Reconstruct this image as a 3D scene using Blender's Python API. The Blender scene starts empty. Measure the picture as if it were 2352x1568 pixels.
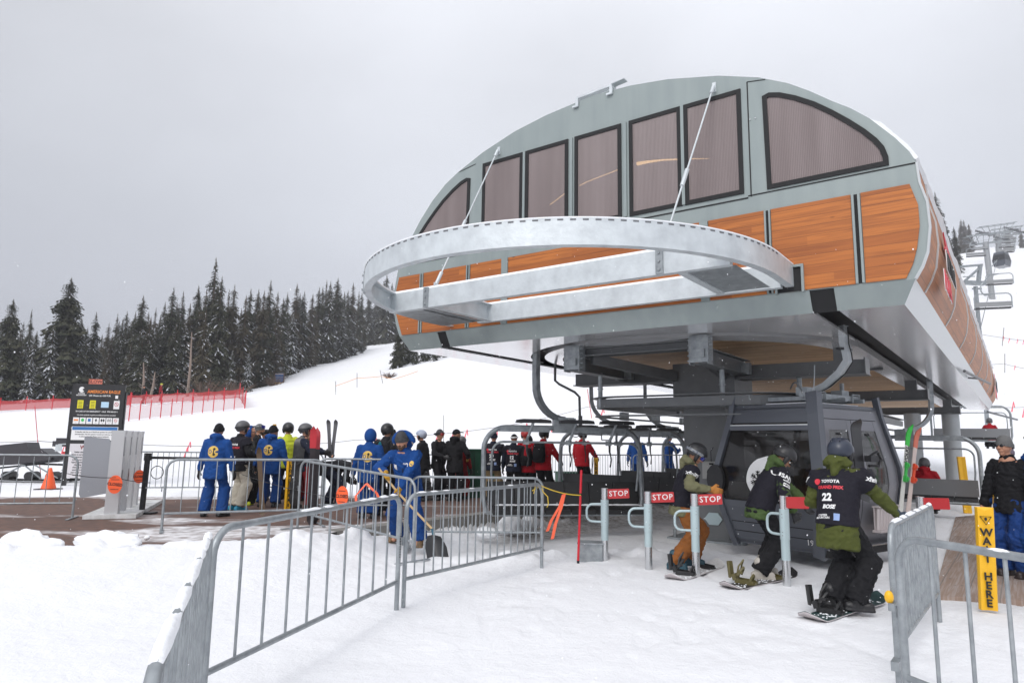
import bpy, bmesh, math, random
import numpy as np
from math import radians, sin, cos, pi, tan, atan2, hypot, sqrt
from mathutils import Vector, Matrix, noise
from mathutils.bvhtree import BVHTree
SC = bpy.context.scene; COL = SC.collection
# ---------------------------------------------------------------- camera
CAMH = 1.65; PITCH = radians(8.4); ROLL = radians(0.88); FPX = 1568.0; CX, CY = 1176.0, 784.0
cam = bpy.data.objects.new('camera', bpy.data.cameras.new('camera')); COL.objects.link(cam)
cam.data.sensor_width = 36; cam.data.lens = 24.0; cam.data.clip_start = 0.1; cam.data.clip_end = 3000
CM = Matrix.Rotation(pi/2 + PITCH, 3, 'X') @ Matrix.Rotation(ROLL, 3, 'Z')
cam.matrix_world = Matrix.Translation((0, 0, CAMH)) @ CM.to_4x4()
SC.camera = cam
# ---------------------------------------------------------------- sky, sun, exposure
w = bpy.data.worlds.new('World'); SC.world = w; w.use_nodes = True
nt = w.node_tree; N = nt.nodes; L = nt.links; bg = N['Background']
SUN_EL, SUN_ROT = radians(40), radians(205)
sky = N.new('ShaderNodeTexSky'); sky.sky_type = 'NISHITA'; sky.sun_disc = False
sky.sun_elevation = SUN_EL; sky.sun_rotation = SUN_ROT; sky.air_density = 1; sky.dust_density = 3
sc1 = N.new('ShaderNodeMix'); sc1.data_type = 'RGBA'; sc1.blend_type = 'MULTIPLY'; sc1.inputs[0].default_value = 1
sc1.inputs[7].default_value = (0.1, 0.1, 0.1, 1); L.new(sky.outputs[0], sc1.inputs[6])
tcn = N.new('ShaderNodeTexCoord'); sep = N.new('ShaderNodeSeparateXYZ'); L.new(tcn.outputs['Generated'], sep.inputs[0])
rmp = N.new('ShaderNodeValToRGB'); L.new(sep.outputs['Z'], rmp.inputs[0])
e = rmp.color_ramp.elements; e[0].position = 0.0; e[0].color = (0.61, 0.635, 0.70, 1); e[1].position = 1.0; e[1].color = (1.12, 1.14, 1.20, 1)
for p_, c_ in ((0.12, (0.58, 0.605, 0.675, 1)), (0.30, (0.635, 0.66, 0.715, 1)), (0.48, (0.70, 0.72, 0.77, 1)), (0.7, (.98, 1.0, 1.06, 1))):
    q = rmp.color_ramp.elements.new(p_); q.color = c_
nz = N.new('ShaderNodeTexNoise'); nz.inputs['Scale'].default_value = 1.6; nz.inputs['Detail'].default_value = 4; nz.inputs['Roughness'].default_value = .45
mp = N.new('ShaderNodeMapping'); mp.inputs['Scale'].default_value = (1, 1, 1.8); L.new(tcn.outputs['Generated'], mp.inputs[0]); L.new(mp.outputs[0], nz.inputs['Vector'])
mr = N.new('ShaderNodeMapRange'); mr.inputs[1].default_value = .3; mr.inputs[2].default_value = .7; mr.inputs[3].default_value = .86; mr.inputs[4].default_value = 1.13
L.new(nz.outputs[0], mr.inputs[0])
# the cloud deck is thinner (brighter) ahead and to the right of the view
dt = N.new('ShaderNodeVectorMath'); dt.operation = 'DOT_PRODUCT'; dt.inputs[1].default_value = (0.16, 0.86, 0.42); L.new(tcn.outputs['Generated'], dt.inputs[0])
m3 = N.new('ShaderNodeMapRange'); m3.inputs[1].default_value = .62; m3.inputs[2].default_value = .97; m3.inputs[3].default_value = .89; m3.inputs[4].default_value = 1.17
L.new(dt.outputs['Value'], m3.inputs[0])
mm = N.new('ShaderNodeMath'); mm.operation = 'MULTIPLY'; L.new(mr.outputs[0], mm.inputs[0]); L.new(m3.outputs[0], mm.inputs[1])
vm = N.new('ShaderNodeVectorMath'); vm.operation = 'SCALE'; L.new(rmp.outputs[0], vm.inputs[0]); L.new(mm.outputs[0], vm.inputs['Scale'])
mx = N.new('ShaderNodeMix'); mx.data_type = 'RGBA'; mx.inputs[0].default_value = 0.94
L.new(sc1.outputs[2], mx.inputs[6]); L.new(vm.outputs[0], mx.inputs[7]); # sky glow added behind the camera, around the sun, to light facade and soffit
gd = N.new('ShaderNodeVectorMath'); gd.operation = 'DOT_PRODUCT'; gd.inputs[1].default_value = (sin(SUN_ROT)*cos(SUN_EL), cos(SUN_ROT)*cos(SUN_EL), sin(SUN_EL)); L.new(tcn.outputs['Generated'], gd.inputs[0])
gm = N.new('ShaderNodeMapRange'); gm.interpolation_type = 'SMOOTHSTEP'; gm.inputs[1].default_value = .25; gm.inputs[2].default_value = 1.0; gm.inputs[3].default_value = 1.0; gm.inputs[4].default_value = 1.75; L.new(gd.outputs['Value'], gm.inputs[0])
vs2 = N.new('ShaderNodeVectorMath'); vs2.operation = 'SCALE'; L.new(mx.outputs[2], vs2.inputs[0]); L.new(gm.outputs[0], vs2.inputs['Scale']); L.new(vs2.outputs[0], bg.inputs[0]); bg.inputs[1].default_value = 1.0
sun = bpy.data.objects.new('sun', bpy.data.lights.new('sun', 'SUN')); COL.objects.link(sun)
sun.data.energy = 1.25; sun.data.angle = radians(24); sun.data.color = (1, .97, .93)
sd = Vector((sin(SUN_ROT)*cos(SUN_EL), cos(SUN_ROT)*cos(SUN_EL), sin(SUN_EL)))
sun.rotation_euler = sd.to_track_quat('Z', 'Y').to_euler(); sun.location = (0, -10, 30)
SC.view_settings.view_transform = 'Standard'; SC.view_settings.look = 'None'; SC.view_settings.exposure = 0.09; SC.view_settings.gamma = 1
SC.render.engine = 'CYCLES'; SC.cycles.max_bounces = 6; SC.cycles.diffuse_bounces = 3; SC.cycles.transparent_max_bounces = 12; SC.cycles.volume_bounces = 0
# ---------------------------------------------------------------- picking world points off the survey of the photo
def ray(px, py): return CM @ Vector(((px-CX)/FPX, -(py-CY)/FPX, -1))
def G(px, py, z=0.0):
    d = ray(px, py); t = (z-CAMH)/d.z; return Vector((d.x*t, d.y*t, z))
def AT(px, py, Y):
    d = ray(px, py); t = Y/d.y; return Vector((d.x*t, Y, CAMH+d.z*t))
# ---------------------------------------------------------------- materials
MATS = {}
def mat(name, col=(.5, .5, .5), rough=.6, metal=0., spec=.5, bump=None, var=None, emis=None, alpha=1., coat=0., weave=None):
    """bump=(scale,strength); var=(scale, amount, colour2)"""
    if name in MATS: return MATS[name]
    m = bpy.data.materials.new(name); m.use_nodes = True; t = m.node_tree; n = t.nodes; l = t.links; b = n['Principled BSDF']
    b.inputs['Base Color'].default_value = (*col, 1); b.inputs['Roughness'].default_value = rough; b.inputs['Metallic'].default_value = metal
    b.inputs['Specular IOR Level'].default_value = spec; b.inputs['Alpha'].default_value = alpha; b.inputs['Coat Weight'].default_value = coat
    tc = n.new('ShaderNodeTexCoord')
    if var:
        a = n.new('ShaderNodeTexNoise'); a.inputs['Scale'].default_value = var[0]; a.inputs['Detail'].default_value = 6; a.inputs['Roughness'].default_value = .6
        l.new(tc.outputs['Object'], a.inputs['Vector'])
        r = n.new('ShaderNodeMapRange'); r.inputs[1].default_value = .35; r.inputs[2].default_value = .68; r.inputs[4].default_value = var[1]; l.new(a.outputs[0], r.inputs[0])
        x = n.new('ShaderNodeMix'); x.data_type = 'RGBA'; x.inputs[6].default_value = (*col, 1); x.inputs[7].default_value = (*var[2], 1)
        l.new(r.outputs[0], x.inputs[0]); l.new(x.outputs[2], b.inputs['Base Color'])
    if bump:
        a = n.new('ShaderNodeTexNoise'); a.inputs['Scale'].default_value = bump[0]; a.inputs['Detail'].default_value = 5; l.new(tc.outputs['Object'], a.inputs['Vector'])
        u = n.new('ShaderNodeBump'); u.inputs['Strength'].default_value = bump[1]; u.inputs['Distance'].default_value = .02
        l.new(a.outputs[0], u.inputs['Height']); l.new(u.outputs[0], b.inputs['Normal'])
    if emis:
        b.inputs['Emission Color'].default_value = (*emis[0], 1); b.inputs['Emission Strength'].default_value = emis[1]
    MATS[name] = m; return m
def cloth(name, col, r=.8): return mat('cloth_'+name, col, r, 0, .25, bump=(38, .45), var=(5, .45, tuple(c*.72 for c in col)))
GALV = mat('galvanised', (.36, .385, .40), .45, .5, .5, var=(9, .9, (.22, .24, .255)), bump=(30, .12))
GALVL = mat('galvanised_bright', (.62, .66, .68), .5, .35, .5, var=(4.5, .8, (.47, .50, .52)), bump=(22, .15))
STEEL = mat('dark_paint_steel', (.135, .14, .145), .42, .1, .5, var=(4, .5, (.09, .095, .10)))
PYL = mat('pylon_grey', (.17, .175, .18), .5, .1, .5, var=(2.5, .6, (.13, .135, .14)), bump=(6, .06))
PANEL = mat('grey_panel', (.265, .305, .30), .38, .15, .5, var=(1.1, .6, (.225, .265, .265)))
def panel_bld(t, n, l, b):
    tc = n.new('ShaderNodeTexCoord'); mp_ = n.new('ShaderNodeMapping'); mp_.inputs['Scale'].default_value = (5, 5, .45); l.new(tc.outputs['Object'], mp_.inputs[0]); a = n.new('ShaderNodeTexNoise'); a.inputs['Scale'].default_value = 1.3; a.inputs['Detail'].default_value = 6; l.new(mp_.outputs[0], a.inputs['Vector'])
    c = n.new('ShaderNodeTexNoise'); c.inputs['Scale'].default_value = .9; c.inputs['Detail'].default_value = 3; l.new(tc.outputs['Object'], c.inputs['Vector']); mu = n.new('ShaderNodeMath'); mu.operation = 'MULTIPLY'; l.new(a.outputs[0], mu.inputs[0]); l.new(c.outputs[0], mu.inputs[1])
    r = n.new('ShaderNodeMapRange'); r.inputs[1].default_value = .17; r.inputs[2].default_value = .36; l.new(mu.outputs[0], r.inputs[0]); x = n.new('ShaderNodeMix'); x.data_type = 'RGBA'; x.inputs[6].default_value = (.28, .32, .315, 1); x.inputs[7].default_value = (.248, .288, .286, 1); l.new(r.outputs[0], x.inputs[0]); l.new(x.outputs[2], b.inputs['Base Color']); b.inputs['Roughness'].default_value = .36; b.inputs['Metallic'].default_value = .15
PANEL_BLD = panel_bld
BLACK = mat('black_rubber', (.009, .009, .010), .75)
BLKP = mat('black_plastic', (.014, .014, .016), .45, 0, .5, var=(8, .5, (.025, .025, .027)))
SEAT = mat('seat_vinyl', (.013, .013, .014), .5, 0, .5, var=(5, .4, (.03, .03, .032)), bump=(14, .15))
CHROME = mat('stainless', (.62, .63, .64), .25, .9)
WPOST = mat('pale_painted_post', (.44, .54, .56), .35, .2, .5)
SNOWCAP = mat('snow_cap', (.86, .87, .89), .7, 0, .3, bump=(25, .5))
REDS = mat('red_sign', (.50, .03, .035), .5); WHT = mat('white_paint', (.8, .8, .8), .5); BLKT = mat('black_lettering', (.01, .01, .01), .6)
REDT = mat('red_lettering', (.62, .03, .05), .5); ORG = mat('orange_plastic', (.85, .11, .025), .45); YEL = mat('yellow_plastic', (.83, .46, .012), .4, var=(6, .4, (.74, .38, .012)))
REDP = mat('red_pole_paint', (.58, .015, .03), .4); SKIN = mat('skin', (.50, .26, .17), .55, 0, .4, var=(20, .5, (.43, .19, .12)))
GREENB = mat('dark_green_box', (.012, .07, .04), .5); CONC = mat('concrete', (.27, .255, .235), .9, var=(2.2, .8, (.17, .16, .145)), bump=(18, .4))
def snow_mat():
    m = bpy.data.materials.new('snow'); m.use_nodes = True; t = m.node_tree; n = t.nodes; l = t.links; b = n['Principled BSDF']
    b.inputs['Roughness'].default_value = .75; b.inputs['Specular IOR Level'].default_value = .25
    g = n.new('ShaderNodeNewGeometry'); at = n.new('ShaderNodeAttribute'); at.attribute_name = 'dirt'
    a = n.new('ShaderNodeTexNoise'); a.inputs['Scale'].default_value = 1.4; a.inputs['Detail'].default_value = 7; a.inputs['Roughness'].default_value = .62; l.new(g.outputs['Position'], a.inputs['Vector'])
    f = n.new('ShaderNodeTexNoise'); f.inputs['Scale'].default_value = 9; f.inputs['Detail'].default_value = 8; f.inputs['Roughness'].default_value = .7; l.new(g.outputs['Position'], f.inputs['Vector'])
    r = n.new('ShaderNodeMapRange'); r.inputs[1].default_value = .33; r.inputs[2].default_value = .66; l.new(f.outputs[0], r.inputs[0])
    r2 = n.new('ShaderNodeMapRange'); r2.inputs[1].default_value = .3; r2.inputs[2].default_value = .7; r2.inputs[3].default_value = .45; l.new(a.outputs[0], r2.inputs[0])
    mu = n.new('ShaderNodeMath'); mu.operation = 'MULTIPLY'; l.new(r.outputs[0], mu.inputs[0]); l.new(r2.outputs[0], mu.inputs[1])
    ad = n.new('ShaderNodeMath'); ad.operation = 'ADD'; ad.inputs[1].default_value = .35; l.new(mu.outputs[0], ad.inputs[0])
    m2 = n.new('ShaderNodeMath'); m2.operation = 'MULTIPLY'; m2.use_clamp = True; l.new(ad.outputs[0], m2.inputs[0]); l.new(at.outputs['Fac'], m2.inputs[1])
    x = n.new('ShaderNodeMix'); x.data_type = 'RGBA'; x.inputs[6].default_value = (.815, .82, .84, 1); x.inputs[7].default_value = (.20, .178, .155, 1)
    l.new(m2.outputs[0], x.inputs[0]); l.new(x.outputs[2], b.inputs['Base Color'])
    u = n.new('ShaderNodeBump'); u.inputs['Strength'].default_value = .6; u.inputs['Distance'].default_value = .04
    l.new(f.outputs[0], u.inputs['Height']); l.new(u.outputs[0], b.inputs['Normal'])
    return m
SNOW = snow_mat()
PANEL = None
def coordmix(name, build):
    m = bpy.data.materials.new(name); m.use_nodes = True; build(m.node_tree, m.node_tree.nodes, m.node_tree.links, m.node_tree.nodes['Principled BSDF']); return m
def wood(name, c1, c2, c3, rough, plank, horiz_axis):
    """planks stacked along object Z (or X), grain along the other axis"""
    def bld(t, n, l, b):
        tc = n.new('ShaderNodeTexCoord'); s = n.new('ShaderNodeSeparateXYZ'); l.new(tc.outputs['UV'], s.inputs[0])
        d = n.new('ShaderNodeMath'); d.operation = 'DIVIDE'; d.inputs[1].default_value = plank; l.new(s.outputs['Y'], d.inputs[0])
        fl = n.new('ShaderNodeMath'); fl.operation = 'FLOOR'; l.new(d.outputs[0], fl.inputs[0])
        fr = n.new('ShaderNodeMath'); fr.operation = 'FRACT'; l.new(d.outputs[0], fr.inputs[0])
        # butt joints: shift along the board per plank
        wn0 = n.new('ShaderNodeTexWhiteNoise'); wn0.noise_dimensions = '1D'; l.new(fl.outputs[0], wn0.inputs['W'])
        ml = n.new('ShaderNodeMath'); ml.operation = 'MULTIPLY_ADD'; ml.inputs[1].default_value = 9.0; l.new(wn0.outputs['Value'], ml.inputs[0])
        dv = n.new('ShaderNodeMath'); dv.operation = 'DIVIDE'; dv.inputs[1].default_value = 2.3; l.new(s.outputs['X'], dv.inputs[0]); l.new(dv.outputs[0], ml.inputs[2])
        f2 = n.new('ShaderNodeMath'); f2.operation = 'FLOOR'; l.new(ml.outputs[0], f2.inputs[0])
        cv = n.new('ShaderNodeCombineXYZ'); l.new(fl.outputs[0], cv.inputs[0]); l.new(f2.outputs[0], cv.inputs[1])
        wn = n.new('ShaderNodeTexWhiteNoise'); wn.noise_dimensions = '2D'; l.new(cv.outputs[0], wn.inputs['Vector'])
        mpg = n.new('ShaderNodeCombineXYZ'); sx = n.new('ShaderNodeMath'); sx.operation = 'MULTIPLY'; sx.inputs[1].default_value = 1.3; l.new(s.outputs['X'], sx.inputs[0])
        sy = n.new('ShaderNodeMath'); sy.operation = 'MULTIPLY'; sy.inputs[1].default_value = 34; l.new(s.outputs['Y'], sy.inputs[0])
        l.new(sx.outputs[0], mpg.inputs[0]); l.new(sy.outputs[0], mpg.inputs[1]); l.new(wn.outputs['Value'], mpg.inputs[2])
        gr = n.new('ShaderNodeTexNoise'); gr.inputs['Scale'].default_value = 1.0; gr.inputs['Detail'].default_value = 6; gr.inputs['Distortion'].default_value = .8; l.new(mpg.outputs[0], gr.inputs['Vector'])
        x1 = n.new('ShaderNodeMix'); x1.data_type = 'RGBA'; x1.inputs[6].default_value = (*c1, 1); x1.inputs[7].default_value = (*c2, 1); l.new(wn.outputs['Value'], x1.inputs[0])
        rg = n.new('ShaderNodeMapRange'); rg.inputs[1].default_value = .42; rg.inputs[2].default_value = .72; rg.inputs[4].default_value = .75; l.new(gr.outputs[0], rg.inputs[0])
        x2 = n.new('ShaderNodeMix'); x2.data_type = 'RGBA'; x2.inputs[7].default_value = (*c3, 1); l.new(x1.outputs[2], x2.inputs[6]); l.new(rg.outputs[0], x2.inputs[0])
        # knots
        vo = n.new('ShaderNodeTexVoronoi'); vo.inputs['Scale'].default_value = 1.0; vx = n.new('ShaderNodeVectorMath'); vx.operation = 'MULTIPLY'; vx.inputs[1].default_value = (2.4, 5.5, 1); l.new(tc.outputs['UV'], vx.inputs[0]); l.new(vx.outputs[0], vo.inputs['Vector'])
        kr = n.new('ShaderNodeMapRange'); kr.inputs[1].default_value = .05; kr.inputs[2].default_value = .11; kr.inputs[3].default_value = .75; kr.inputs[4].default_value = 0; l.new(vo.outputs['Distance'], kr.inputs[0])
        x4 = n.new('ShaderNodeMix'); x4.data_type = 'RGBA'; x4.inputs[7].default_value = tuple(c*.3 for c in c3)+(1,); l.new(x2.outputs[2], x4.inputs[6]); l.new(kr.outputs[0], x4.inputs[0])
        gp = n.new('ShaderNodeMapRange'); gp.inputs[1].default_value = .0; gp.inputs[2].default_value = .075; gp.inputs[3].default_value = .85; gp.inputs[4].default_value = 0; l.new(fr.outputs[0], gp.inputs[0])
        x3 = n.new('ShaderNodeMix'); x3.data_type = 'RGBA'; x3.inputs[7].default_value = tuple(c*.3 for c in c3)+(1,); l.new(x4.outputs[2], x3.inputs[6]); l.new(gp.outputs[0], x3.inputs[0])
        l.new(x3.outputs[2], b.inputs['Base Color']); b.inputs['Roughness'].default_value = rough
    return coordmix(name, bld)
PANEL = coordmix('grey_panel_streaked', PANEL_BLD)
WOODF = wood('cedar_front', (.49, .155, .027), (.35, .100, .017), (.22, .058, .011), .5, .125, 0)
WOODS = wood('cedar_side', (.47, .175, .055), (.34, .12, .038), (.22, .085, .032), .5, .125, 0)
WOODC = wood('ceiling_boards', (.62, .40, .21), (.46, .28, .14), (.22, .12, .06), .6, .16, 0)
WOODD = wood('deck_boards', (.30, .21, .16), (.20, .14, .11), (.42, .38, .36), .8, .30, 0)
def brick_bld(t, n, l, b):
    g = n.new('ShaderNodeNewGeometry'); br = n.new('ShaderNodeTexBrick'); br.inputs['Scale'].default_value = 1.0
    mpn = n.new('ShaderNodeMapping'); mpn.inputs['Rotation'].default_value = (0, 0, .64); l.new(g.outputs['Position'], mpn.inputs[0]); l.new(mpn.outputs[0], br.inputs['Vector'])
    br.inputs['Brick Width'].default_value = .22; br.inputs['Row Height'].default_value = .11; br.inputs['Mortar Size'].default_value = .012
    br.inputs['Color1'].default_value = (.150, .074, .050, 1); br.inputs['Color2'].default_value = (.098, .052, .038, 1); br.inputs['Mortar'].default_value = (.10, .075, .065, 1)
    a = n.new('ShaderNodeTexNoise'); a.inputs['Scale'].default_value = .55; a.inputs['Detail'].default_value = 8; a.inputs['Roughness'].default_value = .6
    mp2 = n.new('ShaderNodeMapping'); mp2.inputs['Scale'].default_value = (.45, 1.3, 1); mp2.inputs['Location'].default_value = (3.1, .4, 0); l.new(g.outputs['Position'], mp2.inputs[0]); l.new(mp2.outputs[0], a.inputs['Vector'])
    at = n.new('ShaderNodeAttribute'); at.attribute_name = 'snowy'
    ad = n.new('ShaderNodeMath'); ad.operation = 'ADD'; l.new(a.outputs[0], ad.inputs[0]); l.new(at.outputs['Fac'], ad.inputs[1])
    r = n.new('ShaderNodeMapRange'); r.inputs[1].default_value = .54; r.inputs[2].default_value = .63; l.new(ad.outputs[0], r.inputs[0])
    f = n.new('ShaderNodeTexNoise'); f.inputs['Scale'].default_value = 5; f.inputs['Detail'].default_value = 8; l.new(g.outputs['Position'], f.inputs['Vector'])
    r4 = n.new('ShaderNodeMapRange'); r4.inputs[1].default_value = .35; r4.inputs[2].default_value = .62; r4.inputs[3].default_value = .35; l.new(f.outputs[0], r4.inputs[0])
    mu = n.new('ShaderNodeMath'); mu.operation = 'MULTIPLY'; l.new(r.outputs[0], mu.inputs[0]); l.new(r4.outputs[0], mu.inputs[1])
    x = n.new('ShaderNodeMix'); x.data_type = 'RGBA'; x.inputs[7].default_value = (.72, .71, .72, 1); l.new(br.outputs['Color'], x.inputs[6]); l.new(mu.outputs[0], x.inputs[0])
    l.new(x.outputs[2], b.inputs['Base Color']); b.inputs['Roughness'].default_value = .8
BRICK = coordmix('brick_pavers', brick_bld)
def poly_bld(t, n, l, b):   # ribbed brown twin-wall sheet
    tc = n.new('ShaderNodeTexCoord'); s = n.new('ShaderNodeSeparateXYZ'); l.new(tc.outputs['UV'], s.inputs[0])
    m = n.new('ShaderNodeMath'); m.operation = 'MULTIPLY'; m.inputs[1].default_value = 2*pi/.021; l.new(s.outputs['X'], m.inputs[0])
    si = n.new('ShaderNodeMath'); si.operation = 'SINE'; l.new(m.outputs[0], si.inputs[0])
    a = n.new('ShaderNodeTexNoise'); a.inputs['Scale'].default_value = 1.0; a.inputs['Detail'].default_value = 3
    v = n.new('ShaderNodeVectorMath'); v.operation = 'MULTIPLY'; v.inputs[1].default_value = (3.2, .25, 1); l.new(tc.outputs['UV'], v.inputs[0]); l.new(v.outputs[0], a.inputs['Vector'])
    x = n.new('ShaderNodeMix'); x.data_type = 'RGBA'; x.inputs[6].default_value = (.13, .095, .092, 1); x.inputs[7].default_value = (.36, .30, .295, 1)
    r = n.new('ShaderNodeMapRange'); r.inputs[1].default_value = -1; r.inputs[2].default_value = 1; r.inputs[3].default_value = .33; r.inputs[4].default_value = .72; l.new(si.outputs[0], r.inputs[0])
    r2 = n.new('ShaderNodeMapRange'); r2.inputs[1].default_value = .3; r2.inputs[2].default_value = .7; r2.inputs[3].default_value = .66; r2.inputs[4].default_value = 1.15; l.new(a.outputs[0], r2.inputs[0])
    mu = n.new('ShaderNodeMath'); mu.operation = 'MULTIPLY'; l.new(r.outputs[0], mu.inputs[0]); l.new(r2.outputs[0], mu.inputs[1])
    l.new(mu.outputs[0], x.inputs[0]); l.new(x.outputs[2], b.inputs['Base Color']); b.inputs['Roughness'].default_value = .28
    u = n.new('ShaderNodeBump'); u.inputs['Strength'].default_value = .35; u.inputs['Distance'].default_value = .01; l.new(si.outputs[0], u.inputs['Height']); l.new(u.outputs[0], b.inputs['Normal'])
    b.inputs['Alpha'].default_value = .86
POLY = coordmix('ribbed_brown_glazing', poly_bld)
SOFF = mat('polished_soffit', (.88, .885, .90), .17, .62, .5, bump=(1.1, .18))
SIDEB = mat('silver_trim', (.47, .49, .50), .3, .6, .5, bump=(1.5, .05))
# ---------------------------------------------------------------- objects and meshes
def tag(o, label=None, cat=None, group=None, kind=None):
    if label: o['label'] = label
    if cat: o['category'] = cat
    if group: o['group'] = group
    if kind: o['kind'] = kind
    return o
def thing(name, label, cat, loc=(0, 0, 0), rz=0, group=None):
    o = bpy.data.objects.new(name, None); COL.objects.link(o); o.location = loc; o.rotation_euler = (0, 0, rz); o.empty_display_size = .1
    return tag(o, label, cat, group)
def copy_tree(o, parent=None):
    c = o.copy(); COL.objects.link(c)
    if parent: c.parent = parent
    for ch in list(o.children): copy_tree(ch, c)
    return c
class MB:
    def __init__(s): s.v = []; s.f = []; s.mi = []; s.uv = {}; s.m = 0; s.cuts = []
    def cut(s): s.cuts.append((len(s.v), len(s.f))); return s
    def pieces(s):
        r = []; a = (0, 0)
        for c in s.cuts+[(len(s.v), len(s.f))]:
            if c[1] > a[1]:
                q = MB(); q.v = s.v[a[0]:c[0]]; q.f = [[i-a[0] for i in f] for f in s.f[a[1]:c[1]]]; q.mi = s.mi[a[1]:c[1]]; r.append(q)
            a = c
        return r
    def add(s, vs, fs, M=None):
        k = len(s.v)
        for p in vs:
            p = Vector(p); s.v.append(M @ p if M else p)
        for f in fs: s.f.append([i+k for i in f]); s.mi.append(s.m)
        return s
    def box(s, c, d, R=None, bev=0):
        c = Vector(c); x, y, z = [a/2 for a in d]
        vs = [Vector((a*x, b*y, e_*z)) for a in (-1, 1) for b in (-1, 1) for e_ in (-1, 1)]
        if R: vs = [R @ v for v in vs]
        return s.add([c+v for v in vs], [(0, 1, 3, 2), (4, 6, 7, 5), (0, 4, 5, 1), (2, 3, 7, 6), (0, 2, 6, 4), (1, 5, 7, 3)])
    def beam(s, p0, p1, wd, ht, up=(0, 0, 1), round_=False):
        p0 = Vector(p0); p1 = Vector(p1); d = (p1-p0); ln = d.length; d.normalize(); u = Vector(up); r = d.cross(u)
        if r.length < 1e-4: r = d.cross(Vector((0, 1, 0)))
        r.normalize(); u = r.cross(d); R = Matrix((r, d, u)).transposed()
        return s.box((p0+p1)/2, (wd, ln, ht), R)
    def tube(s, pts, r, seg=8, cap=True, closed=False):
        pts = [Vector(p) for p in pts]; n = len(pts); rs = r if isinstance(r, (list, tuple)) else [r]*n
        fr = []; pu = None
        for i in range(n):
            if closed: d = pts[(i+1) % n]-pts[i-1]
            else: d = pts[min(i+1, n-1)]-pts[max(i-1, 0)]
            d.normalize()
            if pu is None:
                pu = d.orthogonal().normalized()
                if abs(d.z) < .9: pu = (Vector((0, 0, 1))-d*d.z).normalized()
            else: pu = (pu-d*pu.dot(d)).normalized()
            fr.append((pu.copy(), d.cross(pu)))
        vs = []
        for i in range(n):
            for k in range(seg):
                a = 2*pi*k/seg; vs.append(pts[i]+(fr[i][0]*cos(a)+fr[i][1]*sin(a))*rs[i])
        fs = []
        for i in range(n if closed else n-1):
            j = (i+1) % n
            for k in range(seg): fs.append((i*seg+k, i*seg+(k+1) % seg, j*seg+(k+1) % seg, j*seg+k))
        if cap and not closed: fs.append(tuple(reversed(range(seg)))); fs.append(tuple(range((n-1)*seg, n*seg)))
        return s.add(vs, fs)
    def sweep(s, pts, prof, up=(0, 0, 1), closed=False, cap=True):
        """sweep a 2D profile (side, up) along pts, keeping 'up' fixed"""
        pts = [Vector(p) for p in pts]; n = len(pts); up = Vector(up); vs = []; m = len(prof)
        for i in range(n):
            if closed: d = pts[(i+1) % n]-pts[i-1]
            else: d = pts[min(i+1, n-1)]-pts[max(i-1, 0)]
            d.normalize(); r = d.cross(up).normalized(); u = r.cross(d)
            sc_ = 1
            for a, b in prof: vs.append(pts[i]+r*a*sc_+u*b)
        fs = []
        for i in range(n if closed else n-1):
            j = (i+1) % n
            for k in range(m): fs.append((i*m+k, i*m+(k+1) % m, j*m+(k+1) % m, j*m+k))
        if cap and not closed: fs.append(tuple(reversed(range(m)))); fs.append(tuple(range((n-1)*m, n*m)))
        return s.add(vs, fs)
    def loft(s, rings, cap=True):
        """rings: list of lists of points (same count)"""
        m = len(rings[0]); vs = [p for r in rings for p in r]; fs = []
        for i in range(len(rings)-1):
            for k in range(m): fs.append((i*m+k, i*m+(k+1) % m, (i+1)*m+(k+1) % m, (i+1)*m+k))
        if cap: fs.append(tuple(reversed(range(m)))); fs.append(tuple(range((len(rings)-1)*m, len(rings)*m)))
        return s.add(vs, fs)
    def ell(s, c, r, R=None, seg=16, rings=10, keep=None):
        c = Vector(c); vs = []; fs = []
        for i in range(rings+1):
            th = pi*i/rings
            for k in range(seg):
                a = 2*pi*k/seg; vs.append(Vector((sin(th)*cos(a)*r[0], sin(th)*sin(a)*r[1], cos(th)*r[2])))
        for i in range(rings):
            for k in range(seg):
                f = (i*seg+k, (i+1)*seg+k, (i+1)*seg+(k+1) % seg, i*seg+(k+1) % seg)
                if keep and not all(keep(vs[q]) for q in f): continue
                fs.append(f)
        return s.add([c+(R @ v if R else v) for v in vs], fs)
    def cap(s, p0, r0, p1, r1, side=None, fl=1.0, seg=12):
        """tapered capsule; fl squashes it across 'side'"""
        p0 = Vector(p0); p1 = Vector(p1); d = p1-p0; ln = max(d.length, 1e-5); d = d/ln
        u = Vector(side) if side is not None else d.orthogonal(); u = (u-d*u.dot(d))
        if u.length < 1e-3: u = d.orthogonal()
        u.normalize(); v = d.cross(u); rg = []
        for t, rr in ((-.95, .3), (-.7, .71), (-.3, .95), (0, 1)): rg.append((p0+d*t*r0, r0*rr))
        for t, rr in ((0, 1), (.3, .95), (.7, .71), (.95, .3)): rg.append((p1+d*t*r1, r1*rr))
        return s.loft([[c+(u*cos(2*pi*k/seg)*r+v*sin(2*pi*k/seg)*r*fl) for k in range(seg)] for c, r in rg])
    def prism(s, poly, fr, d0, d1):
        """poly: 2D pts; fr(a,b,d)->3D"""
        m = len(poly); a = [fr(x, y, d0) for x, y in poly]; b = [fr(x, y, d1) for x, y in poly]
        return s.add(a+b, [tuple(range(m)), tuple(reversed(range(m, 2*m)))]+[(i, i+m, (i+1) % m+m, (i+1) % m) for i in range(m)])
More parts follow.
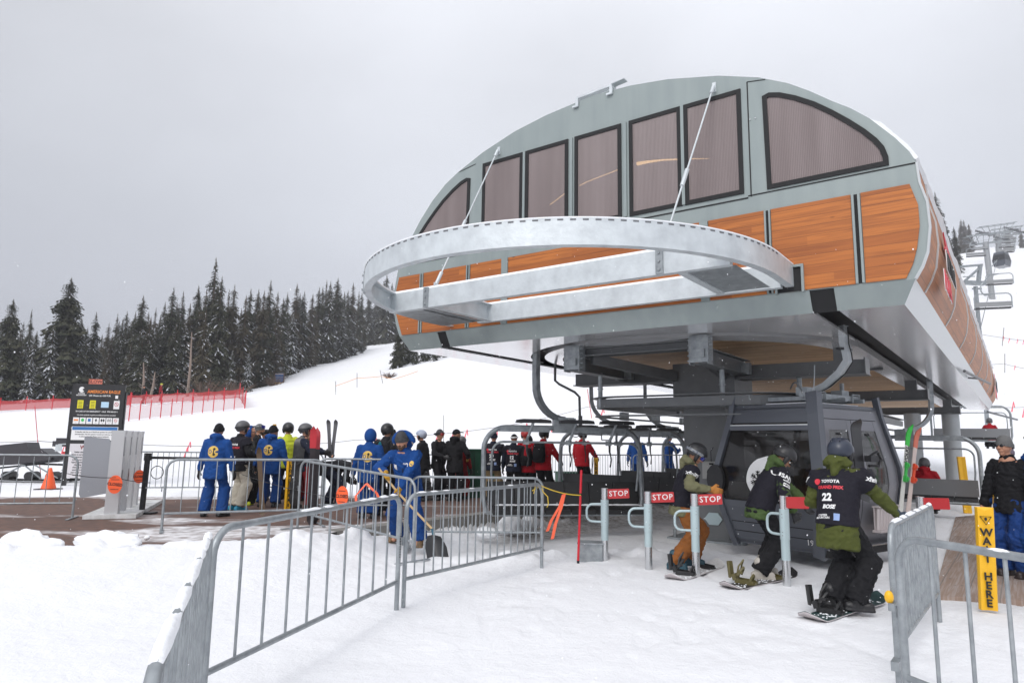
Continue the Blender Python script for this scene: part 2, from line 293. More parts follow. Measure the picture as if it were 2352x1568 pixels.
    def build(s, name, mats, parent=None, smooth=False, loc=None, label=None, uvf=None, fix=True):
        me = bpy.data.meshes.new(name); o = Vector(loc) if loc is not None else Vector((0, 0, 0))
        me.from_pydata([tuple(v-o) for v in s.v], [], s.f)
        mats = mats if isinstance(mats, (list, tuple)) else [mats]
        for m in mats: me.materials.append(m)
        if len(mats) > 1: me.polygons.foreach_set('material_index', s.mi)
        if fix:
            bm = bmesh.new(); bm.from_mesh(me); bmesh.ops.recalc_face_normals(bm, faces=bm.faces); bm.to_mesh(me); bm.free()
        if uvf:
            ul = me.uv_layers.new(name='UVMap'); vv = me.vertices
            for lp in me.loops: ul.data[lp.index].uv = uvf(vv[lp.vertex_index].co+o)
        if smooth:
            me.polygons.foreach_set('use_smooth', [True]*len(me.polygons))
            try: me.set_sharp_from_angle(angle=radians(38 if smooth is True else smooth))
            except Exception: pass
        ob = bpy.data.objects.new(name, me); COL.objects.link(ob)
        if parent: ob.parent = parent
        elif loc is not None: ob.location = o
        if label: ob['label'] = label
        return ob
def arc(c, r, a0, a1, n, ax=(1, 0, 0), ay=(0, 0, 1)):
    c = Vector(c); ax = Vector(ax); ay = Vector(ay); return [c+ax*cos(a0+(a1-a0)*i/n)*r+ay*sin(a0+(a1-a0)*i/n)*r for i in range(n+1)]
def text_mesh(body, size, bold=0.0, extrude=0.0, align='CENTER', spacing=1.0, shear=0.0):
    cu = bpy.data.curves.new('t', 'FONT'); cu.body = body; cu.size = size; cu.align_x = align; cu.align_y = 'CENTER'; cu.offset = bold*size; cu.extrude = extrude; cu.resolution_u = 2
    cu.space_character = spacing; cu.shear = shear; cu.space_line = .85
    ob = bpy.data.objects.new('t', cu); COL.objects.link(ob); dg = bpy.context.evaluated_depsgraph_get(); dg.update()
    me = bpy.data.meshes.new_from_object(ob.evaluated_get(dg)); bpy.data.objects.remove(ob); bpy.data.curves.remove(cu); return me
def text_on(body, size, o, right, up, m, parent, name='lettering', bold=.02, depth=.002, align='CENTER', wscale=1.0, base=(0, 0, 0), spacing=1., shear=0.):
    me = text_mesh(body, size, bold, depth, align, spacing, shear); r = Vector(right).normalized(); u = Vector(up).normalized(); nn = r.cross(u)
    o = Vector(o); b_ = Vector(base)
    for v in me.vertices: v.co = o+r*v.co.x*wscale+u*v.co.y+nn*(v.co.z+depth)-b_
    me.materials.clear(); me.materials.append(m); me.name = name
    ob = bpy.data.objects.new(name, me); COL.objects.link(ob); ob.parent = parent; return ob
# ---------------------------------------------------------------- terrain
def hz(px): return 1015.5+.0154*(px-1176)
def tanel(px, py):
    d = ray(px, py); return d.z/d.y
def axy(px):
    d = ray(px, hz(px)); return d.x/d.y
TP = [-1500, 0, 560, 692, 753, 901, 1056, 1200, 1300, 1700, 2100, 2230, 2352, 3600]
TY = [935, 928, 907, 901, 899, 867, 826, 800, 775, 690, 620, 598, 585, 560]
TR = [70, 70, 70, 70, 70, 70, 70, 80, 90, 120, 150, 160, 160, 160]
T2 = [890, 888, 870, 812, 806, 786, 775, 765, 750, 675, 612, 592, 580, 555]
A_ = np.array([axy(p) for p in TP]); E1 = np.array([tanel(p, y) for p, y in zip(TP, TY)]); R1 = np.array(TR, float); E2 = np.array([tanel(p, y) for p, y in zip(TP, T2)])
def vnoise(x, y, seed=0):
    xi = np.floor(x).astype(np.int64); yi = np.floor(y).astype(np.int64); fx = x-xi; fy = y-yi; fx = fx*fx*(3-2*fx); fy = fy*fy*(3-2*fy)
    def h(a, b):
        n = (a*374761393+b*668265263+seed*1274126177) & 0xffffffff; n = ((n ^ (n >> 13))*1274126177) & 0xffffffff; return ((n ^ (n >> 16)) & 0xffff)/65535.0
    return (h(xi, yi)*(1-fx)+h(xi+1, yi)*fx)*(1-fy)+(h(xi, yi+1)*(1-fx)+h(xi+1, yi+1)*fx)*fy
def fbm(x, y, o=4, seed=0):
    s_ = 0; a = .5
    for i in range(o): s_ = s_+a*vnoise(x*2**i, y*2**i, seed+i); a *= .5
    return s_
def sst(a, b, x):
    t = np.clip((x-a)/(b-a), 0, 1); return t*t*(3-2*t)
EX = np.array([-40, -8.6, -7.6, -6.6, -5.9, -4.9, -3.9, -2.75, 0]); EYv = np.array([9.2, 9.35, 9.22, 9.4, 9.2, 9.3, 9.9, 10.95, 14.9])
WLX = np.array([-2.75, -.2, 1.6, 5.2, 12]); WLY = np.array([11.25, 14.66, 16.7, 21.0, 28])   # retaining wall line
FX = np.array([-40, -12, -7.2, -2, 5, 12]); FY = np.array([15.6, 16.4, 17.3, 18.9, 23.5, 28])   # far edge of the paving
def gh(x, y):
    x = np.asarray(x, float); y = np.asarray(y, float); Y = np.maximum(y, 1.0); a = np.clip(x/Y, -1.9, 2.2)
    e1 = np.interp(a, A_, E1); r1 = np.interp(a, A_, R1); e2 = np.interp(a, A_, E2)
    z1 = CAMH+r1*e1; z2 = CAMH+200*e2; z3 = CAMH+600*(e2+.01)
    t = np.clip((Y-21)/(r1-21), 0, 1); pw = np.interp(a, [-.3, 0, .35, .7], [1.15, 1.2, 1.35, 1.75]); t = t**pw
    far = np.where(Y < r1, z1*t, np.where(Y < 200, z1+(z2-z1)*np.clip((Y-r1)/(200-r1), 0, 1), z2+(z3-z2)*np.clip((Y-200)/400, 0, 1)))
    z = np.where(Y > 21, far, 0.0)
    z = z+(fbm(x*.35, y*.35, 3, 5)-.45)*.25*sst(16, 40, Y)
    near = 1-sst(22, 40, Y)
    ey = np.interp(x, EX, EYv)+(fbm(x*2.2, y*.0+3, 3, 9)-.45)*.55; d = y-ey; lf = 1-sst(-3.2, -1.2, x)
    clump = np.maximum(fbm(x*3.2, y*3.2, 3, 21)-.42, 0)*.38*np.exp(-((d+.32)/.34)**2)
    front = (.235*sst(-4.5, -.25, d)+clump)*lf*(1-sst(-.05, .06, d))
    wy = np.interp(x, WLX, WLY); fy_ = np.interp(x, FX, FY)
    inside = (y > ey) & (y > wy-0.0*x) & (y < fy_) | ((x < -2.75) & (d > 0) & (y < fy_))
    pl = np.where(inside & (x < 12), .06, 0)
    beyond = .27*sst(0, .25, y-fy_)*(1-sst(25, 34, Y))
    # loading area dips beside the wall
    pit = -.2*np.exp(-((y-wy+1.7)/1.7)**2)*sst(-2.2, .3, x)*(y < wy)*(1-sst(5.5, 8, x))
    heap = np.where((y < wy) & (x > -2.9) & (x < 6), .55*np.maximum(fbm(x*2.6, y*2.6, 3, 33)-.42, 0)*np.exp(-((y-wy+.55)/.5)**2), 0)
    ridge = .16*np.maximum(fbm(x*3, y*3, 3, 41)-.33, 0)*np.exp(-((y-10.1-.25*x)/.45)**2)*sst(-2.5, -1, x)*(1-sst(2.6, 3.6, x))*2
    trk = -.035*np.exp(-(((x*.93+y*.37-3.1-.25*np.sin(y*1.3)) % 1.15-.5)/.07)**2)*sst(.42, .62, fbm(x*.7, y*.7, 3, 61))*sst(.5, 2, x)
    bum = (fbm(x*1.1, y*1.1, 4, 2)-.47)*.050+(fbm(x*4.2, y*4.2, 4, 3)-.44)*.024+trk
    act = sst(-1.2, .4, x)*(1-sst(4.6, 5.2, x))*sst(4.6, 6.2, y)*(1-sst(10.4, 11.6, y))+sst(-4, -3, x)*(1-sst(-.6, .2, x))*sst(8.6, 9.4, y)*(y < ey+0*y+1)
    bum = bum-.016*sst(.60, .74, vnoise(x*5.2+3, y*4.1+7, 77))*np.clip(act, 0, 1)*sst(.35, .5, fbm(x*.9, y*.9, 3, 88))+.012*np.clip(act, 0, 1)*fbm(x*11, y*11, 2, 90)
    return z+near*(np.where(inside, pl, front+beyond+pit+heap+ridge+bum))
def ghs(x, y): return float(gh(np.array([x]), np.array([y]))[0])
def dirtf(x, y):
    wy = np.interp(x, WLX, WLY); ins = sst(-1.2, .8, x)*(1-sst(5.0, 9, x))
    a = np.exp(-(np.clip(wy-.2-y, 0, 9)/3.0)**2)*ins*(y < wy+.3)*sst(9.9, 11.4, y-.05*x)
    b = .22*sst(.5, .7, fbm(x*.5, y*.5, 4, 51))*(sst(13, 18, y))*(1-sst(21, 26, y))
    c = .5*np.exp(-((x-5.6)/1.1)**2-((y-8.3)/1.3)**2)
    return np.clip(a*1.25+b+c, 0, 1)
rows = np.concatenate([[-25, -8, -2, 0], 1.3*1.0105**np.arange(0, 590)]); cols = np.concatenate([np.linspace(-1.9, -.85, 60, endpoint=False), np.linspace(-.85, .9, 560), np.linspace(.9, 2.2, 61)[1:]])
YY, AA = np.meshgrid(rows, cols, indexing='ij'); XX = AA*np.maximum(YY, 1.3)*1.0
XX[:4] = AA[:4]*12; ZZ = gh(XX, YY); ZZ[:4] = -.02
nv = XX.size; me = bpy.data.meshes.new('snow_ground'); me.vertices.add(nv); co = np.stack([XX.ravel(), YY.ravel(), ZZ.ravel()], 1); me.vertices.foreach_set('co', co.ravel())
R_, C_ = XX.shape; ii = (np.arange(R_-1)[:, None]*C_+np.arange(C_-1)[None, :]).ravel(); fa = np.stack([ii, ii+1, ii+C_+1, ii+C_], 1)
me.loops.add(fa.size); me.loops.foreach_set('vertex_index', fa.ravel().astype(np.int32)); me.polygons.add(len(fa)); me.polygons.foreach_set('loop_start', (np.arange(len(fa))*4).astype(np.int32)); me.polygons.foreach_set('use_smooth', np.ones(len(fa), bool))
me.update(calc_edges=True); at_ = me.attributes.new('dirt', 'FLOAT', 'POINT'); at_.data.foreach_set('value', dirtf(co[:, 0], co[:, 1]))
me.materials.append(SNOW); go = bpy.data.objects.new('snow_ground', me); COL.objects.link(go); tag(go, kind='structure')
# paving slab
xs = np.linspace(-24, 12, 145); nn = 40; vs = []; fs = []; sn = []
for i, x in enumerate(xs):
    lo = (np.interp(x, EX, EYv)-.5) if x < -2.75 else np.interp(x, WLX, WLY); hi = np.interp(x, FX, FY)+.15
    for j in range(nn):
        y = lo+(max(hi, lo+.05)-lo)*j/(nn-1); vs.append((x, y, .2))
        we = np.interp(x, WLX, WLY) if x > -2.75 else 11.25+(x+2.75)*.3
        edge = .17*math.exp(-((y-we)/.9)**2)*(1 if x > -6 else 0)+.12*math.exp(-((y-hi+.3)/.5)**2)
        sn.append(edge+(.14*math.exp(-((x+6.0)/1.6)**2-((y-12.2)/.35)**2))+(.10 if x > 0 else 0)+.16*math.exp(-((x+3.3)/1.6)**2-((y-11.6)/.5)**2)-.02)
for i in range(len(xs)-1):
    for j in range(nn-1): fs.append((i*nn+j, (i+1)*nn+j, (i+1)*nn+j+1, i*nn+j+1))
me = bpy.data.meshes.new('brick_plaza'); me.from_pydata(vs, [], fs); at_ = me.attributes.new('snowy', 'FLOAT', 'POINT'); at_.data.foreach_set('value', sn); me.materials.append(BRICK)
o = bpy.data.objects.new('brick_plaza', me); COL.objects.link(o); tag(o, kind='structure')
b = MB(); wl = [Vector((float(x), float(y), 0)) for x, y in zip(WLX[:4], WLY[:4])]
b.sweep([p+Vector((0, 0, 0)) for p in wl], [(-.30, -.5), (0, -.5), (0, .205), (-.30, .205)])
o = b.build('retaining_wall', CONC, loc=(-.2, 14.66, 0)); tag(o, 'low grey concrete retaining wall edging the brick plaza beside the loading pit', 'wall')
# wheel of a wooden loading deck at the right
b = MB(); q = [G(2145, 1375, .0), G(2195, 1190, .0), G(2480, 1160, 0), G(2650, 1400, 0)]
b.add([p+Vector((0, 0, .035)) for p in q]+[p-Vector((0, 0, .05)) for p in q], [(0, 1, 2, 3), (7, 6, 5, 4), (0, 4, 5, 1), (1, 5, 6, 2), (2, 6, 7, 3), (3, 7, 4, 0)])
sdir = Vector((.595, .804, 0)); ldir = Vector((-.804, .595, 0))
o = b.build('loading_deck', WOODD, uvf=lambda p: (p.dot(sdir), p.dot(ldir))); tag(o, kind='structure')
# ================================================================ lift station
SA = Vector((4.5528, 7.7688, 0)); SL = Vector((-sin(radians(53.46)), cos(radians(53.46)), 0)); SS = Vector((SL.y, -SL.x, 0)); ZV = Vector((0, 0, 1))
def P(u, s, z): return SA+SL*u+SS*s+ZV*z
SO = P(3.6, 3.6, 0)
st = thing('lift_station', 'large arched ski lift terminal with grey panels and cedar boards on one dark pylon', 'lift station', SO)
def sb(mb, name, m, **k):
    if mb.cuts:
        for q in mb.pieces(): o = sb(q, name, m, **k)
        return o
    o = mb.build(name, m, None, loc=SO, **k); o.parent = st; o.location = (0, 0, 0); return o
LOW_R = [(-.14, 3.56), (-.22, 3.70), (-.28, 3.86), (-.32, 4.15), (-.31, 4.44), (-.25, 4.69), (-.235, 4.93)]
ARCH = [(-.235, 4.93), (-.17, 5.08), (-.03, 5.29), (.22, 5.6), (.42, 5.79), (.63, 5.95), (.88, 6.16), (1.14, 6.35), (1.51, 6.55), (2.05, 6.75), (2.8, 6.94), (3.4, 7.03), (4.05, 7.07), (4.94, 6.99), (5.58, 6.88), (6.26, 6.68), (6.84, 6.44), (7.13, 6.28), (7.44, 6.03), (7.74, 5.70), (8.01, 5.33), (8.25, 4.93)]
LOW_L = [(8.25, 4.93), (8.30, 4.69), (8.35, 4.44), (8.35, 4.1), (8.29, 3.86), (8.23, 3.70), (8.16, 3.56)]
SB0, SB1 = -.14, 26.0
WINS = [[(a, 4.97), (b, 4.97), (b, 6.46), (a, 6.46)] for a, b in ((5.39, 6.25), (4.50, 5.33), (3.56, 4.38), (2.61, 3.43), (1.75, 2.57))]
W6 = [(1.45, 4.96), (1.47, 6.26), (1.38, 6.285), (1.24, 6.245), (1.05, 6.145), (.82, 5.99), (.62, 5.82), (.43, 5.64), (.27, 5.47), (.15, 5.32), (.08, 5.20), (.045, 5.07), (.045, 4.96)]
W0 = [(8.0-a+.0, b) for a, b in W6]
WINS += [W6, W0]
def ccw(p): 
    a = sum(p[i][0]*p[(i+1) % len(p)][1]-p[(i+1) % len(p)][0]*p[i][1] for i in range(len(p))); return p if a > 0 else p[::-1]
def inset(p, d):
    p = ccw(p); n = len(p); r = []
    for i in range(n):
        a = Vector(p[i-1]); b_ = Vector(p[i]); c = Vector(p[(i+1) % n]); e1 = (b_-a).normalized(); e2 = (c-b_).normalized(); n1 = Vector((-e1.y, e1.x)); n2 = Vector((-e2.y, e2.x)); k = (n1+n2); k = k/max(k.dot(n1), .3); r.append(tuple(b_+k*d))
    return r
# end wall with real window openings
bm = bmesh.new(); ed = []
def loop(poly, s):
    vs = [bm.verts.new(P(u, s, z)-SO) for u, z in poly]; return [bm.edges.new((vs[i], vs[(i+1) % len(vs)])) for i in range(len(vs))]
OUT = LOW_R+ARCH[1:]+LOW_L[1:]
for poly in [OUT]+[inset(wd, .02) for wd in WINS]: ed += loop(poly, SB0)
bmesh.ops.triangle_fill(bm, use_beauty=True, use_dissolve=False, edges=ed); bmesh.ops.recalc_face_normals(bm, faces=bm.faces)
me = bpy.data.meshes.new('end_wall'); bm.to_mesh(me); bm.free(); me.materials.append(PANEL); o = bpy.data.objects.new('end_wall', me); COL.objects.link(o); o.parent = st
# shell: roof, side cladding
def ext(poly, s0, s1, ns=1):
    m = MB(); rg = [[P(u, s0+(s1-s0)*i/ns, z) for u, z in poly] for i in range(ns+1)]
    vs = [p for r in rg for p in r]; k = len(poly); m.add(vs, [(i*k+j, i*k+j+1, (i+1)*k+j+1, (i+1)*k+j) for i in range(ns) for j in range(k-1)]); return m
sb(ext(ARCH, SB0, SB1), 'roof', PANEL, smooth=True)
uvS = lambda p: ((p-SA).dot(SS), p.z)
for nm, pl_ in (('side_cladding', LOW_R), ('side_cladding', LOW_L)): sb(ext(pl_, SB0+.02, SB1), nm, WOODS, smooth=True, uvf=uvS)
m = MB(); m.prism(OUT, lambda u, z, d: P(u, d, z), SB1-.02, SB1); sb(m, 'rear_wall', PANEL)
# edge rim along the front of the side
m = MB(); m.sweep([P(u, SB0+.0, z) for u, z in LOW_R], [(-.012, -.05), (.012, -.05), (.012, .012), (-.012, .012)], up=-SS); sb(m, 'corner_trim', SIDEB)
m = MB()
for s_ in (.73, 3.6, 6.6, 9.7, 12.8, 16, 19.2, 22.4): m.cut(); m.sweep([P(u-.006, s_, z) for u, z in LOW_R], [(-.012, -.03), (.012, -.03), (.012, .01), (-.012, .01)], up=SS)
sb(m, 'cladding_joint', SIDEB)
# snow along the eave and the ridge
m = MB(); rnd = random.Random(4); ring = []
for i in range(80):
    s_ = -.05+26*i/79; h = .05+.10*rnd.random() if s_ > .6 else .03; ring.append([P(-.22, s_, 5.0), P(-.24-h*.3, s_, 5.02+h*.1), P(-.14-h*.4, s_, 5.2+h*.15), P(.12-h*.4, s_, 5.55+h*.2), P(.36, s_, 5.72), P(.1, s_, 5.35)])
m.loft(ring); sb(m, 'roof_snow', SNOWCAP, smooth=True)
# seams
m = MB()
def strip(u0, z0, u1, z1, s=SB0-.004, wdt=.014): m.beam(P(u0, s, z0), P(u1, s, z1), .008, wdt, up=SL if abs(u0-u1) < .01 else ZV)
strip(-.235, 4.925, 1.70, 4.925); strip(1.70, 4.9, 8.24, 4.9, wdt=.018); strip(1.66, 4.91, 1.66, 6.53); strip(1.66, 6.53, 1.42, 6.49, wdt=.008); strip(6.42, 6.50, 6.8, 6.44, wdt=.008)
sb(m, 'panel_joint', BLACK)
# windows
for wd in WINS:
    a = ccw(wd); b_ = inset(wd, .06); m = MB(); n_ = len(a)
    f = lambda p, s: P(p[0], s, p[1])
    vs = [f(p, SB0-.018) for p in a]+[f(p, SB0-.018) for p in b_]+[f(p, SB0+.03) for p in a]+[f(p, SB0+.03) for p in b_]
    fs = []
    for i in range(n_):
        j = (i+1) % n_; fs += [(i, j, n_+j, n_+i), (i, 2*n_+i, 2*n_+j, j), (n_+i, n_+j, 3*n_+j, 3*n_+i)]
    m.add(vs, fs); fr = sb(m, 'window', BLACK)
    m = MB(); m.add([f(p, SB0-.004) for p in b_], [tuple(range(n_))]); g = m.build('pane', POLY, None, loc=SO, uvf=lambda p: ((p-SA).dot(SL), p.z)); g.parent = fr; g.location = (0, 0, 0)
m = MB()
for k_, (a, b_) in enumerate(((5.36, 5.36), (4.44, 4.44), (3.495, 3.495), (2.59, 2.59))): m.cut(); m.box(P(a, SB0-.012, 5.72), (.045, .02, 1.48), Matrix((SL, SS, ZV)).transposed())
sb(m, 'window_post', PANEL)
# glowing tube behind the glazing, traced along the reflected streak of a curved lamp
STREAKM = mat('warm_lamp_streak', (1, .8, .5), emis=((1, .62, .25), 3.0)); m = MB()
m.tube([P(u, .10, z) for u, z in ((5.0, 5.54), (4.7, 5.68), (4.3, 5.78), (3.6, 5.87))], .006, 6); m.tube([P(u, .10, z) for u, z in ((3.42, 5.87), (3.25, 5.86), (3.0, 5.83), (2.6, 5.75), (2.3, 5.68))], [.03, .022, .012, .008, .003], 6); sb(m, 'lamp_streak', STREAKM)
m = MB(); m.prism(inset(OUT, .1), lambda u, z, d: P(u, d, z), 2.2, 2.25); sb(m, 'inner_bulkhead', mat('interior_brown', (.16, .12, .11), .8))
# cedar front cladding
WR = [(-.05, 3.575), (-.13, 3.74), (-.18, 3.92), (-.22, 4.17), (-.22, 4.42), (-.15, 4.68)]; WL_ = [(8.21, 4.68), (8.27, 4.46), (8.29, 4.3), (8.27, 4.12), (8.24, 3.96), (8.16, 3.76), (8.08, 3.575)]
MU = [.42, 1.46, 2.31, 3.2, 4.05, 5.72, 6.51, 7.62]
def clipw(u0, u1):
    p = []
    if u0 is None: p += WR
    else: p += [(u0, 3.575), (u0, 4.68)]
    if u1 is None: p += WL_
    else: p += [(u1, 4.68), (u1, 3.575)]
    return p
eds = [None, .42, 1.46, 2.31, 5.72, 6.51, 7.62, None]; gp_ = {.42: .055, 1.46: .045, 2.31: .065, 5.72: .07, 6.51: .045, 7.62: .045}
for i in range(7):
    a, b_ = eds[i], eds[i+1]; pa = None if a is None else a+gp_[a]; pb = None if b_ is None else b_-gp_[b_]
    if i == 1: poly = [(pa, 3.575), (pa, 4.68), (pb, 4.68), (pb, 3.575)]
    else: poly = clipw(pa, pb)
    m = MB(); m.prism(poly, lambda u, z, d: P(u, d, z), SB0-.022, SB0-.002); sb(m, 'cedar_panel', WOODF, uvf=lambda p: ((p-SA).dot(SL)+40, p.z))
m = MB(); mk = MB()
for c, w_ in gp_.items():
    m.cut(); mk.cut()
    if w_ > .06: m.box(P(c, SB0-.022, 4.1275), (2*w_-.012, .03, 1.10), Matrix((SL, SS, ZV)).transposed())
    else:
        for q in (-1, 1): m.box(P(c+q*(w_*.62), SB0-.022, 4.1275), (w_*.5, .035, 1.10), Matrix((SL, SS, ZV)).transposed())
        mk.box(P(c, SB0-.004, 4.1275), (w_*.72, .01, 1.10), Matrix((SL, SS, ZV)).transposed())
sb(m, 'cladding_batten', PANEL); sb(mk, 'batten_gap', BLACK)
RB0 = Matrix((SL, SS, ZV)).transposed()
# lower bevel, slot and soffit
m = MB()
for a, b_ in ((-.14, .72), (1.0, 7.02), (7.22, 8.16)):
    at2 = a if a != -.14 else 0; bt = b_ if b_ != 8.16 else 8.02
    m.cut(); off = {.72: -.05, 1.0: 0, 7.02: 0, 7.22: 0}.get(a, 0)
    m.add([P(a, SB0, 3.56), P(b_, SB0, 3.56), P(bt, 0, 3.3), P(at2, 0, 3.3), P(a, SB0+.05, 3.56), P(b_, SB0+.05, 3.56), P(bt, .05, 3.33), P(at2, .05, 3.33)], [(0, 1, 2, 3), (4, 5, 6, 7), (0, 3, 7, 4), (1, 5, 6, 2), (0, 4, 5, 1)])
sb(m, 'bevel_panel', PANEL)
m = MB(); m.add([P(-.14, SB0+.0, 3.56), P(0, 0, 3.3), P(0, SB1, 3.3), P(-.14, SB1, 3.56)], [(0, 1, 2, 3)]); m.add([P(8.16, SB0, 3.56), P(8.02, 0, 3.3), P(8.02, SB1, 3.3), P(8.16, SB1, 3.56)], [(0, 3, 2, 1)]); sb(m, 'side_trim', SIDEB)
m = MB(); m.box(P(4.0, 13.0, 3.50), (7.9, 26.1, .02), Matrix((SL, SS, ZV)).transposed()); m.box(P(.86, .02, 3.5), (.34, .02, .4), RB0); m.box(P(7.12, .02, 3.5), (.24, .02, .4), RB0); m.add([P(a_, s_, z_) for a_ in (.7, 1.02) for s_, z_ in ((SB0+.012, 3.56), (.012, 3.3))]+[P(a_, s_, z_) for a_ in (7.0, 7.24) for s_, z_ in ((SB0+.012, 3.56), (.012, 3.3))], [(0, 1, 3, 2), (4, 5, 7, 6)]); sb(m, 'slot_lining', BLACK)
CU, CS = 3.98, 3.67
m = MB()
def flat(mb, pts, z=3.3): mb.add([P(u, s, z) for u, s in pts]+[P(u, s, z+.03) for u, s in pts], [tuple(range(len(pts))), tuple(reversed(range(len(pts), 2*len(pts))))]+[(i, (i+1) % len(pts), (i+1) % len(pts)+len(pts), i+len(pts)) for i in range(len(pts))])
for i in range(7): s0, s1 = 26*i/7+.002, 26*(i+1)/7-.006; m.cut(); flat(m, [(0, s0), (.70, s0), (.70, s1), (0, s1)]); m.cut(); flat(m, [(7.27, s0), (8.02, s0), (8.02, s1), (7.27, s1)])
sb(m, 'soffit_panel', SOFF)
m = MB(); N_ = 40; ra = 3.17
for i in range(N_):
    a0 = pi*i/N_; a1 = pi*(i+1)/N_; p0 = (CU-ra*cos(a0), CS-ra*sin(a0)); p1 = (CU-ra*cos(a1), CS-ra*sin(a1))
    u0 = min(max(p0[0], .99), 7.0); u1 = min(max(p1[0], .99), 7.0)
    if u1-u0 > 1e-4: flat(m, [(u0, .002), (u1, .002), (u1, p1[1]), (u0, p0[1])])
sb(m, 'soffit_panel', SOFF)
m = MB()
pin = [(CU-2.9*cos(pi*i/48), CS-2.9*sin(pi*i/48)) for i in range(49)]; pin2 = [(CU-2.55*cos(pi*i/48), CS-2.55*sin(pi*i/48)) for i in range(49)]
pin = [(pin[0][0], 25.5)]+pin+[(pin[-1][0], 25.5)]; pin2 = [(pin2[0][0], 25.5)]+pin2+[(pin2[-1][0], 25.5)]
for i in range(len(pin)-1): m.add([P(*pin[i], 3.3), P(*pin[i+1], 3.3), P(*pin2[i+1], 3.27), P(*pin2[i], 3.27), P(*pin[i], 3.42), P(*pin[i+1], 3.42), P(*pin2[i+1], 3.40), P(*pin2[i], 3.40)], [(0, 1, 2, 3), (0, 4, 5, 1), (3, 2, 6, 7)])
sb(m, 'inner_track', SOFF, smooth=True)
m = MB(); m.add([P(u, s, 3.37) for u, s in pin2], [tuple(range(len(pin2)))]); sb(m, 'ceiling', WOODC, uvf=lambda p: ((p-SA).dot(SL), (p-SA).dot(SS)))
# beams and pylon
RB = Matrix((SL, SS, ZV)).transposed()
def ibeam(mb, p0, p1, w_, h):
    d = (p1-p0); mb.beam(p0, p1, w_*.16, h); 
    for q in (-1, 1): mb.beam(p0+ZV*q*(h/2-.008), p1+ZV*q*(h/2-.008), w_, .016)
m = MB()
for s_, u0, u1 in ((3.3, .95, 6.35), (10.3, .75, 7.1), (18.5, .6, 7.2)):
    m.cut()
    m.box(P((u0+u1)/2, s_, 2.95), (u1-u0, .30, .22), RB); m.box(P((u0+u1)/2, s_, 2.825), (u1-u0+.04, .44, .018), RB); m.box(P(u0+.0, s_, 2.95), (.02, .40, .27), RB)
    for u_ in (u0+.35, u1-.35): m.box(P(u_, s_, 3.18), (.25, .2, .25), RB)
m.cut(); m.box(P(3.6, 3.55, 2.78), (1.15, 1.0, .72), RB); m.box(P(3.6, 3.55, 2.41), (2.35, 1.35, .06), RB); m.box(P(3.6, 3.55, 2.345), (2.2, 1.3, .05), RB)
for u_ in (5.1, 2.86):
    m.cut(); ibeam(m, P(u_, 1.0, 3.0), P(u_, 3.1, 3.0), .22, .26)
m.cut(); ibeam(m, P(2.9, 1.25, 3.2), P(5.05, 1.25, 3.2), .3, .14)
for u_, uu in ((4.9, 4.1), (3.0, 3.2)): m.cut(); m.beam(P(u_, 1.3, 3.1), P(uu, 3.0, 2.9), .1, .18)
for s_ in (6.8, 14.5): m.cut(); ibeam(m, P(1.2, s_, 3.28), P(6.8, s_, 3.28), .12, .08)
sb(m, 'crossbeam', STEEL)
m = MB()
for u_ in (5.1, 2.86):
    m.cut(); m.box(P(u_, .97, 3.10), (.27, .03, .42), RB); m.box(P(u_, .93, 3.02), (.20, .03, .12), RB)
    for q in (-1, 1):
        m.box(P(u_+q*.145, 1.05, 3.08), (.015, .2, .44), RB)
        for k in range(5): m.tube([P(u_+q*.15, 1.0, 2.92+k*.08), P(u_+q*.19, 1.0, 2.92+k*.08)], .013, 6)
    m.box(P(u_, 2.9, 2.97), (.34, .12, .2), RB)
m.cut()
for k in range(10):
    for q in (2.36, 2.46): m.tube([P(2.55+k*.24, 2.93, q-.03), P(2.55+k*.24, 2.93, q+.03)], .02, 6)
sb(m, 'bolted_bracket', GALV)
m = MB(); m.box(P(3.6, 3.55, 1.1), (.78, .95, 2.5), RB); sb(m, 'pylon', PYL)
m = MB(); m.box(P(3.6, 3.55, -.02), (1.3, 1.45, .1), RB)
for q in (-1, 1):
    for r_ in (-1, 0, 1): m.tube([P(3.6+q*.55, 3.55+r_*.6, .03), P(3.6+q*.55, 3.55+r_*.6, .16)], .03, 6)
m.tube([P(2.95, 2.95, -.1), P(2.95, 2.95, .28)], .09, 12); m.tube([P(2.95, 2.95, .28), P(2.95, 2.95, .36)], .06, 12)
sb(m, 'base_plate', GALV)
m = MB(); pc = P(3.47, 3.065, .38); hx = [(.16*cos(pi*k/3), .12*sin(pi*k/3)) for k in range(6)]; m.prism(hx, lambda a, b_, d: pc+SL*a+ZV*b_+SS*d, -.02, 0); sb(m, 'access_cover', WPOST)
# loudspeaker box on the pylon
m = MB(); m.box(P(3.44, 3.0, 1.22), (.34, .12, .30), RB); bx = sb(m, 'speaker_box', mat('light_grey_box', (.33, .33, .32), .5)); m = MB(); m.tube([P(3.44, 2.945, 1.18), P(3.44, 2.935, 1.18)], .085, 20); k_ = m.build('speaker_cone', BLACK, None, loc=SO); k_.parent = bx; k_.location = (0, 0, 0)
m = MB(); m.tube([P(3.44, 2.93, 1.37), P(3.45, 2.95, 1.55), P(3.44, 3.05, 1.62)], .006, 6); m.beam(P(3.48, 2.935, 1.33), P(3.40, 2.935, 1.33), .01, .03); sb(m, 'hook', BLACK)
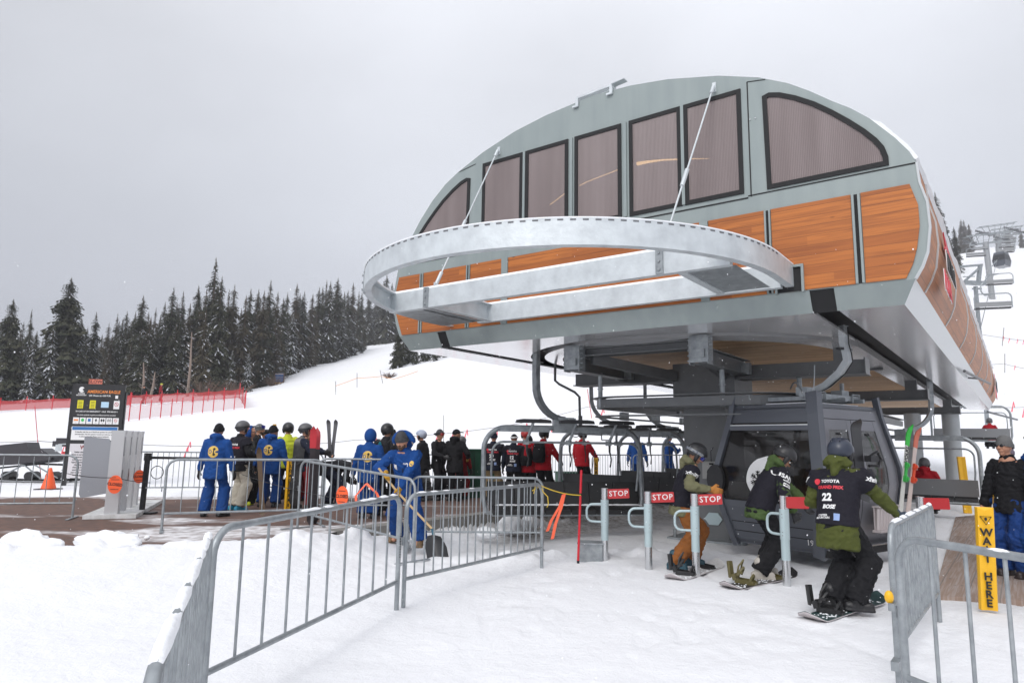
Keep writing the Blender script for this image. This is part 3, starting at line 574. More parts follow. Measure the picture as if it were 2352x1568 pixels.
# hanging guide loop round the pylon
m = MB(); gl = [P(5.35, 14, 2.36)]+[P(5.35, 8, 2.36), P(5.35, 4, 2.36)]+[P(4.65+.7*cos(a), 2.5-.7*sin(a), 2.36) for a in np.linspace(0, pi/2, 9)]+[P(3.6, 1.8, 2.36)]+[P(2.5-.7*sin(a), 2.5-.7*cos(a), 2.36) for a in np.linspace(0, pi/2, 9)]+[P(1.8, 14, 2.36)]
m.sweep(gl, [(-.03, -.075), (.03, -.075), (.03, .075), (-.03, .075)]); m.sweep([p+ZV*.11 for p in gl], [(-.12, -.008), (.1, -.008), (.1, .008), (-.12, .008)]); m.sweep([p-ZV*.22 for p in gl], [(-.12, -.012), (.06, -.012), (.06, .012), (-.12, .012)])
sb(m, 'guide_loop', STEEL)
m = MB()
for u_, s_ in ((5.1, 1.95), (2.86, 1.95), (2.0, 3.3), (5.3, 6), (1.85, 6), (5.3, 10.2), (1.85, 10.2)): m.cut(); m.tube([P(u_, s_, 2.28), P(u_, s_, 2.92)], .042, 10); m.tube([P(u_, s_, 2.62), P(u_, s_, 2.64)], .055, 10)
for s_ in (3.5, 5, 6.5, 8): m.cut(); m.box(P(5.42, s_, 2.2), (.06, .3, .16), RB)
sb(m, 'hanger_rod', GALV)
# rear pair of columns
m = MB()
for u_, s_ in ((2.0, 18.4), (.9, 18.6)): m.cut(); m.tube([P(u_, s_, 0), P(u_, s_, 2.85)], .26, 20)
sb(m, 'rear_column', mat('galv_column', (.42, .44, .45), .6, .3, var=(1.5, .6, (.33, .35, .36))), smooth=True)
# yellow tyres / drive wheels glimpsed in the reflection are inside; thin guide wires under the rail
m = MB(); m.tube([P(-.12, 8.2, 3.28), P(-.30, 10.6, 3.30), P(-.44, 12.6, 3.34)], .03, 8); m.tube([P(-.33, 10.8, 3.32), P(-.05, 10.8, 3.36)], .02, 6); m.tube([P(.05, 25.6, 3.2), P(-.9, 29.2, 3.0)], .045, 8); sb(m, 'side_rod', STEEL)
# tow hook hanging at left (bent bar with a fork)
m = MB(); hk = P(6.95, 3.3, 3.35); pts = [hk, hk-ZV*.38, hk-ZV*.46+SL*(-.05)+Vector((.05, 0, 0)), hk+Vector((.42, 0, -.62)), hk+Vector((.52, 0, -.72)), hk+Vector((.54, 0, -1.5))]
m.tube(pts, .028, 8); m.box(pts[-1]+Vector((0, 0, .18)), (.08, .08, .4)); m.beam(pts[-1]-Vector((.12, 0, 0)), pts[-1]+Vector((.45, 0, -.02)), .02, .02)
for q in (-.12, .08): m.beam(pts[-1]+Vector((.45, 0, q)), pts[-1]+Vector((.62, 0, q)), .02, .02)
m.beam(pts[-1]+Vector((.45, 0, -.12)), pts[-1]+Vector((.45, 0, .08)), .02, .02); m.tube(arc(pts[-1]-Vector((.1, 0, -.02)), .09, 0, 2*pi, 16), .008, 6)
sb(m, 'reach_arm', STEEL)
# fittings on the roof
m = MB()
for (u0, z0), (u1, z1) in ((((4.34), 7.10), (3.70, 7.13)),):
    for q in (-.02, .10): m.beam(P(u0, SB0+q, z0), P(u1, SB0+q, z1), .012, .03)
    for k in range(22): t_ = k/21; m.beam(P(u0+(u1-u0)*t_, SB0-.02, z0+(z1-z0)*t_), P(u0+(u1-u0)*t_, SB0+.10, z0+(z1-z0)*t_), .01, .02)
    m.beam(P(3.7, SB0, 7.13), P(3.48, SB0, 7.15), .12, .015)
for u_, z_ in ((4.33, 7.05), (3.72, 7.08)): m.box(P(u_, SB0-.02, z_-.02), (.05, .02, .16), RB); m.box(P(u_+.03, SB0-.03, z_-.09), (.09, .03, .03), RB)
sb(m, 'roof_step', GALVL)
for u_, z_ in ((6.33, 5.95), (1.60, 5.98)):
    m = MB()
    for q in (-.035, .035): m.tube([P(u_+q, SB0-.001, z_), P(u_+q, SB0-.015, z_)], .009, 8)
    sb(m, 'rivet', CHROME)
# raised lettering on the side
for s0_, nm_ in ((1.72, 1), (22.6, 1)):
    k_ = 1.0 if s0_ < 5 else 1.6
    for q_, mt in ((0, WHT), (.012, BLKT)): text_on('LEITNER', .37*k_, P(-.37-q_*.6, s0_+.12, 4.03)-SO, SS, ZV, mt, st, bold=.028 if q_ == 0 else .002, depth=.004, wscale=1.0)
    for q_, mt in ((0, WHT), (.012, REDT)): text_on('POMA', .37*k_, P(-.35-q_*.6, s0_-.35, 3.72)-SO, SS, ZV, mt, st, bold=.03 if q_ == 0 else .005, depth=.004, wscale=1.0)
    m = MB(); m.prism([(-.5, 0), (1.15, -.06), (.35, .22), (-.5, .36), (-.25, .12)], lambda a, b_, d: P(-.345-d, s0_+a*k_*.8, 4.24+b_*.6), 0, .012); sb(m, 'emblem', REDT)
# ---------------------------------------------------------------- storage ring on the front
RC = (4.04, -.82); RR = 2.87; zc = 3.765
rpath = [P(RC[0]-RR, .02, zc), P(RC[0]-RR, -.45, zc)]+[P(RC[0]-RR*cos(a), RC[1]-RR*sin(a), zc) for a in np.linspace(0, pi, 61)]+[P(RC[0]+RR, -.45, zc), P(RC[0]+RR, -.05, zc)]
CH = [(0, -.138), (.10, -.138), (.10, -.124), (.014, -.124), (.014, .128), (.10, .128), (.10, .142), (0, .142)]
ro = thing('storage_rail', 'galvanised half ring rail sticking out from the front of the lift terminal', 'rail', P(4.13, -.85, 3.6)); RO = ro.location.copy()
def rb(mb, name, m, **k):
    if mb.cuts:
        for q in mb.pieces(): o = rb(q, name, m, **k)
        return o
    o = mb.build(name, m, None, loc=RO, **k); o.parent = ro; o.location = (0, 0, 0); return o
m = MB(); m.sweep(rpath, CH); rb(m, 'ring', GALVL, smooth=True)
m = MB(); m.sweep([p+ZV*.0 for p in rpath], [(-.004, .142), (.105, .142), (.10, .160), (.03, .168), (-.006, .155)])
B1 = [P(6.78, -1.66, zc-.01), P(1.45, -1.66, zc-.01)]; B2 = [P(6.18, -.24, zc-.01), P(1.3, -.24, zc-.01)]
for bb in (B1, B2): m.sweep(bb, [(-.05, .145), (.05, .145), (.03, .18), (-.04, .175)])
m.sweep([P(5.98, -1.6, zc), P(5.98, -.3, zc)], [(-.04, .14), (.04, .14), (.03, .165), (-.03, .165)]); m.sweep([P(6.2, -1.6, zc-.14), P(6.2, -.3, zc-.14)], [(-.02, .0), (.02, .0), (.02, .02), (-.02, .02)])
rb(m, 'snow', SNOWCAP, smooth=True)
for bb in (B1, B2): m = MB(); m.sweep(bb, [(-.05, -.145), (.05, -.145), (.05, .145), (-.05, .145)]); rb(m, 'beam', GALVL)
for u_ in (5.98, 2.05): m = MB(); m.sweep([P(u_, -1.6, zc-.01), P(u_, -.25, zc-.01)], CH if u_ > 4 else [(-.05, -.14), (.05, -.14), (.05, .14), (-.05, .14)]); rb(m, 'beam', GALVL)
for lohi in ((6.02, 6.95, 1), (1.42, 2.0, -1)):
    m = MB(); pts = []
    us_ = np.linspace(lohi[0], lohi[1], 12)
    def rs(u): return RC[1]-sqrt(max(RR**2-(u-RC[0])**2, 0))
    m.add([P(u, max(rs(u)+.05, -1.6) if True else 0, zc-.14) for u in us_]+[P(u, -.3, zc-.14) for u in us_], [(i, i+1, 12+i+1, 12+i) for i in range(11)]); rb(m, 'floor_plate', GALV)
m = MB()
for i in range(70):
    a = pi*(i+.5)/70; c = P(RC[0]-(RR+.001)*cos(a), RC[1]-(RR+.001)*sin(a), zc+.125); t_ = (SL*sin(a)-SS*cos(a)).normalized(); m.beam(c-t_*.03, c+t_*.03, .006, .014)
rb(m, 'slot_row', mat('slot_dark', (.12, .12, .13), .7))
m = MB()
def splice(u, s, tang, z=zc):
    c = P(u, s, z); n_ = tang.cross(ZV); m.beam(c-tang*.045, c+tang*.045, .03, .30)
    for k in range(3):
        q = c+ZV*(-.1+.1*k); m.tube([q-n_*.035, q+n_*.035], .018, 8)
a = acos_ = math.acos(max(-1, min(1, (RC[0]-6.05)/RR)))
splice(RC[0]-(RR+.0)*cos(a), RC[1]-(RR+.0)*sin(a), (SL*sin(a)-SS*cos(a)).normalized())
m.cut(); splice(6.0, -1.72, SL); m.cut(); splice(2.27, -1.72, SL)
rb(m, 'splice_plate', GALV)
for (fu, fz), bu in (((5.9, 6.61), 5.86), ((2.11, 6.59), 2.25)):
    m = MB(); a = P(fu, SB0-.04, fz); b_ = P(bu, -1.66, 3.95); m.tube([a, b_], .012, 8); mid = a.lerp(b_, .56); m.tube([a, a.lerp(b_, .05)], .026, 8); m.tube([mid, a.lerp(b_, .66)], .028, 8); m.tube([a.lerp(b_, .92), b_], .028, 8)
    m.box(a+SS*.03, (.05, .02, .14), RB); m.box(b_-ZV*.05, (.02, .08, .16), RB); rb(m, 'stay_rod', GALVL)
m = MB(); fr_ = Matrix((SL, SS, ZV)).transposed()
for du, dz, w_, h_ in ((1.06, 3.72, .03, .34), (1.38, 3.72, .03, .34), (1.22, 3.885, .35, .03)): m.box(P(du, SB0-.03, dz), (w_, .06, h_), fr_)
sb(m, 'rail_port', PANEL); m = MB(); m.box(P(1.22, SB0-.026, 3.72), (.30, .006, .31), fr_); sb(m, 'rail_port_opening', BLACK)
# ================================================================ crowd barriers
def barrier(p0, p1, label, group=None, n=14, h=1.1, tilt=0.0, bars_r=.008, snow=0, rail_z=.27, r=.02, feet=True, snow_y=.02):
    p0 = Vector(p0); p1 = Vector(p1); z0 = p0.z; d = p1-p0; d.z = 0; ln = d.length; rz = atan2(d.y, d.x)
    slope = (p1.z-p0.z)/ln
    t = thing('crowd_barrier', label, 'barrier', (p0.x, p0.y, z0), rz, group or 'steel crowd barriers'); S = lambda x: slope*x
    rc = .16; m = MB(); path = [Vector((0, 0, .0))]+[Vector((0, 0, h-rc-.2))]+arc((rc, 0, h-rc), rc, pi, pi/2, 7)+arc((ln-rc, 0, h-rc), rc, pi/2, 0, 7)+[Vector((ln, 0, h-rc-.2)), Vector((ln, 0, 0))]
    path = [Vector((v.x, v.y+tilt*v.z, v.z+S(v.x))) for v in path]; m.tube(path, r, 10); m.build('frame', GALV, t, smooth=50)
    m = MB(); m.tube([(0, tilt*rail_z, rail_z+S(0)), (ln, tilt*rail_z, rail_z+S(ln))], r*.85, 8); m.build('bottom_rail', GALV, t, smooth=50)
    m = MB(); 
    for i in range(n):
        x = ln*(i+1)/(n+1); m.cut(); m.tube([(x, tilt*rail_z, rail_z+S(x)), (x, tilt*h, h+S(x))], bars_r, 6)
    for q in m.pieces(): q.build('bar', GALV, t, smooth=50)
    if feet:
        for x in (.0, ln):
            m = MB(); m.beam((x, -.3, .015+S(x)), (x, .3, .015+S(x)), .05, .012); m.build('foot', GALV, t)
    m = MB(); m.tube([(-.0, 0, h*.62), (-.045, 0, h*.62), (-.045, 0, h*.55)], .009, 6); m.tube([(ln, 0, h*.3+S(ln)), (ln+.045, 0, h*.3+S(ln))], .009, 6); m.build('hook', GALV, t)
    if snow:
        m = MB(); rnd = random.Random(int(ln*1000)); x = rc*.8
        while x < ln-rc:
            L_ = .15+rnd.random()*.5*snow; x1 = min(x+L_, ln-rc*.7); k = max(3, int((x1-x)/.03))
            if rnd.random() < .35+.6*snow:
                rr = []
                for i in range(k+1):
                    xx = x+(x1-x)*i/k; hh = (.80+.5*noise.noise(V((xx*6, ln, 3))))*snow_y*(min(1, 3*i/k, 3*(k-i)/k)+.05); wd = .017+hh*.25
                    c = Vector((xx, tilt*h, h+S(xx)+r*.55)); rr.append([c+Vector((0, wd*cos(a), max(0, sin(a))*hh+.004*sin(a))) for a in np.linspace(0, 2*pi, 8, endpoint=False)])
                m.loft(rr)
            x = x1+rnd.random()*.1*(1.2-snow)
        if m.v: m.build('snow', SNOWCAP, t, smooth=60)
    return t
V = Vector
barrier((-.80, 1.62, 0), (-1.72, 4.05, 0), 'nearest barrier seen almost end on, with thick snow on its top rail', n=17, snow=1, feet=False, snow_y=.026, bars_r=.008)
barrier((-1.79, 4.28, 0), (-1.10, 7.05, 0), 'barrier with widely spaced bars joining the snow covered one to the shovelling man\'s fence', n=9, tilt=0, snow=.45, feet=False, snow_y=.02, bars_r=.0105, r=.024)
barrier((-1.05, 7.16, 0), (.44, 9.42, 0), 'barrier in front of the black snow shovel, a yellow rope tied to its far end', n=17, tilt=0, snow=.1, feet=False, snow_y=.01, r=.023, bars_r=.009)
barrier((-1.55, 10.85, .0), (.52, 10.95, 0), 'barrier right behind the shovelling man, partly hidden by the nearer one', n=16, r=.02)
barrier((-5.40, 10.93, .2), (-3.22, 12.0, .2), 'barrier across the brick paving in front of the two blue uniformed backs', n=9, r=.021)
barrier((-3.48, 11.55, .2), (-1.30, 9.6, .02), 'barrier running from the brick paving down to the snow with the orange closed disc', n=15, r=.02)
barrier((-3.52, 12.75, .2), (-1.75, 12.95, .2), 'barrier in front of the crouching person and the hooded blue uniform', n=14, r=.019)
barrier((-9.9, 11.75, .2), (-7.72, 12.4, .2), 'barrier at the far left in front of the snowmobile and the orange cone', n=9, r=.02)
barrier((-9.3, 16.2, .2), (-7.0, 16.9, .2), 'left one of the two long barriers behind the blue uniformed group', n=19, r=.018)
barrier((-6.95, 16.95, .2), (-4.75, 17.6, .2), 'right one of the two long barriers behind the blue uniformed group', n=19, r=.018)
barrier((-3.2, 17.9, .2), (-1.9, 18.2, .2), 'short stretch of barrier behind the man with a teal backpack', n=10, r=.018)
for k_, (a, b_, lb) in enumerate((((-.6, 19.2, .22), (.95, 19.8, .22), 'far barrier behind the two numbered racing bibs'), ((1.05, 19.9, .22), (2.35, 20.6, .22), 'far barrier left of the red jacket holding ski poles'), ((2.45, 20.7, .22), (3.75, 21.6, .22), 'far barrier behind the yellow marker post in the loading queue'), ((3.85, 21.7, .22), (5.9, 23.2, .22), 'far barrier behind the two blue uniforms left of the pylon'))):
    barrier(a, b_, lb, n=14, r=.018, feet=False, group='row of far barriers behind the loading queue')
barrier((2.72, 5.02, 0), (4.18, 6.92, 0), 'right hand barrier seen end on with snow on its top rail, bars almost overlapping', n=19, snow=.8, feet=False, snow_y=.02, r=.022, bars_r=.010)
barrier((2.44, 4.42, 0), (3.1, 2.2, 0), 'nearest barrier at the bottom right corner of the picture', n=9, snow=0.08, feet=False, snow_y=.012, r=.024, bars_r=.0115)
# stamped number on the foreground barrier
_b = [o for o in COL.objects if o.name.startswith('crowd_barrier')][1]
text_on('1 0 0 0 5 1 0 4 0 0', .032, V((2.835, -.024, .62)), V((0, 0, -1)), V((1, 0, 0)), BLKT, _b, bold=.01)
# yellow tag on the end-on barrier
_b = [o for o in COL.objects if o.name.startswith('crowd_barrier')][-2]
m = MB(); m.ell((-.06, .02, .62), (.03, .03, .045)); m.build('tag', YEL, _b, smooth=True)
m = MB(); m.box((-.05, 0, .56), (.1, .05, .05)); m.build('latch', GALV, _b); m = MB(); m.box((-.06, 0, .18), (.14, .05, .06)); m.build('latch', GALV, _b)
# ================================================================ STOP gate posts
def stop_post(p, h, label, sgn, stop=True, yaw=0):
    t = thing('gate_post', label, 'gate post', (p.x, p.y, p.z), yaw, 'row of gate posts at the loading line')
    m = MB(); m.tube([(0, 0, -.1), (0, 0, .30)], .048, 20); m.build('post_foot', CHROME, t, smooth=50)
    m = MB(); m.tube([(0, 0, .30), (0, 0, h-.18)], .052, 20); m.tube([(0, 0, h-.52), (0, 0, h-.16)], .057, 20); m.build('post', WPOST, t, smooth=50)
    m = MB(); m.tube([(0, 0, h-.16), (0, 0, h)], .050, 20); m.build('cap', CHROME, t, smooth=50)
    m = MB(); zt = h-.22; zb = h-.47; pts = [(0, 0, zt), (-.16, 0, zt-.005)]+[tuple(v) for v in arc((-.17, 0, zt-.09), .085, pi/2, pi, 5)]+[tuple(v) for v in arc((-.17, 0, zb+.09), .085, pi, 1.5*pi, 5)]+[(0, 0, zb)]
    m.tube(pts, .017, 10); m.build('handle', WPOST, t, smooth=60)
    m = MB()
    for z in (zt, zt-.04, zb, zb+.04): m.ell((.01, -.055, z), (.008, .006, .008), seg=6, rings=4)
    m.build('rivet_row', CHROME, t)
    if sgn:
        m = MB(); R = Matrix.Rotation(-.06, 3, 'Y'); c = V((.05+.145, 0, h-.07)); poly = []
        for cx, cz, a0 in ((.14, .055, 0), (-.14, .055, pi/2), (-.14, -.055, pi), (.14, -.055, 1.5*pi)):
            for k in range(4): a = a0+pi/2*k/3; poly.append((cx+.012*cos(a), cz+.012*sin(a)))
        m.prism(poly, lambda a, b_, d: c+R @ V((a, d, b_)), -.006, .006); s_ = m.build('stop_plate', REDS, t)
        if stop: text_on('STOP', .105, c+V((0, -.0065, 0)), R @ V((1, 0, 0)), R @ V((0, 0, 1)), WHT, s_, bold=.008, depth=.001, spacing=1.12)
    return t
stop_post(V((1.36, 9.99, 0)), 1.02, 'gate post with red stop plate next to the red pole and grey utility box', 1, yaw=-.12)
stop_post(V((1.87, 9.44, 0)), 1.02, 'gate post with red stop plate on the left side of the brown trousered snowboarder', 1, yaw=-.14)
stop_post(V((2.40, 9.06, 0)), 1.03, 'gate post whose top the snowboarder\'s orange mitten rests on', 1, yaw=-.14)
stop_post(V((3.34, 8.51, 0)), 1.06, 'gate post gripped by the black glove of the bending green jacket', 1, stop=False, yaw=-1.05)
stop_post(V((5.12, 8.7, 0)), 1.06, 'gate post half hidden behind the end on barrier at right', 1, stop=False, yaw=-1.05)
# utility box
t = thing('utility_box', 'small grey metal box half buried in snow between the red pole and first gate post', 'box', (1.18, 10.1, -.02), -.2)
m = MB(); m.box((0, 0, .13), (.34, .26, .26)); m.build('housing', GALV, t); m = MB(); m.box((0, 0, .27), (.38, .30, .02)); m.build('lid', GALV, t)
# red pole, yellow rope, orange ribbon
t = thing('marker_pole', 'red marker pole stuck in the snow where the yellow rope ends', 'pole', (.96, 9.78, 0))
m = MB(); m.tube([(0, 0, .02), (.045, 0, 1.28)], .017, 10); m.build('shaft', REDP, t, smooth=50); m = MB(); m.tube([(0, 0, -.1), (0.001, 0, .05)], .019, 10); m.tube([(.033, 0, .93), (.034, 0, .96)], .021, 10); m.build('tape', BLACK, t)
ROPE = mat('yellow_rope', (.75, .52, .05), .7)
def sag(a, b_, s, n=16): a = V(a); b_ = V(b_); return [a.lerp(b_, i/n)-V((0, 0, s*4*(i/n)*(1-i/n))) for i in range(n+1)]
m = MB(); a = V((.42, 9.38, 1.08)); b_ = V((.995, 9.76, .935)); m.tube(sag(a, b_, .03), .007, 6); m.tube([a, a+V((.03, -.02, -.08)), a+V((.09, -.03, -.14)), a+V((.10, -.03, -.24)), a+V((.08, -.03, -.28))], .006, 6); m.tube([a+V((-.12, -.1, -.06)), a, a+V((-.08, -.09, .0)), a+V((-.1, -.1, -.1))], .006, 6)
tag(m.build('rope', ROPE, None, smooth=60, loc=a), 'yellow rope tied from the barrier end to the red pole', 'rope')
RIB = mat('orange_ribbon', (.90, .14, .06), .55)
def ribbon(pts, wd, label, m_=RIB, group=None, cat='ribbon'):
    m = MB()
    for pl_ in pts:
        pl_ = [V(p) for p in pl_]; vs = []
        for i, p in enumerate(pl_): vs += [p+V((-wd/2, .0, -wd*.15)), p+V((wd/2, .012*sin(i*2), wd*.15)), p+V((wd/2, .004+.012*sin(i*2), wd*.15)), p+V((-wd/2, .004, -wd*.15))]
        m.add(vs, [(4*i+j, 4*i+(j+1) % 4, 4*i+4+(j+1) % 4, 4*i+4+j) for i in range(len(pl_)-1) for j in range(4)])
    return tag(m.build('ribbon', m_, None, loc=V(pts[0][0]), smooth=60), label, cat, group)
c = V((.74, 9.58, .96)); ribbon([[c, c+V((-.05, 0, -.16)), c+V((-.17, -.02, -.36)), c+V((-.22, 0, -.50))], [c+V((.01, 0, 0)), c+V((-.03, 0, -.18)), c+V((-.11, -.02, -.40)), c+V((-.15, 0, -.60))]], .045, 'orange ribbon hanging in two tails from the yellow rope')
c = V((-2.12, 10.3, 1.02)); ribbon([[c, c+V((-.06, -.04, -.08)), c+V((-.14, -.04, -.18)), c+V((-.13, -.04, -.27))], [c, c+V((.07, -.04, -.06)), c+V((.16, -.04, -.13)), c+V((.22, -.04, -.24))]], .035, 'orange ribbon knotted to the barrier above and right of the closed disc')
# closed discs
def closed(p, size, label, yaw=0, body='CLOSED', rot=0):
    t = thing('closed_sign', label, 'sign', p, yaw, 'orange closed discs'); m = MB(); pl_ = [(size*.92*cos(2*pi*k/28), size*1.18*sin(2*pi*k/28)) for k in range(28)]
    m.prism(pl_, lambda a, b_, d: V((a, d, b_)), 0, .008); pn = m.build('disc', ORG, t)
    text_on(body, size*.52, V((0, -.001, 0)), V((cos(rot), 0, -sin(rot))), V((sin(rot)*.3, 0, 1)), BLKT, pn, bold=.03, depth=.001)
    m = MB(); m.box((0, -.002, size*.62), (size*1.0, .002, size*.07)); m.box((0, -.002, -size*.62), (size*1.0, .002, size*.07)); m.build('stripe', BLKT, pn); return t
closed(V((-2.55, 10.62, .80)), .13, 'orange closed disc hanging on the barrier left of the shovelling man', yaw=-.5)
_q = AT(264, 1112, 12.3)
closed(_q, .135, 'orange closed disc on the belt in front of the grey gate panels', yaw=.1, rot=.1)
_q2 = AT(320, 1094, 13.7)
closed(_q2, .11, 'orange closed disc behind the black belt post', yaw=.5)
m = MB(); m.tube(sag(AT(150, 1086, 12.25), _q+V((0, .0, .12)), .03)+sag(_q+V((0, 0, .12)), AT(345, 1108, 13.3), .02), .006, 6); tag(m.build('barrier_cord', BLKP, None, loc=V((-7.2, 12.6, .9))), 'thin black cord strung past the grey gate panels', 'cord')
m = MB(); m.tube(sag(V((-4.9, 12.7, 1.0)), V((-1.7, 10.2, .72)), .08), .005, 6); tag(m.build('barrier_cord', BLKP, None, loc=V((-3, 11.6, .9))), 'thin dark cord running past the closed disc to the shovelling man', 'cord')
# black belt posts
def beltpost(p, label, hgt=1.12, lean=.02):
    t = thing('belt_post', label, 'belt post', p, 0, 'black queue belt posts'); m = MB(); m.box((0, 0, .02), (.5, .22, .03)); m.build('base', BLKP, t); m = MB(); m.beam((0, 0, .03), (lean, 0, hgt), .075, .075, up=(0, 1, 0)); m.build('post', BLKP, t)
    m = MB(); m.box((lean, 0, hgt-.05), (.1, .1, .14)); m.build('belt_head', BLKP, t); return t
beltpost(V((-7.0, 13.35, .2)), 'black belt post beside the grey gate panels, belt stretched to its right', 1.12)
m = MB(); m.box((-6.98+1.6, 13.5, 1.25), (3.2, .01, .05)); tag(m.build('queue_belt', BLKP, None, loc=V((-5.4, 13.5, 1.25))), 'black belt stretched behind the blue uniformed backs', 'belt')
# black cable reel hooks on that post
m = MB(); m.tube(arc((0, 0, 0), .12, 0, 2*pi, 20), .008, 6); tag(m.build('cable_loop', BLKP, None, loc=V((0, 0, 0))), 'loose black cable loop beside the belt post', 'cable').location = (-6.75, 13.3, .98)
# ================================================================ yellow marker posts
def ypost(p, h, wd, label, letters, yaw=0, tri=True, size=.12, top=.0, step=None, lean=0, cat='marker post', sym='tri'):
    t = thing('marker_post', label, cat, p, yaw, 'yellow marker posts'); m = MB(); n_ = 10
    def sec(z, k=1): return [V((wd/2*k*x+lean*z, y, z)) for x, y in ((-1, 0), (-.86, -.035), (0, -.012), (.86, -.035), (1, 0), (1, .03), (-1, .03))]
    m.loft([sec(0), sec(h-.03)]); m.loft([sec(h-.031), [v+V((0, 0, .035*abs((v.x-lean*h)/(wd/2)))) for v in sec(h-.028)]]); b_ = m.build('panel', YEL, t)
    z = h-top
    if sym:
        m = MB(); c = V((lean*z, -.034, z)); R_ = wd*.30
        if sym == 'tri':
            pts = [V((-R_, 0, R_*.7)), V((R_, 0, R_*.7)), V((0, 0, -R_*.95))]; m.tube([c+p_ for p_ in pts], .006, 4, closed=True)
        else: m.tube([c+V((R_*.8*cos(a), 0, R_*.8*sin(a))) for a in np.linspace(0, 2*pi, 16, endpoint=False)], .005, 4, closed=True)
        m.ell(c+V((0, 0, .01)), (R_*.26, .004, R_*.36)); m.build('hand_symbol', BLKT, b_)
        z -= wd*.5
    st_ = step or size*1.25
    for ch in letters:
        z -= st_*.5
        if ch != ' ': text_on(ch, size, V((lean*z, -.037, z)), V((1, 0, 0)), V((0, 0, 1)), BLKT, b_, bold=.035, depth=.001)
        z -= st_*.5
    return t
ypost(V((4.92, 7.30, 0.03)), 1.02, .165, 'yellow marker post reading wait here behind the nearest right barrier', 'WAIT HERE', yaw=-.35, size=.105, top=.12, step=.088, lean=.035)
ypost(V((7.1, 10.2, 0.03)), 1.12, .14, 'yellow marker post reading load beside the dark jacketed man', 'LOAD HERE', yaw=-.4, size=.105, top=.12, step=.10, lean=.05, sym='o')
ypost(V((-4.62, 14.55, .2)), 1.02, .11, 'yellow marker post standing among the blue uniforms on the brick paving', 'LOAD HERE', yaw=.9, size=.08, top=.08, step=.1, sym=None)
ypost(V((2.22, 17.9, .2)), 1.08, .11, 'yellow marker post in the queue right of the red jacket with ski poles', 'LOAD BAR', yaw=-.1, size=.09, top=.1, step=.105, sym=None)
ypost(V((12.0, 18.3, 0)), 1.45, .2, 'yellow padded marker behind the chair carrying the red jackets', '', yaw=-.3, lean=-.04, sym=None)
# ================================================================ orange cones
for p, s_, lb in ((V((-11.9, 18.0, .27)), .55, 'orange traffic cone behind the far left barrier'), (G(247, 1118, .2), .33, 'small orange cone behind the grey gate panels')):
    t = thing('traffic_cone', lb, 'cone', p, 0, 'orange traffic cones'); m = MB(); m.loft([[V((r_*cos(a), r_*sin(a), z)) for a in np.linspace(0, 2*pi, 20, endpoint=False)] for z, r_ in ((0.02, .16*s_/.5), (s_*.98, .035), (s_, .03))]); m.build('cone_body', ORG, t, smooth=True); m = MB(); m.box((0, 0, .012), (.42*s_/.5, .42*s_/.5, .025)); m.build('foot', BLKP, t)
# ================================================================ turnstile gate panels
GP = mat('pale_grey_panel', (.50, .50, .51), .45, .2, .5); GD = mat('reader_window', (.03, .04, .04), .3)
t = thing('ski_gate', 'row of pale grey ticket gate cabinets with a wide side panel on a pallet', 'ticket gate', (-7.22, 12.85, .2), radians(109)); t.scale = (.95, .88, 1.2)
m = MB(); m.box((1.15, 0, .035), (3.3, .95, .06)); m.build('pallet', mat('pallet_wood', (.42, .42, .40), .8, var=(4, .9, (.75, .75, .76))), t)
for k in range(4):
    x = -.32+k*.62; m = MB(); m.box((x, 0, .66), (.22, .24, 1.22)); c = m.build('gate_cabinet', GP, t); c['label'] = 'ticket gate cabinet with dark reader window'
    m = MB(); m.box((x+.112, -.0, 1.02), (.006, .1, .3)); m.box((x-.02, -.122, 1.06), (.08, .006, .28)); m.box((x-.02, -.122, .62), (.05, .006, .18)); q = m.build('reader_window', GD, c)
    m = MB(); m.box((x, 0, 1.283), (.2, .26, .03)); q = m.build('cap', GP, c)
m = MB(); R = Matrix.Rotation(radians(90), 3, 'Z'); m.prism([(-.28, .42), (-.24, .36), (.20, .30), (.24, .36), (.24, 1.2), (-.2, 1.17), (-.26, 1.09)], lambda a, b_, d: V((-.32+d, .38+a, b_)), -.015, .015); m.build('side_panel', mat('panel_violet_grey', (.30, .31, .335), .4, .2), t)
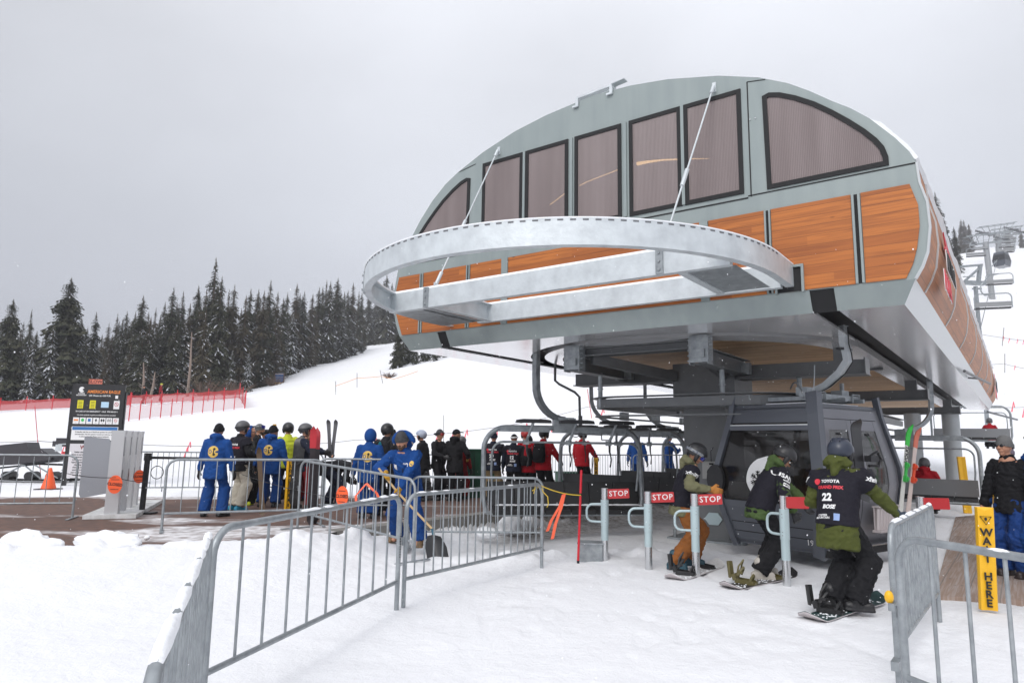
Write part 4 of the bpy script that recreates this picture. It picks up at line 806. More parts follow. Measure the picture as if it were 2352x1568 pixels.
# ================================================================ information board
def board():
    c0 = G(147, 1120, .2); c1 = G(285, 1120, .2); yaw = .18
    p = V((-11.75, 19.5, .12)); t = thing('information_board', 'tall black information board with trail symbols, its lower half hidden by the grey gate', 'information board', p, yaw)
    t.scale = (.80, .9, .90); W_, H_ = 1.72, 2.95
    m = MB(); m.box((0, 0, 1.95), (W_, .05, H_-.2+.0)); bd = m.build('panel', BLKP, t)
    m = MB(); m.box((-W_/2+.02, .05, 1.45), (.12, .08, 3.3)); m.box((W_/2-.02, .05, 1.45), (.12, .08, 3.3)); m.box((-W_/2+.02, 0, -.05), (.22, .2, .3)); m.build('leg', BLKP, t)
    def T(s, size, x, z, mt, **k): text_on(s, size, V((x, -.027, z)), V((1, 0, 0)), V((0, 0, 1)), mt, bd, depth=.001, **k)
    def R_(x, z, w_, h_, mt, d=.027, nm='plate'): m = MB(); m.box((x, -d, z), (w_, .004, h_)); return m.build(nm, mt, bd)
    OR = mat('orange_lettering', (.85, .27, .05), .5); BL = mat('blue_plate', (.03, .16, .42), .5); YL = mat('yellow_plate', (.72, .66, .02), .5); GR = mat('green_dot', (.05, .5, .12), .5); LB = mat('pale_blue_plate', (.45, .65, .8), .5)
    T('AMERICAN EAGLE', .132, .17, 3.08, OR, bold=.02); T('COPPER\nMOUNTAIN', .06, -.56, 2.99, WHT); T('Lift Closes at: 4:00 P.M.', .075, .05, 2.96, WHT)
    m = MB(); m.prism([(.09*cos(a), .09*sin(a)) for a in np.linspace(.5, 2*pi-.5, 20)]+[(.02, -.02), (.05, .0), (.02, .02)], lambda a, b_, d: V((-.56+a, d, 3.14+b_)), -.03, -.026); m.build('emblem', WHT, bd)
    for k, (x, mt, h_) in enumerate(((-.56, YL, .26), (-.16, YL, .26), (.24, LB, .18), (.62, WHT, .26))): R_(x, 2.68, .19 if k != 2 else .25, h_, mt)
    R_(.60, 2.93, .09, .1, WHT)
    m = MB(); m.tube([V((.62+.06*cos(a), -.031, 2.70+.06*sin(a))) for a in np.linspace(0, 2*pi, 18, endpoint=False)], .008, 4, closed=True); m.beam((.58, -.031, 2.74), (.66, -.031, 2.66), .006, .012); m.build('no_smoking_symbol', REDS, bd)
    for x in (-.56, -.16):
        for k in range(5): R_(x, 2.76-.045*k, .12, .012, BLKT, .03, 'text_line')
    T('IN CASE OF AN EMERGENCY  CALL  970-968-2311', .062, 0, 2.46, WHT, bold=.02); T('Use these symbols to guide you safely around the mountain', .052, 0, 2.35, WHT)
    cols_ = [OR, GR, BL, BLKT, BLKT, BLKT, REDS]
    for k in range(7):
        x = -.645+.215*k; R_(x, 2.17, .19, .2, WHT); m = MB(); z = 2.19
        if k == 0: m.box((x, -.031, z), (.14, .003, .05))
        elif k == 1: m.prism([(.05*cos(a), .05*sin(a)) for a in np.linspace(0, 2*pi, 20, endpoint=False)], lambda a, b_, d: V((x+a, d, z+b_)), -.033, -.029)
        elif k == 2: m.box((x, -.031, z), (.09, .003, .09))
        elif k == 6: m.tube([V((x+.045*cos(a), -.031, z+.045*sin(a))) for a in np.linspace(0, 2*pi, 16, endpoint=False)], .006, 4, closed=True); m.beam((x-.03, -.031, z+.03), (x+.03, -.031, z-.03), .005, .01)
        else:
            for dx in ((0,), (-.035, .035), (-.035, .035))[k-3]: m.prism([(0, .055), (.035, 0), (0, -.055), (-.035, 0)], lambda a, b_, d, dx=dx: V((x+dx+a, d, z+b_)), -.033, -.029)
        m.build('trail_symbol', cols_[k], bd)
        if k == 5:
            m = MB()
            for dx in (-.035, .035): m.prism([(0, .03), (.018, 0), (0, -.03), (-.018, 0)], lambda a, b_, d, dx=dx: V((x+dx+a, d, z+b_)), -.036, -.032)
            m.build('trail_symbol', WHT, bd)
        T('Trail', .03, x, 2.10, BLKT)
    R_(0, 1.78, 1.5, .42, WHT); R_(0, 1.93, 1.46, .10, BL, .031); T('INSTRUCTIONS & WARNING:', .075, -.28, 1.93, WHT, bold=.01)
    for i_, s_ in enumerate(('If unfamiliar with the use of this lift ask operator for assistance', 'and instruction. Ask the operator to assist you with your gear', 'in advance of loading. Please remove backpacks.')): text_on(s_, .05, V((0, -.031, 1.82-.07*i_)), V((1, 0, 0)), V((0, 0, 1)), BLKT, bd, depth=.001)
    wr = mat('warning_plate', (.62, .60, .62), .5); m = MB(); m.box((0, -.029, .93), (1.5, .006, 1.05)); w_ = m.build('warning_plate', wr, bd)
    text_on('WARNING', .17, V((0, -.034, 1.34)), V((1, 0, 0)), V((0, 0, 1)), mat('dark_red_letters', (.22, .02, .02), .5), w_, depth=.001, bold=.03)
    for i_, s_ in enumerate(('Under state law, a skier assumes the risk of', 'injury to person or property resulting from any of', 'the inherent dangers and risks of skiing and may', 'not recover from any ski area operator for any', 'injury resulting from dangers of skiing, including:', 'changing weather conditions, existing and', 'changing snow conditions, bare spots, rocks,', 'stumps, trees, collisions with natural objects,', 'man-made objects or other skiers, variations in', 'terrain, and the failure to ski within ability.')): text_on(s_, .066, V((0, -.034, 1.2-.078*i_)), V((1, 0, 0)), V((0, 0, 1)), BLKT, w_, depth=.001)
    R = thing('slow_sign', 'small faded orange slow sign fixed above the black information board', 'sign', p+V((-.20, .1, 2.79)), yaw); R.scale = (.85, .85, .85)
    m = MB(); m.box((0, .02, .33), (.42, .012, .17)); q = m.build('plate', mat('salmon_plate', (.72, .22, .15), .6), R); text_on('SLOW', .15, V((0, .013, .33)), V((1, 0, 0)), V((0, 0, 1)), mat('maroon_letters', (.16, .03, .03), .6), q, depth=.001, bold=.02)
    m = MB(); m.tube([(0, .05, -.1), (0, .05, .3)], .02, 6); m.build('stake', GALV, R)
board()
# ================================================================ blue trail sign by the trees, seen from far
c = AT(640, 890, 92); gz_ = ghs(c.x, 92); t = thing('trail_sign', 'small blue and yellow trail sign on two legs at the forest edge', 'sign', (c.x, 92, gz_), -.25)
tz = AT(640, 857, 92).z-gz_; m = MB(); m.box((0, 0, tz-.75), (1.4, .06, 1.5)); pn = m.build('panel', mat('sign_blue', (.04, .10, .25), .5), t); m = MB(); m.box((0, -.035, tz-1.35), (1.4, .01, .25)); m.build('yellow_band', YEL, pn); m = MB(); m.box((0, -.035, tz-.1), (1.4, .01, .12)); m.box((0, -.04, tz-.55), (1.2, .01, .05)); m.box((0, -.04, tz-.85), (1.0, .01, .05)); m.build('white_band', mat('sign_grey', (.5, .42, .4), .6), pn)
for q in (-1, 1): m = MB(); m.beam((q*.7, 0, -.5), (q*.7, 0, tz), .12, .12, up=(0, 1, 0)); m.build('leg', mat('brown_post', (.09, .06, .05), .8), t)
# ================================================================ chairlift chairs
def chair(H, a, label, z0=0.0, group='six seat chairs parked under the terminal', footrests=True, arm=True, snow=True, back='black'):
    """local: faces -Y; H = world point where the hanger leaves the slot"""
    R = Matrix.Rotation(a, 3, 'Z'); off = R @ V((-.6, .12, 0)); t = thing('lift_chair', label, 'chair', (H[0]-off.x, H[1]-off.y, z0), a, group); hz_ = H[2]-z0
    W_ = 1.52
    if arm:
        m = MB(); pr = [(-.045, -.065), (.045, -.065), (.045, .065), (-.045, .065)]
        e0 = V((-.6, .12, 0)); dirn = V((.6, .28, 0)); zc_ = 2.75; pts = [e0+V((0, 0, hz_+.1)), e0+V((0, 0, 2.85))]
        for k in range(1, 10):
            q = pi/2*k/9; pts.append(e0+dirn*(1-cos(q))+V((0, 0, 2.72-.62*sin(q))))
        m.sweep(pts, pr, up=dirn.cross(V((0, 0, 1))).normalized()); m.build('hanger', GALV, t)
        m = MB(); m.box((0.0, .36, 1.98), (.42, .16, .28)); m.box((0, .30, 2.10), (.30, .22, .05)); m.build('hanger_clamp', GALV, t)
    m = MB(); yb = .40; zt = 1.93; pts = [V((-W_+.06, .30, .38)), V((-W_, .32, .62)), V((-W_, .38, 1.25)), V((-W_, yb, 1.5))]+arc((-W_+.42, yb, zt-.42), .42, pi, pi/2, 7)+arc((W_-.42, yb, zt-.42), .42, pi/2, 0, 7)+[V((W_, yb, 1.5)), V((W_, .38, 1.25)), V((W_, .32, .62)), V((W_-.06, .30, .38))]
    m.tube(pts, .047, 10); m.build('bail', GALV, t, smooth=60)
    for q_ in (-.75, .75): m = MB(); m.box((q_, yb, 1.90), (.95, .10, .10)); m.build('bail_sleeve', GALV, t)
    m = MB(); zr, yr = 1.66, .12; w2 = W_-.12; pts = [V((-w2+.03, .22, .78)), V((-w2, .2, 1.1)), V((-w2, .15, zr-.22))]+arc((-w2+.2, yr+.01, zr-.2), .2, pi, pi/2, 6)+arc((w2-.2, yr+.01, zr-.2), .2, pi/2, 0, 6)+[V((w2, .15, zr-.22)), V((w2, .2, 1.1)), V((w2-.03, .22, .78))]
    m.tube(pts, .021, 8); m.build('restraint_bar', GALV, t, smooth=60)
    if footrests:
        for x in (-.78, 0.03, .8):
            m = MB(); m.tube([V((x, yr, zr)), V((x+.03, .02, zr+.12)), V((x+.1, -.06, zr+.36))], .026, 8); m.box((x, yr, zr), (.1, .06, .09)); m.build('footrest_arm', GALV, t, smooth=60)
            m = MB(); m.prism([(-.33, -.035), (.33, -.035), (.31, .02), (.2, .035), (-.2, .035), (-.31, .02)], lambda p_, q_, d: V((x+.1+p_, -.08+d, zr+.38+q_)), -.06, .06); m.build('footrest', BLKP, t)
            m = MB(); m.tube([V((x+.02, yr, zr-.04)), V((x+.02, yr, zr-.16)), V((x+.05, yr-.02, zr-.3)), V((x+.03, yr, zr-.44))], [.022, .018, .010, .016], 6); m.build('strap', BLKP, t, smooth=60)
    m = MB(); R2 = Matrix.Rotation(radians(-14), 3, 'X')
    n_ = 6; w_ = 2*(W_-.1)/n_
    for i in range(n_):
        x = -W_+.1+w_*(i+.5); m.cut(); m.box(V((x, .33, .72)), (w_-.012, .07, .42), R2)
    for q in m.pieces(): q.build('backrest', SEAT, t)
    m = MB(); m.box((0, .375, .74), (2*W_-.14, .02, .40), R2); m.build('back_plate', mat('back_plate_grey', (.22, .225, .23), .35, .5) if back == 'grey' else SEAT, t)
    for i in range(n_): x = -W_+.1+w_*(i+.5); m = MB(); m.box((x, .05, .46), (w_-.014, .50, .08), Matrix.Rotation(radians(6), 3, 'X')); m.build('seat', SEAT, t)
    m = MB(); m.tube([(-W_+.05, .3, .38), (W_-.05, .3, .38)], .035, 8); m.tube([(-W_+.1, -.15, .39), (W_-.1, -.15, .39)], .028, 8)
    for x in np.linspace(-1.2, 1.2, 5): m.beam((x, -.18, .40), (x, .34, .40), .04, .05)
    m.build('seat_frame', GALV, t, smooth=60)
    if snow:
        m = MB(); rnd = random.Random(int(H[0]*100)); x = -1.3
        for k in range(30):
            x = -1.3+rnd.random()*2.6; L_ = .08+rnd.random()*.22; m.ell((x, .22+rnd.random()*.04, .515), (L_, .035, .012+rnd.random()*.02), seg=8, rings=5)
        m.build('snow', SNOWCAP, t, smooth=True)
    return t
def cs(u, s): p = P(u, s, 3.3); return (p.x, p.y, 3.3)
chair(cs(6.22, 1.52), radians(10), 'six seat chair at the front of the parked row, nearest to the barrier fence')
chair(cs(7.1, 5.1), radians(-30), 'second six seat chair of the row, behind the red marker pole', snow=False)
chair(cs(7.1, 8.0), radians(-34), 'third six seat chair of the row, in front of the far blue uniforms', snow=False)
chair(cs(7.1, 10.9), radians(-36), 'fourth six seat chair of the row, mostly behind the brown trousered snowboarder', snow=False)
chair(cs(7.1, 13.8), radians(-36), 'farthest chair of the parked row, glimpsed beside the pylon', snow=False)
CR = (10.45, 17.0, 3.3); rchair = chair(CR, radians(143.5), 'six seat chair seen from behind carrying two red jackets', footrests=False, snow=False, back='grey', group='chairs leaving the terminal')
c = AT(2258, 1000, 31); fchair = chair((c.x+.3, 31.2, c.z+1.6), radians(150), 'chair just leaving with two small seated riders', z0=c.z-.62, footrests=False, snow=False, back='grey', group='chairs leaving the terminal', arm=True)
# ================================================================ gondola cabin
CC = V((4.60, 10.72, 0)); CA = radians(34.8); cb = thing('gondola_cabin', 'dark grey gondola cabin with round white snowflake logo parked behind the green jackets', 'gondola', CC, CA)
CG = mat('cabin_grey', (.088, .096, .115), .32, .2, .5, coat=.3); CG2 = mat('cabin_door_grey', (.21, .21, .23), .3, .3, .5); GLS = mat('tinted_glass', (.012, .010, .009), .05, 0, .8, alpha=.60); GLD = mat('pale_glass', (.10, .10, .10), .05, 0, .8, alpha=.55)
HX, HY = 1.08, .86
PROF = [(.20, .80), (.30, .84), (.75, .95), (1.12, 1.0), (1.35, .985), (2.10, .82), (2.28, .78)]
def sc_(z): return float(np.interp(z, [a for a, b_ in PROF], [b_ for a, b_ in PROF]))
def cp(x, y, z, o=0): k = sc_(z); return V((x*(HX*k+o), y*(HY*k+o), z))
def cpoint(face, a, z, o=0.0):
    """point on a cabin face: a in -1..1 along it"""
    k = sc_(z)
    if face == 'L': return V((-(HX*k+o), a*(HY*k), z))
    if face == 'R': return V(((HX*k+o), a*(HY*k), z))
    if face == 'F': return V((a*(HX*k), -(HY*k+o), z))
    return V((a*(HX*k), (HY*k+o), z))
def cpanel(face, a0, a1, z0, z1, m, name, parent, th=.02, o=0.0, n=5):
    zs = sorted(set([z0, z1]+[a for a, b_ in PROF if z0 < a < z1])); mb = MB(); rings = []
    for z in zs: rings.append([cpoint(face, a0, z, o), cpoint(face, a1, z, o), cpoint(face, a1, z, o-th), cpoint(face, a0, z, o-th)])
    mb.loft(rings); return mb.build(name, m, parent)
m = MB(); m.loft([[cp(-1, -1, z, -.0), cp(1, -1, z), cp(1, 1, z), cp(-1, 1, z)] for z in (.2, .26)]); m.build('floor', CG, cb)
m = MB(); m.loft([[cp(-1, -1, z), cp(1, -1, z), cp(1, 1, z), cp(-1, 1, z)] for z in (2.2, 2.27)]); m.build('roof', CG, cb)
m = MB(); m.box((0, 0, 2.285), (1.3, 1.0, .03)); m.build('roof_snow', SNOWCAP, cb)
for x, y in ((-1, -1), (1, -1), (1, 1), (-1, 1)):
    m = MB(); pts = [cp(x*1.0, y*1.0, z, .0) for z in [.16, .3, .75, 1.12, 1.35, 2.1, 2.42]]; w_ = .045 if (x, y) != (-1, -1) else .085
    m.sweep(pts, [(-w_, -w_*.8), (w_, -w_*.8), (w_, w_*.8), (-w_, w_*.8)], up=(1, 0, 0)); m.build('corner_post', CG, cb)
for f in 'LRFB':
    if f in 'LRB':
        cpanel(f, -.95, .95, .22, .85, CG, 'lower_panel', cb); cpanel(f, -.93, .93, .85, 2.0, GLS, 'window', cb, th=.012, o=-.012); cpanel(f, -.95, .95, 2.0, 2.22, CG, 'upper_panel', cb)
        for z in (.38, .52, .84):
            cpanel(f, -.9, .9, z, z+.012, BLACK, 'groove', cb, th=.01, o=.003)
m = MB(); m.beam(cpoint('L', -.9, 1.92, .04), cpoint('L', .9, 1.92, .04), .05, .07); m.build('ledge', CG, cb); m = MB(); m.beam(cpoint('L', -.9, 1.962, .04), cpoint('L', .9, 1.962, .04), .045, .012); m.build('ledge_snow', SNOWCAP, cb)
# doors on the F face
cpanel('F', -.95, -.84, .22, 2.22, CG2, 'door_jamb', cb); cpanel('F', .80, .95, .22, 2.22, CG2, 'door_jamb', cb); cpanel('F', -.84, .80, 2.06, 2.22, CG2, 'door_header', cb)
for a0, a1 in ((-.83, -.03), (-.01, .79)):
    d = cpanel('F', a0, a0+.13, .24, 2.05, CG2, 'door', cb, o=.015); cpanel('F', a1-.13, a1, .24, 2.05, CG2, 'door_stile', d, o=.015)
    cpanel('F', a0+.13, a1-.13, .24, .9, CG2, 'door_panel', d, o=.013); cpanel('F', a0+.13, a1-.13, 1.9, 2.05, CG2, 'door_panel', d, o=.013); cpanel('F', a0+.13, a1-.13, .9, 1.9, GLD, 'door_window', d, th=.01, o=.005); cpanel('F', a0+.13, a1-.13, 1.46, 1.475, BLACK, 'window_bar', d, o=.012)
    cpanel('F', (a0+a1)/2-.06, (a0+a1)/2+.06, 1.83, 1.86, BLACK, 'latch', d, o=.012)
cpanel('F', -.03, -.01, .24, 2.05, BLACK, 'door_seal', cb, o=.01)
# bumper, side pads, interior
m = MB(); m.sweep([V((-HX*.86, -HY*.86-.10, .22)), V((HX*.95, -HY*.86-.10, .22))], [(-.06, -.05), (.06, -.05), (.06, .05), (-.06, .05)]); m.build('bumper', BLACK, cb); m = MB(); m.beam(V((-HX*.86, -HY*.86-.12, .275)), V((HX*.95, -HY*.86-.12, .275)), .08, .02); m.build('bumper_trim', CHROME, cb)
for a in (-1.0, 1.0):
    m = MB(); c = cpoint('L', a, 1.14, .03); m.prism([(.17*cos(q), .22*sin(q)) for q in np.linspace(0, 2*pi, 24, endpoint=False)], lambda p_, q_, d: c+V((d, p_*.9+(.0), q_)), -.03, .03); m.build('rubber_pad', BLKP if a > 0 else mat('brown_pad', (.05, .045, .042), .5), cb, smooth=30)
m = MB(); m.box((.70, .1, 1.35), (.06, .9, .8)); m.box((.62, 0, .95), (.12, 1.2, .75)); m.box((.45, 0, .62), (.35, 1.2, .08)); m.build('seat', mat('cabin_seat', (.42, .33, .22), .6), cb)
# disc logo with snowflake
lg = cpoint('L', -.36, 1.17, .004); UY = V((0, -1, 0)); UZ = (cpoint('L', 0, 1.5)-cpoint('L', 0, 1.17)).normalized()
def lgf(a, b_, d):
    z = 1.17+b_; return cpoint('L', -.02-a/HY, z, .006+d)
N2 = 24
def discgrid(cx, cz, r, d, mt, name, hook=None):
    mb = MB(); rings = []
    for z in np.linspace(-r, r, 15):
        w2_ = sqrt(max(r*r-z*z, 1e-6)); rings.append((z, w2_))
    vs = []; 
    for z, w2_ in rings: vs += [lgf(cx-w2_, cz+z, d), lgf(cx+w2_, cz+z, d)]
    mb.add(vs, [(2*i, 2*i+1, 2*i+3, 2*i+2) for i in range(14)]); return mb.build(name, mt, cb)
discgrid(0, 0, .34, 0, WHT, 'logo_disc'); DK = mat('logo_dark', (.03, .026, .022), .3)
discgrid(.17, .20, .085, .004, DK, 'logo_cutout'); discgrid(.23, .165, .055, .008, WHT, 'logo_cutout')
m = MB()
crv = [(.11, .22, .03), (.09, .14, .045), (.10, .06, .05), (.15, -.02, .055), (.2, -.12, .07), (.24, -.22, .08)]
for i in range(len(crv)-1): a, b_ = crv[i], crv[i+1]; m.add([lgf(a[0]-a[2], a[1], .005), lgf(a[0]+a[2], a[1], .005), lgf(b_[0]+b_[2], b_[1], .005), lgf(b_[0]-b_[2], b_[1], .005)], [(0, 1, 2, 3)])
m.build('logo_stem', DK, cb)
m = MB(); fc = (-.14, -.0)
for k in range(6):
    a = pi/6+pi*k/3; e = (fc[0]+.125*cos(a), fc[1]+.125*sin(a)); m.beam(lgf(*fc, .008), lgf(*e, .008), .012, .012)
    for r_ in (.055, .09):
        q = (fc[0]+r_*cos(a), fc[1]+r_*sin(a))
        for s_ in (-1, 1): m.beam(lgf(*q, .008), lgf(q[0]+.04*cos(a+s_*.9), q[1]+.04*sin(a+s_*.9), .008), .010, .010)
m.build('snowflake', BLKT, cb)
text_on('19', .11, cpoint('L', -.78, .34, .012), V((0, -1, 0)), V((-.1, 0, 1)), WHT, cb, name='number', bold=-.004, depth=.002)
# suspension frame over the roof and hanger
m = MB()
for y in (-.45, .45): m.beam((-.8, y, 2.40), (.75, y, 2.40), .06, .08); 
for x in (-.6, .1, .6): m.beam((x, -.62, 2.36), (x, .62, 2.36), .05, .06)
for x in (-.45, .5): m.box((x, -.3, 2.47), (.2, .18, .12)); m.tube([V((x, -.5, 2.33)), V((x, -.5, 2.46)), V((x+.2, -.5, 2.46)), V((x+.2, -.5, 2.33))], .012, 6)
m.tube([V((-.9, -.7, 2.36)), V((-.88, -.72, 2.62)), V((-.86, -.72, 2.80))], .008, 6); m.tube(sag(V((-1, -.6, 2.4)), V((-.2, .1, 2.55)), -.12), .012, 6)
m.build('roof_frame', GALV, cb); 
Hc = P(1.05, 2.1, 3.35)-CC; Hl = Matrix.Rotation(-CA, 3, 'Z') @ Hc; m = MB(); e0 = V((Hl.x, Hl.y, 0)); e1 = V((-.02, .0, 0)); dd = e1-e0
out = -dd.normalized()*.12
pts = [e0+V((0, 0, 3.45)), e0+V((0, 0, 3.2)), e0+out*.3+V((0, 0, 3.05)), e0+out*.4+V((0, 0, 2.92)), e0+dd*.12+V((0, 0, 2.75)), e0+dd*.45+V((0, 0, 2.58)), e0+dd*.8+V((0, 0, 2.48)), e0+dd+V((0, 0, 2.42))]
m.sweep(pts, [(-.045, -.06), (.045, -.06), (.045, .06), (-.045, .06)], up=dd.cross(V((0, 0, 1))).normalized()); m.build('hanger', GALVL, cb); m = MB(); m.tube([p+V((.0, -.07, -.02)) for p in pts], .010, 6); m.box(e0+V((0, 0, 3.1)), (.34, .06, .03)); m.build('hanger_cable', BLKP, cb)
# ribbed ski basket on the doors
m = MB(); x0, x1 = .10, .72; yb_ = -(HY*.93+.18)
for i in range(9):
    x = x0+(x1-x0)*i/8; m.tube([V((x, yb_, .50)), V((x, yb_-.02, .80))], .026, 8)
m.box(((x0+x1)/2, yb_+.03, .65), (x1-x0+.05, .02, .34)); m.box(((x0+x1)/2, yb_, .48), (x1-x0+.08, .12, .03)); m.box(((x0+x1)/2, yb_-.0, .82), (x1-x0+.08, .1, .02)); m.build('ski_basket', mat('ribbed_aluminium', (.55, .50, .50), .5, .4), cb)
# ================================================================ skis, snowboards
def ski_mesh(L_, w_, tip=.06, th=.012):
    n_ = 22; rg = []
    for i in range(n_+1):
        x = i/n_; s_ = x*L_; ww = w_*(.5+.0) * (1.0 if .06 < x < .9 else (max(.25, sqrt(max(0, 1-((.06-x)/.06)**2))) if x <= .06 else max(.06, sqrt(max(0, 1-((x-.9)/.1)**2)))))*(1.12-.30*sin(pi*min(max(x, 0), 1)))
        up = tip*max(0, (x-.86)/.14)**2+.02*max(0, (.05-x)/.05)**2
        rg.append([V((-ww, s_, up)), V((ww, s_, up)), V((ww, s_, up+th)), V((-ww, s_, up+th))])
    return rg
def pose_rings(rg, base, axis, normal):
    y = V(axis).normalized(); z = V(normal); z = (z-y*z.dot(y)).normalized(); x = y.cross(z); return [[V(base)+x*v.x+y*v.y+z*v.z for v in r] for r in rg], (x, y, z)
def ski(base, axis, normal, L_, col, label, w_=.1, bind=None, tipcol=None, group=None, name='ski', cat='ski', text=None):
    rg, (x, y, z) = pose_rings(ski_mesh(L_, w_), base, axis, normal); m = MB(); m.loft(rg); t = m.build(name, cloth_ski(col), None, loc=V(base)); tag(t, label, cat, group)
    if tipcol: m = MB(); m.loft([[p+z*(.002 if i_ in (2, 3) else -.002)+(p-V(base)-y*(p-V(base)).dot(y))*.02 for i_, p in enumerate(r)] for r in rg[-6:]]); q = m.build('tip', cloth_ski(tipcol), None, loc=V(base)); q.parent = t; q.location = (0, 0, 0)
    if bind:
        m = MB(); Rm = Matrix((x, y, z)).transposed()
        for s_, h_ in ((.42, .09), (.56, .06)): m.box(V(base)+y*L_*s_+z*.035, (w_*.65, .08, h_*.6), Rm); m.box(V(base)+y*L_*s_+z*.06, (w_*.35, .035, h_*.6), Rm)
        m.box(V(base)+y*L_*.49+z*.03, (w_*.5, .30, .02), Rm); q = m.build('binding', cloth_ski(bind), None, loc=V(base)); q.parent = t; q.location = (0, 0, 0)
    if text: text_on(text, .085, V(base)+y*L_*.68+z*.014-V(base), y, -x, BLKT if sum(col) > 1 else WHT, t, bold=.04, depth=.001)
    return t
def cloth_ski(c): return mat('gloss_%d_%d_%d' % tuple(int(q*100) for q in c), c, .35, 0, .5)
def snowboard(base, yaw, label, L_=1.56, w_=.28, top=(.012, .012, .013), pitch=0, z=.012, bind=(.015, .015, .016), bare=1, group='snowboards under the riders', snowy=True, graphic=None, empties=True, bpos=(.33, .67)):
    """board lies along local Y, centred; returns the root"""
    t = thing('snowboard', label, 'snowboard', base, yaw, group); n_ = 28; rg = []; b_ = []
    for i in range(n_+1):
        x = i/n_; s_ = (x-.5)*L_; e_ = min(x, 1-x); ww = w_/2*(1-.16*sin(pi*x))*(1 if e_ > .1 else max(.05, sqrt(max(0, 1-((.1-e_)/.1)**2)))); up = z+.085*max(0, (.13-e_)/.13)**2*1.0
        rg.append([V((-ww, s_, up)), V((ww, s_, up)), V((ww, s_, up+.010)), V((-ww, s_, up+.010))])
    m = MB(); m.loft(rg); m.build('deck', mat('deck_%d' % int(top[0]*1000+top[1]*100), top, .35, 0, .5, var=(6, .6, tuple(min(c*3+.01, 1) for c in top))), t, smooth=40)
    m = MB(); m.loft([[v+V((0, 0, -.004)) for v in r[:2]]+[V((r[1].x*1.01, r[1].y, r[1].z+.004)), V((r[0].x*1.01, r[0].y, r[0].z+.004))] for r in rg]); m.build('base_edge', mat('board_base', (.55, .50, .50), .4), t, smooth=40)
    bm_ = mat('binding_%d' % int(bind[0]*1000), bind, .5, var=(20, .5, tuple(min(1, c*1.6) for c in bind)))
    for k, q in enumerate(bpos):
        y = (q-.5)*L_; Rz = Matrix.Rotation(radians(-78 if k == 0 else -100), 3, 'Z')  # toes to +X
        f = lambda p: V((0, y, z+.012))+Rz @ V(p)
        m = MB(); zb = Matrix.Rotation(radians(-78 if k == 0 else -100), 3, 'Z'); m.box(f((0, .0, .012)), (.11, .24, .02), zb)
        for s_ in (-1, 1): m.beam(f((s_*.058, -.12, .03)), f((s_*.055, .10, .018)), .012, .05); m.beam(f((s_*.058, -.12, .03)), f((s_*.05, -.14, .10)), .014, .05, up=(1, 0, 0))
        m.tube([f((-.055, -.12, .06)), f((-.045, -.165, .075)), f((.045, -.165, .075)), f((.055, -.12, .06))], .012, 6); m.build('binding', bm_, t)
        if (k == 0) or not empties:
            m = MB(); rr = []
            for h_ in (.05, .10, .16, .21, .235):
                wd_ = .055*(1-.25*max(0, (h_-.2)/.1)); yy = -.165-.10*(h_-.05); rr.append([f((a*wd_, yy-.03*(1-a*a), h_)) for a in (-1, -.5, 0, .5, 1)]+[f((a*wd_, yy-.03*(1-a*a)-.022, h_)) for a in (1, .5, 0, -.5, -1)])
            m.loft(rr); m.build('highback', bm_, t, smooth=50)
            m = MB(); m.tube([f((-.06, -.08, .09)), f((-.05, -.05, .15)), f((0, -.03, .18)), f((.05, -.05, .15)), f((.06, -.08, .09))], .017, 6); m.tube([f((-.055, .06, .04)), f((-.045, .08, .09)), f((0, .09, .11)), f((.045, .08, .09)), f((.055, .06, .04))], .014, 6); m.tube([f((-.06, -.09, .09)), f((-.055, -.07, .20)), f((0, -.03, .27)), f((.055, -.07, .20)), f((.06, -.09, .09))], .011, 6); m.box(f((.05, -.05, .13)), (.04, .05, .03), zb); m.build('strap', bm_, t, smooth=50)
    if snowy:
        m = MB(); rnd = random.Random(int(base[0]*91)); 
        for k in range(90): m.ell((rnd.uniform(-.11, .11)*w_/.28, rnd.uniform(-.42, .42)*L_, z+.013), (rnd.uniform(.004, .018), rnd.uniform(.004, .02), .005), seg=6, rings=4)
        m.build('snow_crumbs', SNOWCAP, t)
    return t
# ================================================================ snowmobile
t = thing('snowmobile', 'dark snowmobile parked on the snow at the left edge behind the barrier', 'snowmobile', (-14.6, 20.6, ghs(-14.6, 20.6)+.02), radians(4))
GM = mat('snowmobile_grey', (.045, .042, .048), .35)
m = MB(); m.prism([(-1.4, .55), (-1.1, .85), (-.45, 1.05), (.35, 1.15), (.42, .95), (.75, .98), (1.05, .80), (1.1, .66), (.6, .58), (-.2, .48), (-1.2, .42)], lambda a, b_, d: V((a, d, b_)), -.3, .3); m.build('body', GM, t)
m = MB(); m.prism([(.0, .62), (.75, .75), (1.15, .72), (1.75, .90), (2.1, .95), (2.1, .90), (1.1, .58), (.2, .50)], lambda a, b_, d: V((a, d, b_)), -.22, .22); m.build('tunnel', mat('tunnel_dark', (.05, .05, .055), .3, .6), t)
m = MB(); m.box((1.65, -.225, .86), (.6, .01, .08)); m.build('red_stripe', REDS, t)
m = MB(); m.box((1.35, 0, 1.12), (.65, .4, .16)); m.box((1.35, 0, 1.24), (.5, .34, .1)); m.build('cargo_box', GM, t); m = MB(); m.box((1.22, -.21, 1.0), (.18, .02, .2)); m.box((1.62, -.21, 1.0), (.16, .02, .22)); m.tube([V((1.2, -.2, 1.1)), V((2.0, -.2, 1.16)), V((2.05, .2, 1.16)), V((1.2, .2, 1.1))], .018, 6); m.tube([V((1.7, -.2, .95)), V((2.2, -.2, 1.0)), V((2.35, -.2, .98))], .018, 6); m.build('rack', GALVL, t)
m = MB(); m.tube([V((2.3, 0, .98)), V((2.5, 0, .82)), V((2.62, 0, .55))], [.03, .02, .01], 6); m.build('snow_flap', BLKP, t)
